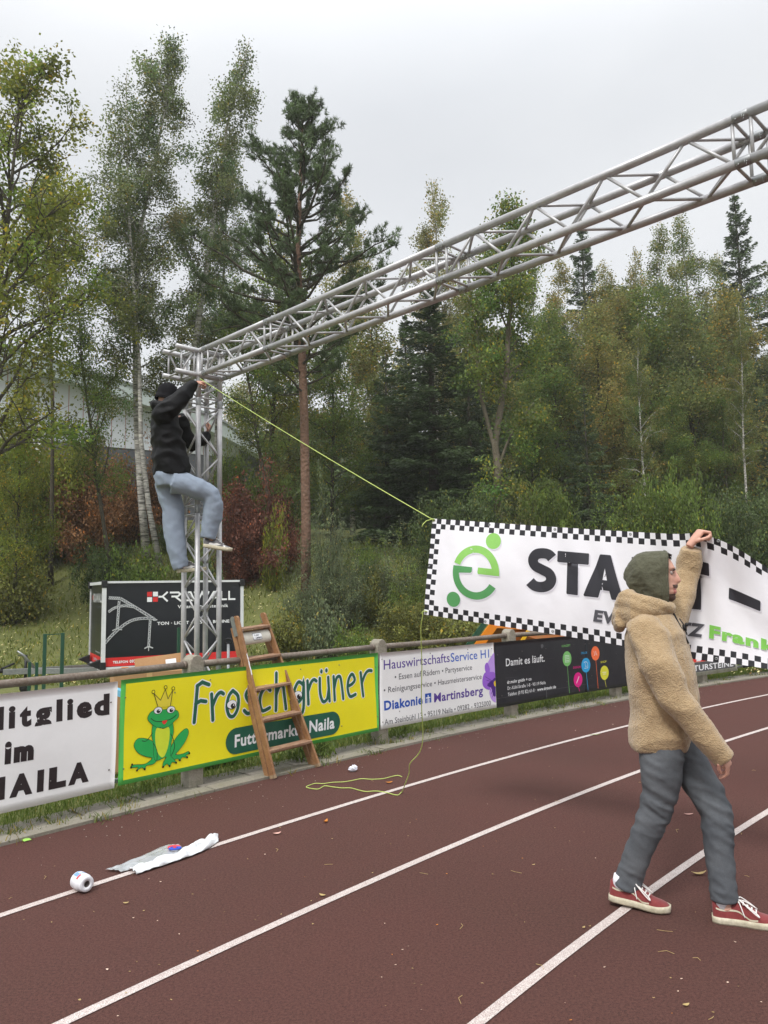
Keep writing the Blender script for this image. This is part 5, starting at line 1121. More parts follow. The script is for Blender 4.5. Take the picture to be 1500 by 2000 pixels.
def make_pine(seed, H=12.4):
    """Scots pine: reddish bare trunk, tiers of boughs that end in tufts of needles"""
    rs = np.random.RandomState(seed); mb = MB(); path = np.array([(0, 0, 0), (.03, 0, 2), (-.02, 0, 4.5), (-.14, 0, 6.5), (-.20, .05, 8.5), (-.12, 0, 10.5), (.05, 0, H)])
    mb.tube([tuple(p) for p in path], [.125, .115, .105, .095, .07, .04, .01], 12); NT = len(mb.f)
    def tr(z): return np.array([np.interp(z, path[:, 2], path[:, k]) for k in range(3)])
    P = []; T = []; D = []
    tiers = [(5.2, 1.2, 5), (5.7, 1.6, 6), (6.2, 2.1, 7), (6.7, 2.2, 8), (7.2, 2.5, 9), (7.7, 2.55, 9), (8.2, 2.1, 8), (8.7, 1.75, 8), (9.2, 1.7, 8), (9.7, 1.45, 8), (10.2, 1.25, 7), (10.7, 1.05, 7), (11.2, .85, 7), (11.6, .6, 6), (12.0, .40, 5), (12.25, .22, 4)]
    for z, Lb0, k in tiers:
        a0 = rs.rand() * 6; f = (z - 5.5) / (H - 5.5)
        for j in range(k):
            a = a0 + 2 * pi * j / k + rs.normal() * .25; Lb = Lb0 * (.7 + .5 * rs.rand()); e = R(8 + 34 * f + rs.normal() * 8)
            b = branch(rs, tr(z + rs.normal() * .15), np.array([cos(a) * cos(e), sin(a) * cos(e), sin(e)]), Lb, 6, .35, .8)
            rb = .014 + .013 * Lb; mb.tube([tuple(q_) for q_ in b], [rb * (1 - .8 * q_ / 6) for q_ in range(7)], 6, caps=False)
            for s in range(int(5 + 5 * Lb)):
                t = .30 + .70 * rs.rand() ** .7; q_ = lerp_path(b, t); d = unit(b[-1] - b[0]); sd = unit(np.cross(d, [0, 0, 1]) * rs.choice([-1, 1]) * .9 + d * .8 + np.array([0, 0, .35]) + rs.normal(size=3) * .25)
                L2 = (.18 + .42 * rs.rand()) * min(1, Lb) * (1.25 - .5 * t); s_ = branch(rs, q_, sd, L2, 3, .45, .6); mb.tube([tuple(x) for x in s_], [.008, .006, .005, .003], 4, caps=False)
                tt = max(.45, 1 + .24 * rs.normal())
                for u_ in range(int(4 + L2 * 9)):
                    c = lerp_path(s_, .25 + .75 * rs.rand()) + rs.normal(size=3) * .035; n = 13; ax = unit(s_[-1] - s_[0] + np.array([0, 0, .25]))
                    dirs = rs.normal(size=(n, 3)) + ax * 1.3; dirs /= np.linalg.norm(dirs, axis=1)[:, None]; ln = .065 + .03 * rs.rand(n)
                    P.append(c + dirs * ln[:, None] * .55); D.append(dirs * 3); T.append(np.ones((n, 3)) * tt * (.8 + .4 * rs.rand(n))[:, None])
    P = np.concatenate(P); D = np.concatenate(D); T = np.concatenate(T)
    mb.m = [0] * NT + [1] * (len(mb.f) - NT); return mb.mesh('pine_wood', [BK_pine, BK_dark], True), leafmesh('pine_needles', P, .125, .013, T, LM['pine'], rs, D, dj=.2), H

_ct = {}
def crown_top(me):
    if me.name not in _ct:
        a = np.empty(len(me.vertices) * 3, 'f'); me.vertices.foreach_get('co', a); _ct[me.name] = float(np.percentile(a[2::3], 99.85))
    return _ct[me.name]
def put(var, label, cat, px, Y, ytop, rot=0, wide=1.0, nm=None, lean=0, group=None, m=None, base=None, sink=.1, H=None, X=None, parts=('trunk', 'crown')):
    wood, lv, H0 = var; H0 = crown_top(lv); X = at(px, 1100, Y).x if X is None else X; z = tz(X, Y) - sink
    Hn = H or (at(px, ytop, Y).z - z); k = Hn / H0; e = thing(nm, label, cat, (X, Y, z), rot, group); e.scale = (k * wide, k * wide, k); e.rotation_euler = (lean * .0, lean, rot)
    for nm2, me in ((parts[0], wood), (parts[1], lv)):
        o = bpy.data.objects.new(nm2, me); COL.objects.link(o); o.parent = e
        if m and me is lv: o.material_slots[0].link = 'OBJECT'; o.material_slots[0].material = LM[m]
    return e
# --- individual trees at the left
tallb = make_tree('birch', 11, 14.5, 2.5, .26, 52, 48, -.55, 7, 44000, .064, .042, 'grey', BK_birch, .095, prof=lambda f: (.95 - .25 * f) * (1 - f) ** .18 * (.55 + .45 * sin(min(1, f * 1.1) * 9)**2), clump=.12, hang=.42, gap=.5, contrast=.30, branch_vis=.7,
    path=[(0, 0, 0), (-.16, 0, 1.6), (-.30, .05, 3.2), (-.38, .05, 5), (-.40, 0, 7), (-.30, 0, 9), (.05, 0, 11), (.35, 0, 12.8), (.45, 0, 14.5)])
put(tallb, 'tall white stemmed birch with drooping grey green crown, directly behind the climber', 'birch', 287, 22, 82, 0, 1.05, 'birch_tree')
slimb = make_tree('birch', 12, 13, 1.5, .42, 34, 52, -.55, 6, 15000, .066, .042, 'grey', BK_birch, .07, clump=.16, hang=.30, gap=.3, contrast=.28, branch_vis=.8, path=[(0, 0, 0), (-.30, 0, 1.5), (-.52, 0, 3.2), (-.6, .05, 5), (-.75, 0, 7), (-.95, 0, 9.5), (-1.05, 0, 13)])
put(slimb, 'second thinner birch leaning left, its white stem rising close beside the tall one', 'birch', 313, 21.4, 158, 0, 1.0, 'birch_tree')
leanb = make_tree('birch', 17, 14, 2.0, .30, 44, 50, -.6, 7, 28000, .066, .043, 'grey', BK_birch, .11, clump=.12, hang=.45, gap=.5, contrast=.28, branch_vis=.8, path=[(0, 0, 0), (.10, 0, 3), (.35, 0, 5.5), (.62, 0, 7.5), (.85, .1, 9.5), (1.15, 0, 11.5), (1.55, 0, 13.2), (1.75, 0, 14)], prof=lambda f: .75 * (1 - f) ** .3 * (.6 + .4 * sin(f * 10) ** 2))
put(leanb, 'birch leaning right with a bare pale top twig, left of the pine', 'birch', 352, 23.5, 95, 0, 1.0, 'birch_tree')
put(slimb, 'slender birch filling the gap between the tall birch and the leaning one', 'birch', 402, 25.5, 300, 2.4, 1.0, 'birch_tree')
ashl = make_tree('broad', 21, 11.5, 3.6, .34, 46, 42, .05, 8, 24000, .078, .05, 'yel', BK_dark, .10, clump=.13, gap=.5, contrast=.22, yellow=.04, sec=.5, prof=lambda f: (1 - f) ** .42 * (.7 + .3 * f))
ash2 = make_tree('broad', 27, 11, 3.0, .58, 34, 45, .05, 8, 17000, .078, .05, 'yel', BK_dark, .075, clump=.15, gap=.45, contrast=.22, yellow=.04, sec=.5)
put(ashl, 'tall yellowish green broadleaf tree at the left edge, branches showing against the sky', 'tree', -35, 15.6, 118, .4, 1.05, 'broadleaf_tree')
put(ash2, 'yellow green broadleaf tree just left of the tall birch', 'tree', 100, 20.5, 335, 3.1, .85, 'broadleaf_tree')
thinb = make_tree('broad', 23, 9.5, 2.1, .33, 30, 55, -.1, 6, 11000, .075, .048, 'mid', BK_dark, .085, clump=.17, gap=.35, contrast=.25, yellow=.05, path=[(0, 0, 0), (-.12, 0, 1.0), (-.42, 0, 2.6), (-.75, 0, 4.2), (-.95, 0, 5.6), (-1.3, 0, 7.4), (-1.5, 0, 9.5)])
put(thinb, 'dark stemmed slender tree leaning left in front of the grey hall', 'tree', 226, 18.6, 575, 0, .85, 'broadleaf_tree')
put(thinb, 'thin dark stemmed tree leaning left between the truss tower and the pine', 'tree', 546, 21, 545, 0, .95, 'broadleaf_tree')
put(thinb, 'sparse thin tree with yellow tinted leaves just left of the pine trunk', 'tree', 520, 24, 480, 2.0, 1.1, 'broadleaf_tree', m='yel')
pine = make_pine(31)
put(pine, 'Scots pine with straight reddish trunk and tiers of dark green needle tufts', 'pine', 597, 18.5, 183, 1.2, .98, 'pine_tree', parts=('trunk', 'crown'))
# --- forest varieties
b1 = make_tree('birch', 41, 13, 2.0, .30, 36, 52, -.5, 6, 17000, .080, .050, 'birch', BK_birch, .09, clump=.13, hang=.40, gap=.42, yellow=.05)
b2 = make_tree('birch', 42, 12, 2.2, .22, 36, 50, -.45, 6, 17000, .080, .050, 'birch', BK_birch, .08, clump=.13, hang=.36, gap=.42, yellow=.08)
w1 = make_tree('broad', 43, 9, 2.3, .10, 34, 45, -.1, 6, 21000, .085, .050, 'mid', BK_dark, .08, clump=.22, gap=.22, yellow=.04)
w2 = make_tree('broad', 44, 8, 2.2, .08, 34, 48, -.1, 6, 20000, .085, .050, 'birch', BK_dark, .07, clump=.22, gap=.22, yellow=.07)
s1 = make_spruce(51, 11, 2.0, 46000, L=.12, Wd=.038); s2 = make_spruce(52, 8, 1.9, 22000, whorls=26)
oakm = make_tree('broad', 61, 10, 2.1, .44, 34, 48, -.1, 7, 22000, .085, .06, 'mid', BK_oak, .14, clump=.19, gap=.33, contrast=.32, yellow=.12,
    path=[(0, 0, 0), (.10, 0, .45), (-.10, 0, 1.1), (-.20, 0, 1.8), (-.14, 0, 2.6), (-.20, 0, 3.2), (-.02, 0, 4.1), (.22, 0, 5.2), (.30, 0, 6.4), (.52, 0, 7.8), (.45, 0, 10)], forks=[([(-.18, 0, 3.0), (-.42, 0, 3.9), (-.62, .1, 5.0), (-.60, .1, 6.2), (-.85, .1, 7.4)], .075), ([(-.14, 0, 2.5), (.14, 0, 3.2), (.45, -.1, 3.7), (.95, -.1, 4.3)], .045), ([(-.2, 0, 1.75), (-.05, -.1, 1.95), (.10, -.12, 2.2)], .022)])
put(oakm, 'bare grey trunked tree with open olive crown behind the start banner', 'tree', 988, 21, 385, .0, .92, 'broadleaf_tree')
put(w1, 'low yellow green maple at the left edge, in front of the hall', 'tree', 30, 18.3, 735, 1.0, .75, 'broadleaf_tree', m='yel')
F = [  # variety, label, category, px, Y, ytop, rot, wide, name, leaf
 (b2, 'pale yellowing birch top showing behind the right side of the pine', 'birch', 690, 31, 378, .5, 1.0, 'birch_tree', 'ybirch'),
 (b1, 'tall light birch crown above the middle of the truss beam', 'birch', 858, 35, 370, 1.5, 1.05, 'birch_tree', 'ybirch'),
 (s1, 'broad dark spruce under the middle of the truss beam', 'spruce', 850, 24, 558, .2, 2.0, 'spruce_tree', None),
 (s1, 'tall spruce spire right of the truss, rising behind the birches', 'spruce', 1166, 37, 436, 2.2, 1.0, 'spruce_tree', None),
 (s1, 'spruce at the right edge of the wood, its narrow top above the birches', 'spruce', 1483, 34, 386, 1.1, 1.05, 'spruce_tree', None),
 (b1, 'pale birch left of the two tall birches on the right', 'birch', 1258, 31, 492, 3.0, .95, 'birch_tree', 'ybirch'),
 (b2, 'tall birch with rounded top in the right half of the wood', 'birch', 1322, 33, 442, 4.2, 1.0, 'birch_tree', None),
 (b1, 'tallest pointed birch of the wood at the right', 'birch', 1388, 34, 412, 5.2, 1.05, 'birch_tree', None),
 (b2, 'birch crown between the tallest birch and the right edge spruce', 'birch', 1440, 39, 500, .9, 1.0, 'birch_tree', None),
 (b1, 'white stemmed birch close to the right edge, stem visible down to the banner', 'birch', 1466, 24, 610, 1.9, .85, 'birch_tree', None),
 (b2, 'slim white stemmed birch above the standing man', 'birch', 1268, 23.5, 640, 2.7, .85, 'birch_tree', None),
 (w2, 'bushy light green tree right of the bare trunked tree', 'tree', 1095, 26, 600, .3, 1.05, 'broadleaf_tree', 'mid'),
 (w1, 'round mid green tree below the spruce spire', 'tree', 1185, 25.5, 590, 1.3, 1.05, 'broadleaf_tree', 'ybirch'),
 (w2, 'leafy green tree behind the standing man', 'tree', 1285, 27, 560, 2.1, 1.1, 'broadleaf_tree', 'mid'),
 (w1, 'yellow flecked green tree right of the standing man', 'tree', 1372, 26, 575, 3.3, 1.1, 'broadleaf_tree', 'birch'),
 (w2, 'dense green tree at the right edge behind the drooping banner end', 'tree', 1450, 27, 560, 4.0, 1.1, 'broadleaf_tree', 'ybirch'),
 (s2, 'dark young spruce below the light trees, above the word start', 'spruce', 1155, 23.5, 760, .8, .95, 'spruce_tree', None),
 (w2, 'green sapling tree just right of the bare trunk', 'tree', 1045, 24.5, 740, 1.8, 1.0, 'broadleaf_tree', 'mid'),
 (s2, 'dark spruce left of the bare trunk, above the banner corner', 'spruce', 925, 23, 690, 2.8, 1.15, 'spruce_tree', None),
 (s2, 'dark spruce right of the pine trunk', 'spruce', 760, 25, 700, 3.8, 1.1, 'spruce_tree', None),
 (w1, 'green tree with some yellow leaves right behind the pine trunk', 'tree', 650, 25, 620, .1, 1.0, 'broadleaf_tree', 'mid'),
 (w2, 'soft green tree between pine and dark spruce', 'tree', 735, 29, 600, 1.1, 1.1, 'broadleaf_tree', 'olive'),
 (w1, 'hazy light green tree behind the eave of the hall', 'tree', 470, 46, 745, 1.4, 1.5, 'broadleaf_tree', 'ybirch'),
 (w2, 'sparse green tree behind the climber and the pine', 'tree', 565, 30, 590, 2.4, 1.0, 'broadleaf_tree', 'olive'),
 (w1, 'olive tree behind the broad dark spruce', 'tree', 940, 32, 560, 4.4, 1.1, 'broadleaf_tree', 'olive'),
 (b2, 'birch behind the bare trunked tree', 'birch', 1060, 36, 520, 5.0, 1.0, 'birch_tree', None),
 (w2, 'dim green tree deep in the wood behind the standing man', 'tree', 1215, 33, 560, 5.4, 1.2, 'broadleaf_tree', 'olive'),
 (w2, 'low leafy tree behind the raised hand', 'tree', 1330, 24.6, 770, .6, 1.0, 'broadleaf_tree', 'mid'),
 (w1, 'light tree left of the slim white birch', 'tree', 1225, 27.5, 570, 5.9, 1.0, 'broadleaf_tree', 'ybirch'),
 (b1, 'pale birch crown between the spruce spire and the tall birches', 'birch', 1215, 33, 520, .4, 1.1, 'birch_tree', 'ybirch'),
 (b2, 'pale birch crown just left of the spruce spire', 'birch', 1115, 33, 510, 3.7, 1.1, 'birch_tree', 'ybirch'),
 (w1, 'low leafy tree at the right edge, left of the white stem', 'tree', 1430, 25.0, 760, 2.6, 1.0, 'broadleaf_tree', 'fresh'),
 (s1, 'spruce deep in the wood behind the round green tree', 'spruce', 1120, 31, 640, 4.6, 1.2, 'spruce_tree', None),
 (s1, 'spruce deep in the wood right of the pine', 'spruce', 800, 31, 620, 5.6, 1.2, 'spruce_tree', None),
 (s1, 'spruce deep in the wood behind the leafy trees at the right', 'spruce', 1400, 32, 610, .4, 1.3, 'spruce_tree', None),
 (b1, 'birch beyond the right edge of the wood', 'birch', 1570, 28, 430, 1.2, 1.0, 'birch_tree', None),
 (s1, 'spruce beyond the right edge of the wood', 'spruce', 1660, 27, 420, 2.2, 1.1, 'spruce_tree', None),
 (w1, 'leafy tree beyond the right edge of the wood', 'tree', 1760, 25, 520, 3.2, 1.1, 'broadleaf_tree', None),
 (b2, 'birch beyond the left edge behind the yellow green tree', 'birch', -150, 24, 200, .2, 1.0, 'birch_tree', None)]
for v, lb, ct, px, Y, yt, ro, wd_, nm, m in F: put(v, lb, ct, px, Y, yt, ro, wd_, nm, m=m)

def make_bush(seed, m, n=15000, L=.075, Wd=.045, stems=30, H=2.6, Rr=1.2, up=.5, yellow=.05, clump=.11, contrast=.3):
    rs = np.random.RandomState(seed); mb = MB(); tw = []
    for i in range(stems):
        a = rs.rand() * 6.28; tl_ = rs.rand() ** .6; d = unit(np.array([cos(a) * tl_ * Rr / H * 1.1, sin(a) * tl_ * Rr / H * 1.1, 1])); Lb = H * (1.05 - .35 * tl_ ** 2) * (.7 + .35 * rs.rand())
        b = branch(rs, np.array([cos(a), sin(a), 0]) * Rr * .25 * rs.rand(), d, Lb, 5, -.15, .9); mb.tube([tuple(q_) for q_ in b], [.013, .011, .009, .007, .005, .003], 4, caps=False); tw.append(b)
        for j in range(4):
            q_ = lerp_path(b, .2 + .7 * rs.rand()); tw.append(branch(rs, q_, unit(rs.normal(size=3) + np.array([0, 0, .4])), Lb * .35, 4, -.1, .8))
    cnt = rs.multinomial(n, np.ones(len(tw)) / len(tw)); P = []; T = []; D = []
    for b, c in zip(tw, cnt):
        t = (.15 + .85 * rs.rand(c)) * (len(b) - 1); i = np.minimum(t.astype(int), len(b) - 2); P.append(b[i] + (b[i + 1] - b[i]) * (t - i)[:, None] + rs.normal(size=(c, 3)) * clump)
        T.append(np.ones((c, 3)) * max(.4, 1 + contrast * rs.normal()) * (.75 + .5 * rs.rand(c))[:, None]); D.append(np.repeat(unit(b[-1] - b[0])[None], c, 0))
    P = np.concatenate(P); P[:, 2] = np.abs(P[:, 2]); T = np.concatenate(T); yy = rs.rand(len(T)) < yellow; T[yy] *= np.array([2.2, 1.5, .8])
    return mb.mesh('bush_wood', BK_dark, True), leafmesh('bush_leaves', P, L, Wd, T, LM[m], rs, np.concatenate(D) * .6, up=.2), H
u1 = make_bush(71, 'rust'); u2 = make_bush(72, 'olive', 17000, Rr=1.3, H=2.6); u3 = make_bush(73, 'willow', 13000, .075, .024, 34, 2.8, .9, clump=.08); u4 = make_bush(74, 'fresh', 6000, .075, .045, 22, 1.2, .8)
BU = [ # variety, label, px, Y, ytop, leaf, wide
 (u1, 'rust brown shrub at the foot of the hall, left of the birch stems', 120, 23.2, 880, 'rust', 1.5), (u1, 'reddish brown shrub between the dark stemmed tree and the birch stems', 215, 23.4, 872, 'rust', 1.3),
 (u2, 'olive shrub with rusty patches under the roof edge at the left', 165, 24.5, 862, 'olive', 1.6), (u1, 'rusty shrub directly left of the white birch stems', 262, 23.6, 885, 'rust', 1.2),
 (u1, 'rust coloured shrub half hidden behind the climber\'s jacket', 325, 24, 848, 'rust', 1.0), (u1, 'deep red dogwood shrub right of the truss tower', 505, 20.5, 912, 'red', 1.5), (u1, 'dark red shrub low between tower and pine trunk', 465, 20.0, 975, 'red', 1.1), (u2, 'olive green shrub under the eave right of the tower', 455, 22.5, 860, 'mid', .9), (u1, 'crimson shrub against the pine trunk', 550, 20.6, 970, 'red', .9),
 (u2, 'green shrub with yellow flecks above the red dogwood', 525, 21.6, 905, 'mid', 1.2),
 (u2, 'broad light rust brown shrub in front of the others left of the birches', 175, 22.2, 915, 'rust', 1.6), (u4, 'yellow flecked low shrub in front of the red dogwood', 535, 19.6, 985, 'yel', .5),
 (u2, 'dark green maple bush at the far left edge', 5, 21.0, 890, 'mid', 1.6), (u2, 'yellow green bush in front of the white sign at the left', 45, 22.0, 825, 'yel', 2.4), (u4, 'low dark shrub at the left edge above the grass', 8, 19.8, 1010, 'dark', 1.6), (u4, 'low yellowish shrub on the grass at the left edge', 30, 18.4, 1095, 'olive', 1.3),
 (u2, 'dark ivy green shrub left of the birch feet', 205, 18.8, 1050, 'dark', 1.1), (u4, 'bright green low shrub right below the white birch stems', 272, 18.6, 1062, 'fresh', 1.1), (u2, 'shaded shrub right of the birch feet behind the climber', 345, 22.5, 1020, 'dark', .8),
 (u3, 'grey green willow shrub growing against the pine trunk', 642, 17.8, 910, 'willow', .8), (u4, 'small plant below the pine on the slope', 635, 15.9, 1165, 'willow', .9),
 (u3, 'upright spiky shrub left of the start banner corner', 770, 17.4, 1015, 'willow', 1.1), (u3, 'lower willow shrub at the foot of the pine', 606, 17.2, 1065, 'willow', .9), (u3, 'willow shrub just right of the pine foot', 676, 17.4, 1030, 'willow', .9), (u2, 'olive bramble mound left of the start banner', 742, 17.6, 1105, 'olive', 1.1), (u4, 'mossy plants on the slope right of the trailer', 560, 16.2, 1185, 'olive', 1.0),
 (u3, 'leafy shrub in the gap left of the start banner', 808, 17.0, 1040, 'mid', 1.1), (u2, 'yellow green seedling bush right of the willow shrubs', 712, 18.2, 1055, 'fresh', .8), (u4, 'small leafy plant on the slope above the black rail', 690, 15.6, 1215, 'fresh', .7), (u2, 'low bramble under the left end of the start banner', 800, 16.0, 1165, 'olive', 1.3), (u4, 'low ground shrub under the word start', 870, 15.8, 1180, 'olive', 1.5),
 (u2, 'dark undergrowth bush right of the willow shrubs', 860, 19.5, 960, 'dark', 1.2), (u3, 'yellow flecked shrub at the foot of the bare trunk', 1010, 18.5, 935, 'olive', 1.0), (u2, 'fresh green bush above the letter t of start', 1075, 19.2, 925, 'mid', 1.2), (u3, 'spiky pale green shrub above the banner, right of the bare trunk', 1170, 18.8, 940, 'fresh', 1.2), (u2, 'leafy green bush above the standing man', 1260, 18.6, 930, 'mid', 1.4), (u2, 'round green bush behind the raised hand', 1335, 18.6, 905, 'fresh', 1.2), (u2, 'dark bush right of the raised hand', 1420, 19.4, 960, 'dark', 1.2), (u2, 'dark undergrowth bush at the right edge', 1485, 20, 940, 'dark', 1.3), (u2, 'undergrowth bush left of the bare trunk', 935, 19, 945, 'dark', 1.2),
 (u4, 'dark low shrub above the trailer roof', 395, 18.0, 1065, 'dark', 1.0)]
for i, (v, lb, px, Y, yt, m, wd_) in enumerate(BU):
    e = put(v, lb, 'shrub', px, Y, yt, i * 1.7, 1, 'shrub', m=m, parts=('stems', 'foliage')); R0 = {id(u1): 1.25, id(u2): 1.35, id(u3): 1.0, id(u4): .85}[id(v)]
    kx = wd_ * 52 / 1500 * Y / R0; e.scale = (kx, kx, max(e.scale[2], .25))
# the far wood that closes the view behind all of these
rs = np.random.RandomState(80); P = []; T = []
for i in range(92):
    x_ = -22 + 70 * i / 91 + rs.normal() * .5; y_ = 41 + rs.normal() * 2.0 + 4 * (i % 2); h = 8.5 + rs.normal() * 1.2 + (1.0 if x_ > 3 else -2.5); 
    if -26 < x_ < -6.5: h *= .35
    n = 2600; f = rs.rand(n) ** .8; a = rs.rand(n) * 6.28; rr = (2.2 + .9 * rs.rand()) * (1 - f) ** .5 * np.sqrt(rs.rand(n)); q_ = np.stack([x_ + rr * np.cos(a), y_ + rr * np.sin(a), tz(x_, y_) + f * h], 1)
    k = rs.normal(size=(40, 3)) * np.array([1.4, 1.4, .3]); q_ += np.take(rs.normal(size=(60, 3)) * .25, rs.randint(0, 60, n), 0)
    P.append(q_); T.append(np.ones((n, 3)) * max(.5, 1 + .3 * rs.normal()) * (.7 + .6 * rs.rand(n))[:, None])
fw = bpy.data.objects.new('far_wood', leafmesh('far_wood', np.concatenate(P), .32, .22, np.concatenate(T), LM['dark'], rs)); COL.objects.link(fw); tag(fw, 'dark mass of the wood far behind the individual trees', 'wood', kind='stuff')

# ------------------------------------------------------------------ sports hall on the left
M_pan = mat('panel_white', srgb(220, 224, 230), .5, var=[(.8, .25, srgb(182, 188, 198))]); M_seam = mat('seam_red', srgb(176, 120, 112), .6); M_fas = mat('fascia_green', srgb(196, 206, 203), .55, var=[(2, .3, srgb(150, 166, 160))]); M_base = mat('base_grey', srgb(96, 98, 104), .85, bump=[(30, .6, .02)])
M_roof = mat('roof_sheet', srgb(150, 156, 154), .55)
hall = thing('sports_hall', 'pale sports hall gable with white panels, thin red seams and sloping roof edge', 'building', tuple(at(250, 900, 31)))
HY = 31.0; hx = Vector((1, .64, 0)).normalized(); H0 = at(250, 900, HY); H0.z = 0
def hp(d, z, off=0): return Vector((H0.x, H0.y, 0)) + hx * d + Vector((hx.y, -hx.x, 0)) * off + Vector((0, 0, z))
def onwall(px, py):
    d = ray(px, py); n_ = Vector((hx.y, -hx.x, 0)); o_ = Vector((0, 0, EYE)); t = (Vector((H0.x, H0.y, 0)) - o_).dot(n_) / Vector(d).dot(n_); p = o_ + Vector(d) * t; return (p - Vector((H0.x, H0.y, 0))).dot(hx), p.z
RL0 = onwall(-250, 600)[0]; rA = onwall(0, 700); rB = onwall(515, 893); slope = (rB[1] - rA[1]) / (rB[0] - rA[0])
RL = [onwall(*q_) for q_ in ((-260, 600), (0, 683), (150, 727), (290, 772), (360, 800), (432, 832), (515, 895))]
def roofz(d): return float(np.interp(d, [q_[0] for q_ in RL], [q_[1] for q_ in RL]))
dW = onwall(513, 893)[0]; d0 = RL0; zb = onwall(150, 868)[1]
pw = .55; d = d0; zt_base = zb
while d < dW - .2:
    e_ = min(d + pw - .03, dW); a_, c_ = roofz(d) - .45, roofz(e_) - .45
    if c_ > zb + .05:
        mb = MB(); mb.add([hp(d, zb, .03), hp(e_, zb, .03), hp(e_, c_, .03), hp(d, a_, .03), hp(d, zb, -.05), hp(e_, zb, -.05), hp(e_, c_, -.05), hp(d, a_, -.05)], [(0, 1, 2, 3), (7, 6, 5, 4), (0, 4, 5, 1), (1, 5, 6, 2), (2, 6, 7, 3), (3, 7, 4, 0)]); keep(mb.build('wall_panel', M_pan), hall)
        mb = MB(); mb.add([hp(e_, zb, .012), hp(e_ + .03, zb, .012), hp(e_ + .03, roofz(e_ + .03) - .45, .012), hp(e_, c_, .012)], [(0, 1, 2, 3)]); keep(mb.build('seam', M_seam), hall)
    d += pw
def slab(nm, m, pts, off0, off1):
    mb = MB(); vs = [hp(p[0], p[1], off0) for p in pts] + [hp(p[0], p[1], off1) for p in pts]; k = len(pts); mb.add(vs, [tuple(range(k)), tuple(range(k, 2 * k))[::-1]] + [(i, k + i, k + (i + 1) % k, (i + 1) % k) for i in range(k)]); return keep(mb.build(nm, m), hall)
ds = [RL[0][0]] + [q_[0] for q_ in RL[1:]]; dW2 = ds[-1]
for i in range(len(ds) - 1):
    e0, e1 = ds[i], ds[i + 1]; fz0, fz1 = (.62, .62 if i < len(ds) - 2 else .16)
    slab('fascia', M_fas, [(e0, roofz(e0) - fz0), (e1, roofz(e1) - fz1), (e1, roofz(e1)), (e0, roofz(e0))], .55, -.02)
    slab('roof', M_roof, [(e0, roofz(e0) + .003), (e1, roofz(e1) + .003), (e1, roofz(e1) + .10), (e0, roofz(e0) + .10)], .62, -14)
slab('base_wall', M_base, [(d0, 1.5), (dW - .1, 1.5), (dW - .1, zb - .004), (d0, zb - .004)], -.0, -.4)
slab('side_wall', M_pan, [(dW - .12, 1.5), (dW - .02, 1.5), (dW - .02, roofz(dW) - .2), (dW - .12, roofz(dW) - .2)], -.45, -14)
# tile hung lean-to in front of the wall base: rows of dark shingles
M_sh = mat('slate', srgb(100, 102, 108), .6, var=[(9, .5, srgb(80, 82, 88))])
l0, l1 = onwall(70, 860)[0], onwall(175, 900)[0]; zc = zb - .04; rows = 9; rh = .15; shm = None
for r_ in range(rows):
    k = 0; dd = l0 + (r_ % 2) * .1
    while dd < l1:
        if shm is None: mb = MB(); mb.box((0, 0, 0), (.19, .02, .19)); shm = mb.mesh('shingle', M_sh)
        p = hp(dd, zc - r_ * rh, .08 + r_ * .035); o = bpy.data.objects.new('shingle', shm); COL.objects.link(o); o.matrix_world = Matrix.Translation(p) @ Matrix.Rotation(atan2(hx.y, hx.x), 4, 'Z') @ Matrix.Rotation(R(-16), 4, 'X'); keep(o, hall); dd += .2; k += 1
# white board with red print, glimpsed through leaves
wb = thing('white_board', 'white board with red markings glimpsed through leaves at the left edge', 'sign', tuple(at(45, 880, 24)))
a = at(8, 905, 24); b_ = at(79, 903, 24); mb = MB(); mb.box(((a.x + b_.x) / 2, 24, a.z + .35), (b_.x - a.x, .04, .78)); keep(mb.build('panel', I_wht), wb)
mb = MB()
for k in range(5): mb.box((a.x + .12 + k * .22, 23.975, a.z + .16 + .02 * (k % 2)), (.13, .006, .22))
keep(mb.build('red_marks', I_red), wb)
mb = MB(); mb.tube([(a.x + .1, 24.03, tz(a.x, 24)), (a.x + .1, 24.03, a.z + .7)], .03, 8); mb.tube([(b_.x - .1, 24.03, tz(b_.x, 24)), (b_.x - .1, 24.03, a.z + .7)], .03, 8); keep(mb.build('post', M_galv), wb)
# ------------------------------------------------------------------ people
M_skin = mat('skin', srgb(206, 158, 138), .5, spec=.4, var=[(14, .35, srgb(196, 132, 116)), (60, .2, srgb(214, 172, 152))], bump=[(160, .12, .002)])
M_fle = mat('sherpa_fleece', srgb(172, 149, 117), .95, spec=.15, sheen=.35, var=[(34, .45, srgb(146, 118, 84)), (110, .4, srgb(196, 170, 132), 3), (3, .25, srgb(158, 132, 96))], bump=[(150, .6, .006, 'vor'), (70, .4, .006)])
M_oliv = mat('olive_cotton', srgb(86, 86, 70), .9, spec=.2, sheen=.1, var=[(5, .5, srgb(70, 70, 56)), (60, .3, srgb(106, 105, 88))], bump=[(7, .9, .05), (22, .6, .012), (300, .25, .001)])
M_jg = mat('grey_denim', srgb(90, 93, 97), .88, spec=.15, var=[(3, .65, srgb(60, 64, 70)), (6, .5, srgb(124, 127, 130)), (400, .25, srgb(60, 64, 72), 2)], bump=[(22, .45, .008), (400, .3, .001)])
M_jb = mat('pale_blue_denim', srgb(142, 153, 168), .85, spec=.2, var=[(3, .3, srgb(130, 142, 160))], bump=[(16, .4, .012), (300, .25, .001)])
M_puf = mat('black_nylon', srgb(11, 11, 13), .6, spec=.2, var=[(6, .3, srgb(20, 20, 24))], bump=[(8, .5, .02), (40, .3, .004)])
M_bean = mat('black_knit', srgb(24, 23, 26), .95, spec=.15, bump=[(160, .6, .003)])
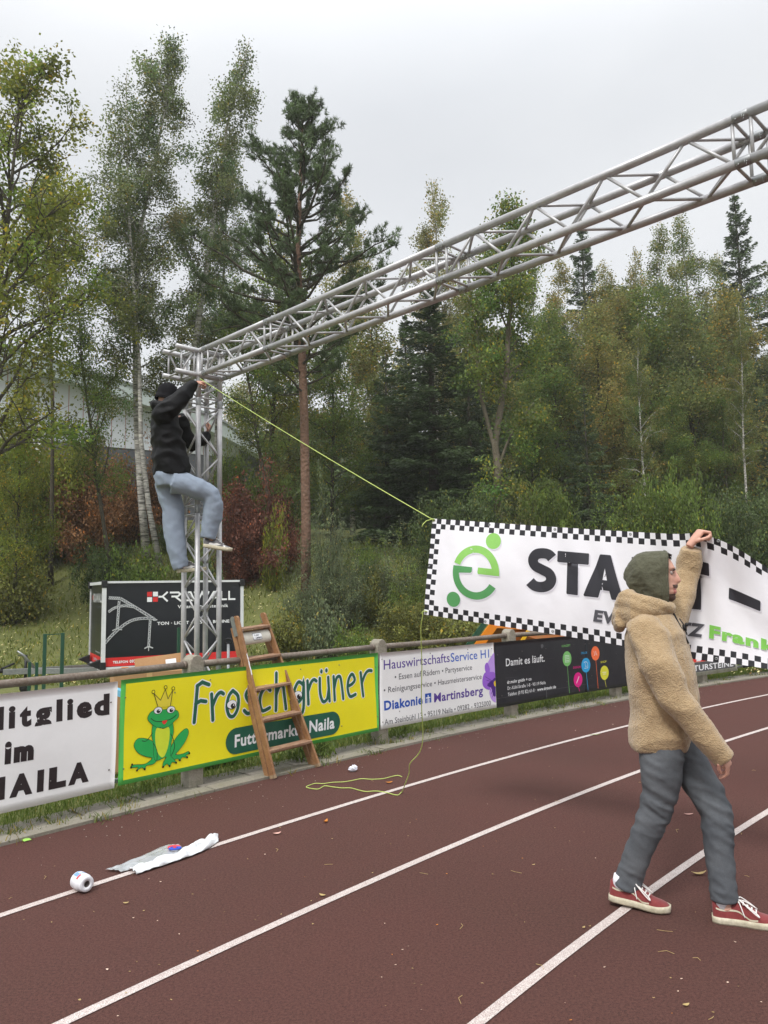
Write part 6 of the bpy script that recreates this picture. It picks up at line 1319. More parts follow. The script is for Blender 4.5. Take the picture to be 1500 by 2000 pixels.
M_hair = mat('dark_hair', srgb(44, 32, 26), .75, var=[(90, .6, srgb(26, 20, 16))], bump=[(220, .6, .003)])
M_beard = mat('stubble', srgb(92, 66, 54), .8, var=[(200, .8, srgb(48, 34, 28), 2)], bump=[(300, .6, .002)])
M_sred = mat('shoe_red_suede', srgb(122, 46, 47), .85, sheen=.2, var=[(14, .5, srgb(120, 42, 44)), (50, .35, srgb(146, 66, 62))], bump=[(90, .3, .002)])
M_sole = mat('shoe_sole', srgb(212, 204, 182), .7, var=[(16, .6, srgb(176, 166, 134)), (60, .4, srgb(140, 132, 108))], bump=[(60, .2, .002)])
M_lace = mat('lace_white', srgb(230, 226, 222), .8); M_sock = mat('sock_white', srgb(228, 228, 234), .9)
M_sg = mat('shoe_grey', srgb(92, 90, 92), .7); M_sw = mat('shoe_white_leather', srgb(214, 212, 208), .5)

def superring(c, ex, ey, ra, rb, n=20, p=2.2):
    return [c + ex * (ra * abs(cos(a)) ** (2 / p) * (1 if cos(a) >= 0 else -1)) + ey * (rb * abs(sin(a)) ** (2 / p) * (1 if sin(a) >= 0 else -1)) for a in [2 * pi * j / n for j in range(n)]]
def loft(mb, pts, rad, axis, n=20, p=2.1, fixed=None):
    """closed limb through pts; rad = (along axis, across) per point; axis is a rough direction of the first radius"""
    pts = [Vector(q_) for q_ in pts]; k = len(pts); vs = []
    for i, c in enumerate(pts):
        t = (pts[min(i + 1, k - 1)] - pts[max(i - 1, 0)]).normalized()
        if fixed is not None: t = Vector(fixed)
        ex = (Vector(axis) - t * t.dot(Vector(axis))).normalized(); ey = t.cross(ex); r_ = rad[i]; r_ = r_ if hasattr(r_, '__len__') else (r_, r_)
        vs += superring(c, ex, ey, r_[0], r_[1], n, p)
    fs = [(i * n + j, i * n + (j + 1) % n, (i + 1) * n + (j + 1) % n, (i + 1) * n + j) for i in range(k - 1) for j in range(n)]
    o = len(vs); vs += [pts[0], pts[-1]]; fs += [(o, (j + 1) % n, j) for j in range(n)] + [(o + 1, (k - 1) * n + j, (k - 1) * n + (j + 1) % n) for j in range(n)]
    mb.add(vs, fs)
def ball(mb, c, r, n=12):
    r = r if hasattr(r, '__len__') else (r, r, r); vs = []; 
    for i in range(n + 1):
        a = pi * i / n
        for j in range(2 * n): b_ = pi * j / n; vs.append(Vector(c) + Vector((r[0] * sin(a) * cos(b_), r[1] * sin(a) * sin(b_), r[2] * cos(a))))
    m_ = 2 * n; mb.add(vs, [(i * m_ + j, (i + 1) * m_ + j, (i + 1) * m_ + (j + 1) % m_, i * m_ + (j + 1) % m_) for i in range(n) for j in range(m_)])
def remesh(mb, name, m, parent, voxel, smooth=3, disp=None, cut=None):
    me = mb.mesh(name, m, True); o = bpy.data.objects.new(name, me); COL.objects.link(o)
    md = o.modifiers.new('r', 'REMESH'); md.mode = 'VOXEL'; md.voxel_size = voxel; md.use_smooth_shade = True
    if smooth: s_ = o.modifiers.new('s', 'SMOOTH'); s_.factor = .5; s_.iterations = smooth
    bpy.context.view_layer.update(); dg = bpy.context.evaluated_depsgraph_get(); nm = bpy.data.meshes.new_from_object(o.evaluated_get(dg)); o.modifiers.clear(); o.data = nm; nm.name = name
    if not nm.materials: nm.materials.append(m)
    if disp:
        n_ = len(nm.vertices); co = np.empty(n_ * 3, 'f'); nm.vertices.foreach_get('co', co); no = np.empty(n_ * 3, 'f'); nm.vertices.foreach_get('normal', no); co = co.reshape(-1, 3); no = no.reshape(-1, 3)
        d = np.array([disp(Vector(c)) for c in co.astype(float)]); co += no * d[:, None]; nm.vertices.foreach_set('co', co.ravel()); nm.update()
    nm.polygons.foreach_set('use_smooth', [True] * len(nm.polygons))
    if parent: keep(o, parent)
    return o
def wr(fx, fy, fz, amp, rid=True, off=0.0):
    """soft ridged folds"""
    def f(c):
        v = noise.noise((c.x * fx + off, c.y * fy, c.z * fz)); v2 = noise.noise((c.x * fx * 2.1, c.y * fy * 2.1 + off, c.z * fz * 2.1 + 5))
        return amp * ((1 - abs(v) * 2.6 if rid else v * 1.5) - .45 + .5 * v2)
    return f
class Frame:
    """side view frame of a figure: px() turns a photo pixel into a point on the figure's plane, b metres to its left"""
    def __init__(s, C, f): s.C = Vector(C); s.f = Vector(f).normalized(); s.l = Vector((-s.f.y, s.f.x, 0)); s.u = Vector((0, 0, 1))
    def px(s, x, y, b=0.0):
        d = Vector(ray(x, y)); o_ = Vector((0, 0, EYE)); t = ((s.C + s.l * b) - o_).dot(s.l) / d.dot(s.l); return o_ + d * t
def finger(mb, p, dirs, lens, r):
    pts = [p]; 
    for d, L in zip(dirs, lens): pts.append(pts[-1] + d * L)
    rr = [r * 1.08, r, r * .93, r * .80][:len(pts)]
    mb.tube([tuple(q_) for q_ in pts], rr, 8)
    for q_, r_ in zip(pts, rr): ball(mb, q_, r_, 5)
def hand(mb, wrist, d, n, side, curl, size=1.0, spread=.06, thumb=.5):
    """d = wrist to knuckles, n = back of the hand, side = +1/-1 where the thumb leaves"""
    d = Vector(d).normalized(); n = Vector(n); n = (n - d * n.dot(d)).normalized(); s = d.cross(n) * side; k = size
    pts = [wrist - d * .02 * k, wrist + d * .02 * k, wrist + d * .055 * k, wrist + d * .088 * k]
    loft(mb, pts, [(.026 * k, .019 * k), (.033 * k, .019 * k), (.041 * k, .016 * k), (.040 * k, .013 * k)], s, 14)
    for i, (off, L) in enumerate(((.031, .92), (.0105, 1.0), (-.010, .94), (-.030, .76))):
        base = wrist + d * (.084 - .004 * abs(i - 1)) * k + s * off * k; dirs = []; a = 0
        for c_ in (curl * .9, curl * 1.15, curl * .8): a += c_ * (1 + .08 * i); dirs.append((d * cos(a) - n * sin(a) + s * off * spread * 8 * (1 - curl * .5)).normalized())
        finger(mb, base, dirs, [.042 * L * k, .027 * L * k, .021 * L * k], .0085 * k)
    tb_ = wrist + d * .022 * k + s * .030 * k - n * .004 * k; a1 = (d * .62 + s * .78 - n * .25).normalized(); a2 = (d * .9 + s * .15 * (1 - thumb) - n * (.25 + .55 * thumb) - s * .45 * thumb).normalized(); a3 = (d * .75 - s * .55 * thumb - n * .4 * thumb).normalized()
    finger(mb, tb_, [a1, a2, a3], [.036 * k, .032 * k, .026 * k], .0098 * k)

def shoe(parent, toe_or_heel, head, pitch=0, L=.292, style='skate', up0=0.0, anchor='heel', roll=0):
    """low shoe, x forward; returns nothing, adds parts under parent"""
    h = Vector((head[0], head[1], 0)).normalized(); rz = atan2(h.y, h.x); M = Matrix.Rotation(rz, 4, 'Z') @ Matrix.Rotation(pitch, 4, 'Y') @ Matrix.Rotation(roll, 4, 'X')
    off = Vector((0, 0, 0)) if anchor == 'heel' else M @ Vector((-L, 0, 0)); T = Matrix.Translation(Vector(toe_or_heel) + off) @ M
    k = L / .292; wprof = [(0, .012), (.006, .024), (.03, .034), (.08, .033), (.13, .033), (.18, .043), (.22, .047), (.255, .041), (.28, .026), (.292, .010)]
    def W(x): return np.interp(x, [p[0] for p in wprof], [p[1] for p in wprof])
    xs_ = [0, .004, .012, .03, .06, .10, .14, .18, .21, .235, .255, .272, .284, .292]
    mb = MB(); vs = []; 
    prof = [(0, -.002), (.97, -.002), (1.0, .006), (1.02, .015), (1.0, .028), (.0, .028)] if style == 'skate' else [(0, -.002), (.97, -.002), (1.04, .008), (1.04, .02), (1.0, .032), (.0, .032)]
    for x in xs_:
        lift = .006 * smooth01((x - .22) / .07) + .0
        for s_ in (1, -1):
            for q_ in (prof if s_ == 1 else prof[::-1]): vs.append(T @ Vector((x * k, s_ * (W(x) + .004) * q_[0] * k, (q_[1] + lift) * k)))
    n = len(prof) * 2; mb.add(vs, [(i * n + j, i * n + (j + 1) % n, (i + 1) * n + (j + 1) % n, (i + 1) * n + j) for i in range(len(xs_) - 1) for j in range(n)] + [tuple(range(n))[::-1], tuple((len(xs_) - 1) * n + j for j in range(n))])
    sh_ = thing_part = keep(mb.build('shoe', M_sole, smooth=False), parent); sh_.data.polygons.foreach_set('use_smooth', [True] * len(sh_.data.polygons))
    def sub(o): keep(o, sh_); return o
    # upper
    hp_ = [(0.004, .090), (.012, .100), (.03, .094), (.055, .078), (.075, .074), (.095, .086), (.115, .100), (.135, .092), (.16, .076), (.19, .062), (.22, .053), (.25, .048), (.272, .043), (.286, .034)]
    mb = MB(); vs = []; n = 16
    for x, z in hp_:
        w_ = (W(x) - .001) * k
        for j in range(n):
            a = pi * j / (n - 1); yy = cos(a); zz_ = sin(a) ** .62; top = (.60 if x < .13 else .80)
            vs.append(T @ Vector((x * k, w_ * yy * (1 - (1 - top) * zz_ ** 1.5 * .6), (.024 + (z - .024) * zz_) * k)))
    K_ = len(hp_); mb.add(vs, [(i * n + j, (i + 1) * n + j, (i + 1) * n + j + 1, i * n + j + 1) for i in range(K_ - 1) for j in range(n - 1)] + [tuple(range(n)), tuple((K_ - 1) * n + j for j in range(n))[::-1]])
    m = M_sred if style == 'skate' else M_sg
    sub(mb.build('upper', m, smooth=True))
    def side_pt(x, z, s_, o=.0015):
        hh = np.interp(x, [p[0] for p in hp_], [p[1] for p in hp_]); f = min(.98, max(.02, (z - .024) / (hh - .024))); sa = f ** (1 / .62); ca = sqrt(1 - sa * sa); top = (.60 if x < .13 else .80)
        return T @ Vector((x * k, s_ * ((W(x) - .001) * ca * (1 - (1 - top) * f ** 1.5 * .6) + o) * k, z * k))
    if style == 'skate':
        for s_ in (1, -1):
            c = cat3([Vector(p) for p in ((.018, .066, 0), (.05, .060, 0), (.085, .063, 0), (.115, .062, 0), (.145, .044, 0), (.165, .034, 0), (.195, .036, 0))], 4); mb = MB(); vs = []
            for p in c: vs += [side_pt(p.x, p.y - .0035, s_, .0018), side_pt(p.x, p.y + .0035, s_, .0018)]
            mb.add(vs, [(2 * i, 2 * i + 1, 2 * i + 3, 2 * i + 2) for i in range(len(c) - 1)]); sub(mb.build('side_stripe', M_sole))
    else:
        for s_ in (1, -1):
            mb = MB(); vs = [side_pt(x, z, s_, .002) for x, z in ((.19, .03), (.22, .030), (.262, .030), (.262, .038), (.22, .045), (.19, .052))]; mb.add(vs, [tuple(range(6))]); sub(mb.build('toe_panel', M_sw))
            mb = MB(); vs = [side_pt(x, z, s_, .002) for x, z in ((.05, .034), (.13, .034), (.17, .048), (.13, .06), (.10, .05), (.06, .056))]; mb.add(vs, [tuple(range(6))]); sub(mb.build('side_panel', M_sw))
    # tongue and laces
    mb = MB(); vs = []
    for x in (.098, .12, .15, .18, .205):
        hh = np.interp(x, [p[0] for p in hp_], [p[1] for p in hp_]) + .0035
        for y in (-.016, 0, .016): vs.append(T @ Vector((x * k, y * k, (hh - abs(y) * .12 + (.012 if x < .1 else 0)) * k)))
    mb.add(vs, [(i * 3 + j, (i + 1) * 3 + j, (i + 1) * 3 + j + 1, i * 3 + j + 1) for i in range(4) for j in (0, 1)]); sub(mb.build('tongue', m if style == 'skate' else M_sw, smooth=True))
    for x in (.118, .136, .154, .172, .190):
        hh = np.interp(x, [p[0] for p in hp_], [p[1] for p in hp_]) + .006; mb = MB(); mb.tube([T @ Vector((x * k, -.022 * k, (hh - .006) * k)), T @ Vector(((x + .004) * k, 0, hh * k)), T @ Vector((x * k, .022 * k, (hh - .006) * k))], .0032, 6); sub(mb.build('lace', M_lace, smooth=True))
    if style == 'skate':
        for s_ in (1, -1):
            base = T @ Vector((.118 * k, 0, .105 * k)); mb = MB(); loop = [base, T @ Vector((.13 * k, s_ * .03 * k, .108 * k)), T @ Vector((.17 * k, s_ * .050 * k, .078 * k)), T @ Vector((.20 * k, s_ * .052 * k, .055 * k)), T @ Vector((.19 * k, s_ * .038 * k, .066 * k)), T @ Vector((.15 * k, s_ * .025 * k, .092 * k)), base]
            mb.tube(cat3(loop, 4), .0030, 6); mb.tube(cat3([base, T @ Vector((.125 * k, s_ * .035 * k, .09 * k)), T @ Vector((.14 * k, s_ * .048 * k, .045 * k))], 4), .0026, 6); sub(mb.build('lace', M_lace, smooth=True))
    return T

# ---- the man in the tan fleece jacket
FA = Frame((1.45, 3.93, 0), (.925, -.38, 0)); A_ = FA.px
manA = thing('person', 'man in tan fleece jacket, olive hood, grey jeans and red shoes, one arm raised', 'person', (1.42, 3.95, 0))
def headmesh(Fr, prof, cx, cyy, width, nosew=.013, skin=True):
    """head from a photographed profile: prof = (py, front px, nose bump px)"""
    C0 = Fr.px(cx, cyy); vs = []; n = 56; Fs = Fr.f
    return C0
prof = [ # photo row, front edge without nose (px), nose bump (px), half width (m), back edge (px)
 (1082, 1288, 0, .030, 1262), (1086, 1298, 0, .050, 1250), (1092, 1308, 0, .063, 1243), (1100, 1313, 0, .070, 1239), (1107, 1316.5, 0, .074, 1237), (1111, 1318.5, .5, .076, 1236), (1115, 1316.5, 3, .077, 1236), (1119, 1315, 6.5, .077, 1236), (1124, 1316, 8.5, .077, 1237), (1129, 1317, 10.2, .076, 1238), (1133, 1318, 11.2, .075, 1240), (1136, 1318.5, 11.2, .074, 1241), (1139, 1319, 7.5, .073, 1243), (1142, 1320, 3, .072, 1245), (1146, 1321.5, 1.5, .070, 1247), (1149, 1322, .8, .068, 1249), (1152, 1319.5, 0, .066, 1251), (1155, 1321.5, 0, .065, 1253), (1159, 1320.5, 0, .063, 1255), (1162, 1317.5, 0, .062, 1257), (1166, 1318.5, 0, .058, 1260), (1170, 1318, 0, .052, 1262), (1174, 1314, 0, .044, 1264), (1178, 1306, 0, .040, 1266), (1186, 1298, 0, .045, 1262), (1200, 1296, 0, .050, 1258), (1230, 1292, 0, .06, 1256)]
def face_pt(i, ph, off=0):
    py, fx, nb, hw, bx = prof[i]; pf = A_(fx, py); pbk = A_(bx, py); z = (pf.z + pbk.z) / 2; P0 = A_(1275, py); af = (pf - P0).dot(FA.f) + off; ab = (pbk - P0).dot(FA.f) - off
    c = cos(ph); s_ = sin(ph); hw = hw + off
    e = 2.35; ca = abs(c) ** (2 / e) * (1 if c > 0 else -1); sa = abs(s_) ** (2 / e) * (1 if s_ > 0 else -1)
    mid = .35 * af + .65 * ab + .0; mid = (af + ab) / 2 - .004
    a = mid + (af - mid) * ca if c > 0 else mid + (mid - ab) * ca
    b = hw * sa
    if c > 0:
        a += nb / 380 * math.exp(-(b / (.0115 if py < 1128 else .0155)) ** 2) * (1 if c > 0 else 0)
        eye = math.exp(-((abs(b) - .032) / .016) ** 2) * math.exp(-((py - 1119) / 5.0) ** 2); a -= .0085 * eye
        a += .004 * math.exp(-((abs(b) - .030) / .020) ** 2) * math.exp(-((py - 1110) / 3.0) ** 2)
        a += .004 * math.exp(-((abs(b) - .045) / .018) ** 2) * math.exp(-((py - 1130) / 7.0) ** 2)
    p = P0 + FA.f * a + FA.l * b; p.z = z; return p
bodyA = MB(); n = 60
phs = [pi * (abs(t) ** 1.25) * (1 if t > 0 else -1) for t in np.linspace(-1, 1, n + 1)[:-1]]
vs = [face_pt(i, ph) for i in range(len(prof)) for ph in phs]; K_ = len(prof)
# refine rows by interpolation
rows = []
for i in range(K_ - 1):
    for t in (0, .5): rows.append([face_pt(i, ph).lerp(face_pt(i + 1, ph), t) for ph in phs])
rows.append([face_pt(K_ - 1, ph) for ph in phs]); vs = [p for r_ in rows for p in r_]; K2 = len(rows)
bodyA.add(vs, [(i * n + j, (i + 1) * n + j, (i + 1) * n + (j + 1) % n, i * n + (j + 1) % n) for i in range(K2 - 1) for j in range(n)] + [tuple(range(n)), tuple((K2 - 1) * n + j for j in range(n))[::-1]])
# neck, trunk, limbs inside the clothes
loft(bodyA, [A_(1284, 1168), A_(1274, 1200), A_(1270, 1235)], [(.055, .055), (.058, .06), (.08, .11)], FA.f)
tor = [(1275, 1225), (1285, 1260), (1292, 1310), (1296, 1360), (1296, 1410), (1298, 1450)]
loft(bodyA, [A_(*p) for p in tor], [(.08, .14), (.11, .16), (.12, .15), (.11, .14), (.11, .15), (.09, .14)], FA.f, fixed=(0, 0, -1))
ra_path = [A_(1266, 1240, -.14), A_(1288, 1300, -.205), A_(1318, 1362, -.215), A_(1352, 1406, -.205), A_(1384, 1444, -.185), A_(1416, 1482, -.165)]
ra_rad = [.098, .088, .076, .068, .060, .052]
loft(bodyA, ra_path, [r_ * .55 for r_ in ra_rad], FA.f, 14)
hnd = Vector(SBs(1.765, .655)); wr_ = A_(1350, 1064, .27)
la_path = [A_(1292, 1240, .12), A_(1318, 1200, .19), A_(1334, 1150, .27), A_(1345, 1118, .31), A_(1347, 1092, .30), A_(1350, 1072, .28)]
la_rad = [.095, .078, .066, .064, .062, .052]
loft(bodyA, la_path, [r_ * .5 for r_ in la_rad], FA.f, 14)
legR = [(1292, 1440, -.075, .108), (1292, 1478, -.085, .108), (1292, 1508, -.09, .102), (1288, 1553, -.08, .087), (1278, 1590, -.07, .079), (1264, 1624, -.06, .073), (1245, 1668, -.045, .067), (1231, 1708, -.03, .065), (1224, 1733, -.03, .068)]
legL = [(1312, 1440, .085, .112), (1338, 1482, .07, .104), (1362, 1520, .045, .092), (1384, 1553, .02, .084), (1397, 1585, 0, .081), (1402, 1624, -.02, .075), (1405, 1668, -.035, .069), (1411, 1715, -.05, .064), (1415, 1742, -.055, .068), (1416, 1757, -.055, .068)]
for lg in (legR, legL): loft(bodyA, [A_(a, b_, c) for a, b_, c, r_ in lg], [r_ * .62 for *_, r_ in lg], FA.f, 14)
# ankles into the shoes
toeR = gnd(1310, 1784); hdR = Vector((.90, -.43, 0)).normalized(); heelL = gnd(1391, 1798); hdL = Vector((.93, -.33, 0)).normalized()
loft(bodyA, [A_(1231, 1712, -.03), A_(1226, 1738, -.02), toeR - hdR * .22 + Vector((0, 0, .05))], [.038, .034, .032], FA.f, 12)
loft(bodyA, [A_(1412, 1725, -.05), A_(1412, 1758, -.055), heelL + hdL * .07 + Vector((0, 0, .05))], [.038, .034, .032], FA.f, 12)
# raised fist on the banner edge
upd = (hnd + Vector((0, 0, -.004)) - wr_); 
hand(bodyA, wr_ + Vector((.0, 0, .006)), (FA.f * .55 + Vector((0, 0, .72)) + FA.l * .15), (-FA.f * .55 + Vector((0, 0, .62)) - FA.l * .35), 1, 1.12, 1.02, thumb=.8)
# lowered relaxed hand
hand(bodyA, A_(1405, 1466, -.165), (FA.f * .42 + Vector((0, 0, -.80)) + FA.l * .12), (FA.f * .85 - FA.l * .45 + Vector((0, 0, .5))), 1, .58, .92, thumb=.5)
remesh(bodyA, 'body', M_skin, manA, .0042, 2)
# eyes, brows, lips, beard, hair
def patch(name, m, i0, i1, p0, p1, off, parent, wob=.0, ni=8, nj=14, taper=True):
    mb = MB(); vs = []
    for i in range(ni + 1):
        fi = i0 + (i1 - i0) * i / ni; k = min(int(fi), K_ - 2); t = fi - k
        for j in range(nj + 1):
            ph = p0 + (p1 - p0) * j / nj; o_ = off * (sin(pi * (j + .5) / (nj + 1)) ** .5 if taper else 1) * (sin(pi * (i + .5) / (ni + 1)) ** .5 if taper else 1)
            vs.append(face_pt(k, ph, o_).lerp(face_pt(k + 1, ph, o_), t) + Vector((0, 0, noise.noise((i * .9, j * .9, 1)) * wob)))
    mb.add(vs, [(i * (nj + 1) + j, (i + 1) * (nj + 1) + j, (i + 1) * (nj + 1) + j + 1, i * (nj + 1) + j + 1) for i in range(ni) for j in range(nj)]); return keep(mb.build(name, m, smooth=True), parent)
for s_ in (-1, 1):
    ec = A_(1312.6, 1119, 0); ec = ec + FA.l * (.0325 * s_) + FA.f * -.002
    mb = MB(); ball(mb, ec - FA.f * .002, .0112, 8); ey = keep(mb.build('eye', mat('eye_white', srgb(170, 156, 150), .35), smooth=True), manA)
    mb = MB(); ball(mb, ec + FA.f * .0048 + Vector((0, 0, .001)), .0066, 6); o = mb.build('iris', mat('iris_brown', srgb(52, 36, 28), .25), smooth=True); keep(o, ey)
    mb = MB(); a = []
    for t in np.linspace(-1, 1, 9): a.append(ec + FA.l * (.0135 * t) + FA.f * (.0115 - .004 * t * t) + Vector((0, 0, .0062 - .003 * t * t)))
    mb.tube(a, [.0012, .0022, .003, .003, .003, .003, .003, .0022, .0012], 6); keep(mb.build('eyelid', M_hair if False else M_skin, smooth=True), manA)
    mb = MB(); a = []
    for t in np.linspace(-1, 1, 10):
        a.append(ec + FA.l * (.019 * t * 1.0 + .001) * 1 + FA.f * (.0155 - .0085 * t * t * (1 if t * s_ > 0 else .4)) + Vector((0, 0, .0165 - .004 * t * s_ - .003 * t * t)))
    mb.tube(a, [.0016, .003, .0038, .0042, .0042, .004, .0036, .003, .0022, .0012], 6); keep(mb.build('eyebrow', M_hair, smooth=True), manA)
patch('moustache', M_beard, 13.1, 14.9, -.62, .62, .0020, manA)
patch('beard', M_beard, 18.4, 23.6, -1.5, 1.5, .0042, manA); 
for s_ in (-1, 1): patch('beard', M_beard, 14.5, 22, s_ * 1.05, s_ * 1.6, .0018, manA)
patch('lips', mat('lips', srgb(186, 112, 104), .45), 15.2, 18.4, -.55, .55, .0024, manA)
mb = MB(); rh_ = random.Random(5)
for i in range(46):
    b_ = rh_.uniform(-.05, .05); p = A_(1296 + rh_.uniform(-4, 4), 1083 + rh_.uniform(-1, 3) + abs(b_) * 60, b_); q_ = p + FA.f * rh_.uniform(.016, .034) + Vector((0, 0, rh_.uniform(-.016, .008))) + FA.l * rh_.uniform(-.012, .012); mb.tube([p, p.lerp(q_, .5) + Vector((0, 0, .008)), q_], [.006, .005, .0015], 5)
keep(mb.build('hair', M_hair, smooth=True), manA)
# olive hood over the head: open at the face
hl = [(1077.5, 1264, 1297, .020), (1079, 1256, 1300, .042), (1083, 1245, 1302.5, .064), (1090, 1236, 1303.5, .083), (1100, 1228, 1304, .096), (1110, 1223.5, 1304, .102), (1120, 1221.5, 1304, .104), (1130, 1222, 1304, .104), (1140, 1224.5, 1304.5, .102), (1150, 1230, 1305, .098), (1160, 1240, 1305, .092), (1169, 1252, 1305, .083), (1177, 1266, 1304, .074), (1184, 1272, 1300, .068), (1192, 1270, 1296, .066)]
hl = [tuple(np.array(hl[i]) * (1 - t) + np.array(hl[i + 1]) * t) for i in range(len(hl) - 1) for t in (0, .25, .5, .75)] + [hl[-1]]
mb = MB(); vs = []; nj = 72
for py, bx, fx, rb in hl:
    af = A_(fx, py); ab = A_(bx, py)
    for j in range(nj + 1):
        th = -pi / 2 + pi * j / nj; a = (af - ab).length * (cos(th) ** .82 if abs(abs(th) - pi / 2) > 1e-6 else 0); b_ = rb * (abs(sin(th)) ** .9) * (1 if th > 0 else -1) * (.93 + .07 * cos(th) if True else 1)
        p = af - FA.f * a + FA.l * b_; k = (wr(9, 9, 10, .012)(p) + wr(21, 21, 26, .004)(p) + .006 * sin(p.z * 70 + 30 * (p - A_(1303, 1176)).dot(FA.f)) * smooth01((1.60 - p.z) / .1)) * cos(th * .9); p = p + (p - A_(1280, py)).normalized() * k; p.z = (af.z + ab.z) / 2 + .0; vs.append(p)
mb.add(vs, [(i * (nj + 1) + j, i * (nj + 1) + j + 1, (i + 1) * (nj + 1) + j + 1, (i + 1) * (nj + 1) + j) for i in range(len(hl) - 1) for j in range(nj)] + [tuple(range(nj + 1))])
hood = keep(mb.build('hood', M_oliv, smooth=True), manA); sdm = hood.modifiers.new('s', 'SOLIDIFY'); sdm.thickness = .009; sdm.offset = 0; ss_ = hood.modifiers.new('ss', 'SUBSURF'); ss_.levels = 1; ss_.render_levels = 1
hem = []
for j in (0, nj):
    pts = [vs[i * (nj + 1) + j] for i in range(len(hl))]; mb = MB(); off = FA.f * .001; mb.tube([p + off for p in pts], .0072, 8); keep(mb.build('hood_hem', M_oliv, smooth=True), hood)
    mb = MB(); s_ = -1 if j == 0 else 1; mb.tube([p - FA.f * .026 + FA.l * s_ * .0045 + FA.l * .0 for p in pts[6:-8]], .0016, 5); keep(mb.build('seam', M_oliv, smooth=True), hood)
# jacket
jk = MB()
tor = [(1198, 1238, 1316, .125), (1215, 1228, 1326, .165), (1240, 1221, 1338, .185), (1275, 1221, 1349, .190), (1320, 1225, 1361, .188), (1360, 1230, 1366, .184), (1400, 1232, 1364, .184), (1430, 1229, 1356, .186), (1448, 1230, 1349, .184), (1460, 1234, 1343, .172)]
loft(jk, [(A_(b_, y_) + A_(f_, y_)) / 2 for y_, b_, f_, w_ in tor], [((A_(f_, y_) - A_(b_, y_)).length / 2, w_) for y_, b_, f_, w_ in tor], FA.f, 28, 2.4, fixed=(0, 0, -1))
loft(jk, ra_path, [(r_, r_ * .95) for r_ in ra_rad], FA.f, 20); loft(jk, la_path, [(r_, r_ * .95) for r_ in la_rad], FA.f, 20)
ball(jk, A_(1262, 1232, -.13), (.095, .095, .085)); ball(jk, A_(1300, 1226, .12), (.09, .09, .085))
fold = wr(5, 5, 6, .010); fz = lambda c: fold(c) + .0020 * noise.noise((c.x * 62, c.y * 62, c.z * 62)) + .0014 * noise.noise((c.x * 130, c.y * 130, c.z * 130))
jacket = remesh(jk, 'jacket', M_fle, manA, .0075, 3, fz)
jh = MB()
for s_ in (-1, 1):
    pts = [(1226, 1188, 0, .080), (1228, 1189, .07, .078), (1242, 1190, .118, .066), (1266, 1187, .120, .046), (1290, 1186, .092, .034), (1312, 1190, .035, .024)]
    loft(jh, [A_(x, y_, s_ * b_) for x, y_, b_, r_ in pts], [(r_ * 1.22, r_ * .72) for *_, r_ in pts], (0, 0, 1), 18)
loft(jh, [A_(1213, 1206, -.09), A_(1209, 1208, -.04), A_(1209, 1208, .04), A_(1213, 1206, .09)], [(.05, .028), (.062, .032), (.062, .032), (.05, .028)], (0, 0, 1), 14)
remesh(jh, 'fleece_hood', M_fle, manA, .007, 2, lambda c: fz(c) + .006 * abs(sin(c.z * 60 + c.x * 14 + 3 * noise.noise(c * 5))))
# jeans with folds
jn = MB()
loft(jn, [A_(1296, 1405), A_(1297, 1430), A_(1298, 1462)], [(.115, .15), (.118, .155), (.10, .14)], FA.f, 24, 2.3, fixed=(0, 0, -1))
for lg in (legR, legL): loft(jn, [A_(a, b_, c) for a, b_, c, r_ in lg], [(r_ * .965, r_ * .9) for *_, r_ in lg], FA.f, 20)
kn1 = A_(1280, 1600, -.1); kn2 = A_(1400, 1600, 0)
def jf(c):
    k = .35 + 1.1 * math.exp(-((c.z - .50) / .16) ** 2) + 1.2 * math.exp(-((c.z - .12) / .10) ** 2) + .6 * math.exp(-((c.z - .78) / .08) ** 2)
    q = Vector((c.x + .35 * c.z, c.y, c.z + .5 * c.x)); return wr(8, 8, 17, .0050)(q) * k + .0016 * noise.noise((c.x * 26, c.y * 26, c.z * 34)) * k + .001
jeans = remesh(jn, 'jeans', M_jg, manA, .0075, 3, jf)
# black zip and a small clip
def onfront(px, py, b_=-.035): return A_(px, py, b_)
mb = MB(); mb.tube([onfront(1313, 1193), onfront(1319, 1204), onfront(1327, 1220), onfront(1336, 1238), onfront(1345, 1257)], .0042, 6); keep(mb.build('zip', M_pl, smooth=True), manA)
mb = MB(); mb.box(onfront(1337, 1226, -.02), (.014, .014, .03), .4); mb.tube([onfront(1327, 1208, -.02), onfront(1334, 1218, -.02), onfront(1342, 1240, -.02)], .003, 6); ball(mb, onfront(1341, 1220, -.025), .010, 6); keep(mb.build('clip_microphone', M_pl, smooth=True), manA)
for lg, sh_c, hd, an in ((legR, toeR, hdR, 'toe'), (legL, heelL, hdL, 'heel')):
    T = shoe(manA, sh_c + Vector((0, 0, .002)), hd, R(5) if an == 'toe' else 0, .292, 'skate', anchor=an)
    mb = MB(); loft(mb, [T @ Vector((.045, 0, .055)), T @ Vector((.045, 0, .098)), T @ Vector((.048, 0, .125))], [(.030, .026), (.030, .028), (.028, .026)], hd, 16); keep(mb.build('sock', M_sock, smooth=True), manA)

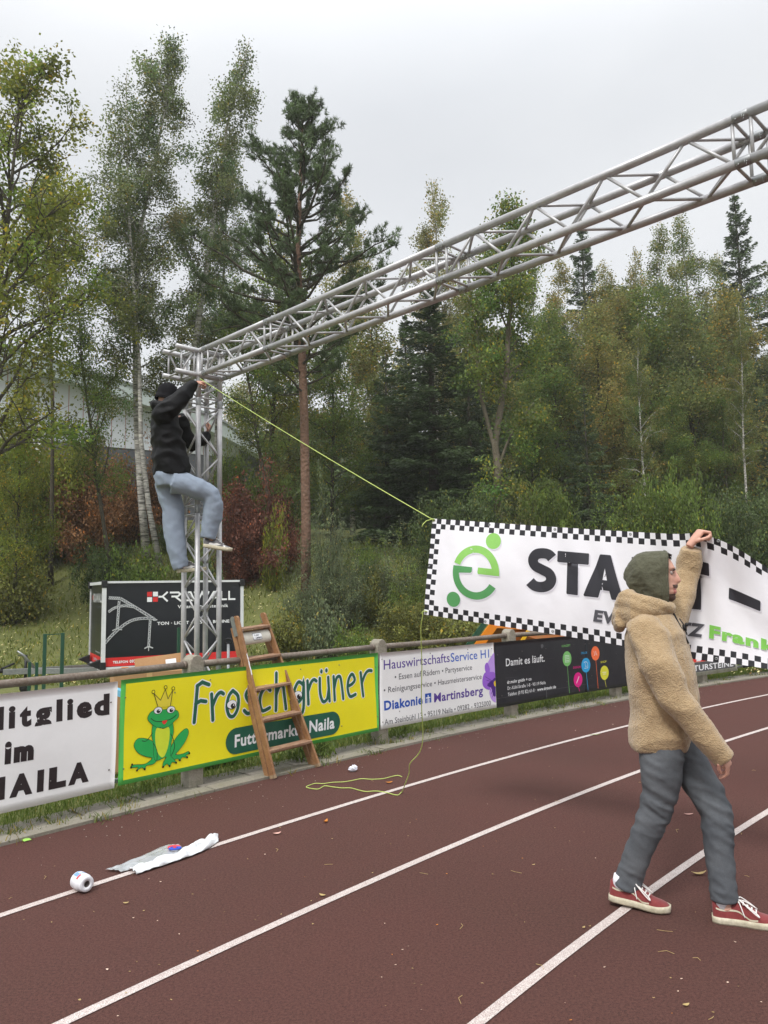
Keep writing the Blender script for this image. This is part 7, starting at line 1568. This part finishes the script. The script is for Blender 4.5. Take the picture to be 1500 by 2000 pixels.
# ---- the climber on the tower
FB_ = Frame((-1.975, 7.17, 0), (.905, .425, 0)); B_ = FB_.px
manB = thing('person', 'climber in black padded jacket, beanie and pale blue jeans standing on the tower', 'person', (-1.93, 7.27, 1.75))
bb = MB(); hc = B_(327, 777, 0)
ball(bb, hc, (.085, .085, .11), 12); loft(bb, [hc + Vector((0, 0, -.05)), B_(322, 800)], [.05, .055], FB_.f, 12)
loft(bb, [B_(320, 800), B_(325, 840), B_(333, 890), B_(336, 930)], [(.08, .14), (.11, .15), (.10, .13), (.10, .14)], FB_.f, fixed=(0, 0, -1))
rB_ = [B_(318, 812, -.13), B_(330, 800, -.19), B_(354, 776, -.20), B_(369, 760, -.19), B_(380, 749, -.16)]; rr_ = [.105, .095, .076, .060, .042]
lB_ = [B_(345, 815, .14), B_(362, 850, .20), B_(378, 872, .24), B_(395, 862, .28), B_(405, 848, .31)]; lr_ = [.09, .075, .066, .056, .042]
loft(bb, rB_, [r_ * .5 for r_ in rr_], FB_.f, 12); loft(bb, lB_, [r_ * .5 for r_ in lr_], FB_.f, 12)
hand(bb, B_(381, 748, -.155), (FB_.f * .8 + Vector((0, 0, .25)) + FB_.l * .35), (Vector((0, 0, 1)) - FB_.f * .4 - FB_.l * .5), 1, .85, .95, thumb=.5)
hand(bb, B_(406, 846, .31), (FB_.f * .25 + Vector((0, 0, .9))), (FB_.f * .9 - Vector((0, 0, .1)) - FB_.l * .3), -1, 1.0, .95, thumb=.6)
lgR = [(338, 940, -.09, .118), (362, 946, -.115, .108), (388, 955, -.13, .102), (410, 967, -.13, .097), (416, 985, -.125, .098), (414, 1012, -.11, .092), (409, 1035, -.10, .078), (406, 1052, -.095, .070)]
lgL = [(326, 940, .07, .118), (331, 965, .07, .110), (338, 995, .07, .103), (340, 1035, .065, .098), (345, 1072, .055, .090), (351, 1100, .05, .076), (354, 1110, .05, .072)]
for lg in (lgR, lgL): loft(bb, [B_(a, b_, c) for a, b_, c, r_ in lg], [r_ * .55 for *_, r_ in lg], FB_.f, 12)
remesh(bb, 'body', M_skin, manB, .006, 2)
jb = MB()
tor = [(793, 302, 338, .13), (806, 298, 342, .18), (830, 296, 350, .19), (860, 296, 358, .19), (890, 298, 365, .185), (915, 300, 372, .185), (930, 302, 368, .175)]
loft(jb, [(B_(b_, y_) + B_(f_, y_)) / 2 for y_, b_, f_, w_ in tor], [((B_(f_, y_) - B_(b_, y_)).length / 2, w_) for y_, b_, f_, w_ in tor], FB_.f, 26, 2.4, fixed=(0, 0, -1))
loft(jb, rB_, rr_, FB_.f, 18); loft(jb, lB_, lr_, FB_.f, 18); ball(jb, B_(318, 812, -.14), .095); ball(jb, B_(322, 812, .14), .09)
loft(jb, [B_(300, 790, 0), B_(303, 792, .06), B_(316, 793, .09), B_(330, 796, .07), B_(340, 800, .02)], [(.04, .03)] * 5, (0, 0, 1), 12); loft(jb, [B_(300, 790, 0), B_(303, 792, -.06), B_(316, 793, -.09), B_(330, 796, -.07), B_(340, 800, -.02)], [(.04, .03)] * 5, (0, 0, 1), 12)
pf_ = wr(6, 6, 9, .012)
remesh(jb, 'jacket', M_puf, manB, .011, 3, lambda c: pf_(c) + .004 * abs(sin(c.z * 24 + c.x * 5 + 2 * noise.noise(c * 3))))
jb = MB(); loft(jb, [B_(335, 912), B_(333, 930), B_(333, 952)], [(.15, .17), (.152, .175), (.13, .15)], FB_.f, 22, 2.3, fixed=(0, 0, -1))
for lg in (lgR, lgL): loft(jb, [B_(a, b_, c) for a, b_, c, r_ in lg], [(r_, r_ * .95) for *_, r_ in lg], FB_.f, 18)
remesh(jb, 'jeans', M_jb, manB, .011, 3, lambda c: wr(7, 7, 6, .006)(Vector((c.x + .4 * c.z, c.y, c.z + .4 * c.x))) + .004 * noise.noise((c.x * 16, c.y * 16, c.z * 22)))
mb = MB(); bc_ = hc + Vector((0, 0, .012)) - FB_.f * .008
T = Matrix.Translation(bc_) @ Matrix.Rotation(R(14), 4, FB_.l) 
mb.lathe([(0, .132), (.03, .130), (.06, .118), (.084, .092), (.096, .055), (.100, .015), (.101, -.012), (.104, -.014), (.104, -.045), (.098, -.048), (.092, -.03)], 28, T); keep(mb.build('beanie', M_bean, smooth=True), manB)
shL = B_(346, 1116, .05); shoe(manB, shL + Vector((0, 0, -.012)), (.80, .60), R(-4), .29, 'runner')
shR = B_(396, 1064, -.095); shoe(manB, shR + Vector((0, 0, -.02)), (.97, .24), R(10), .275, 'runner', anchor='heel')

make_haze(HAZE)
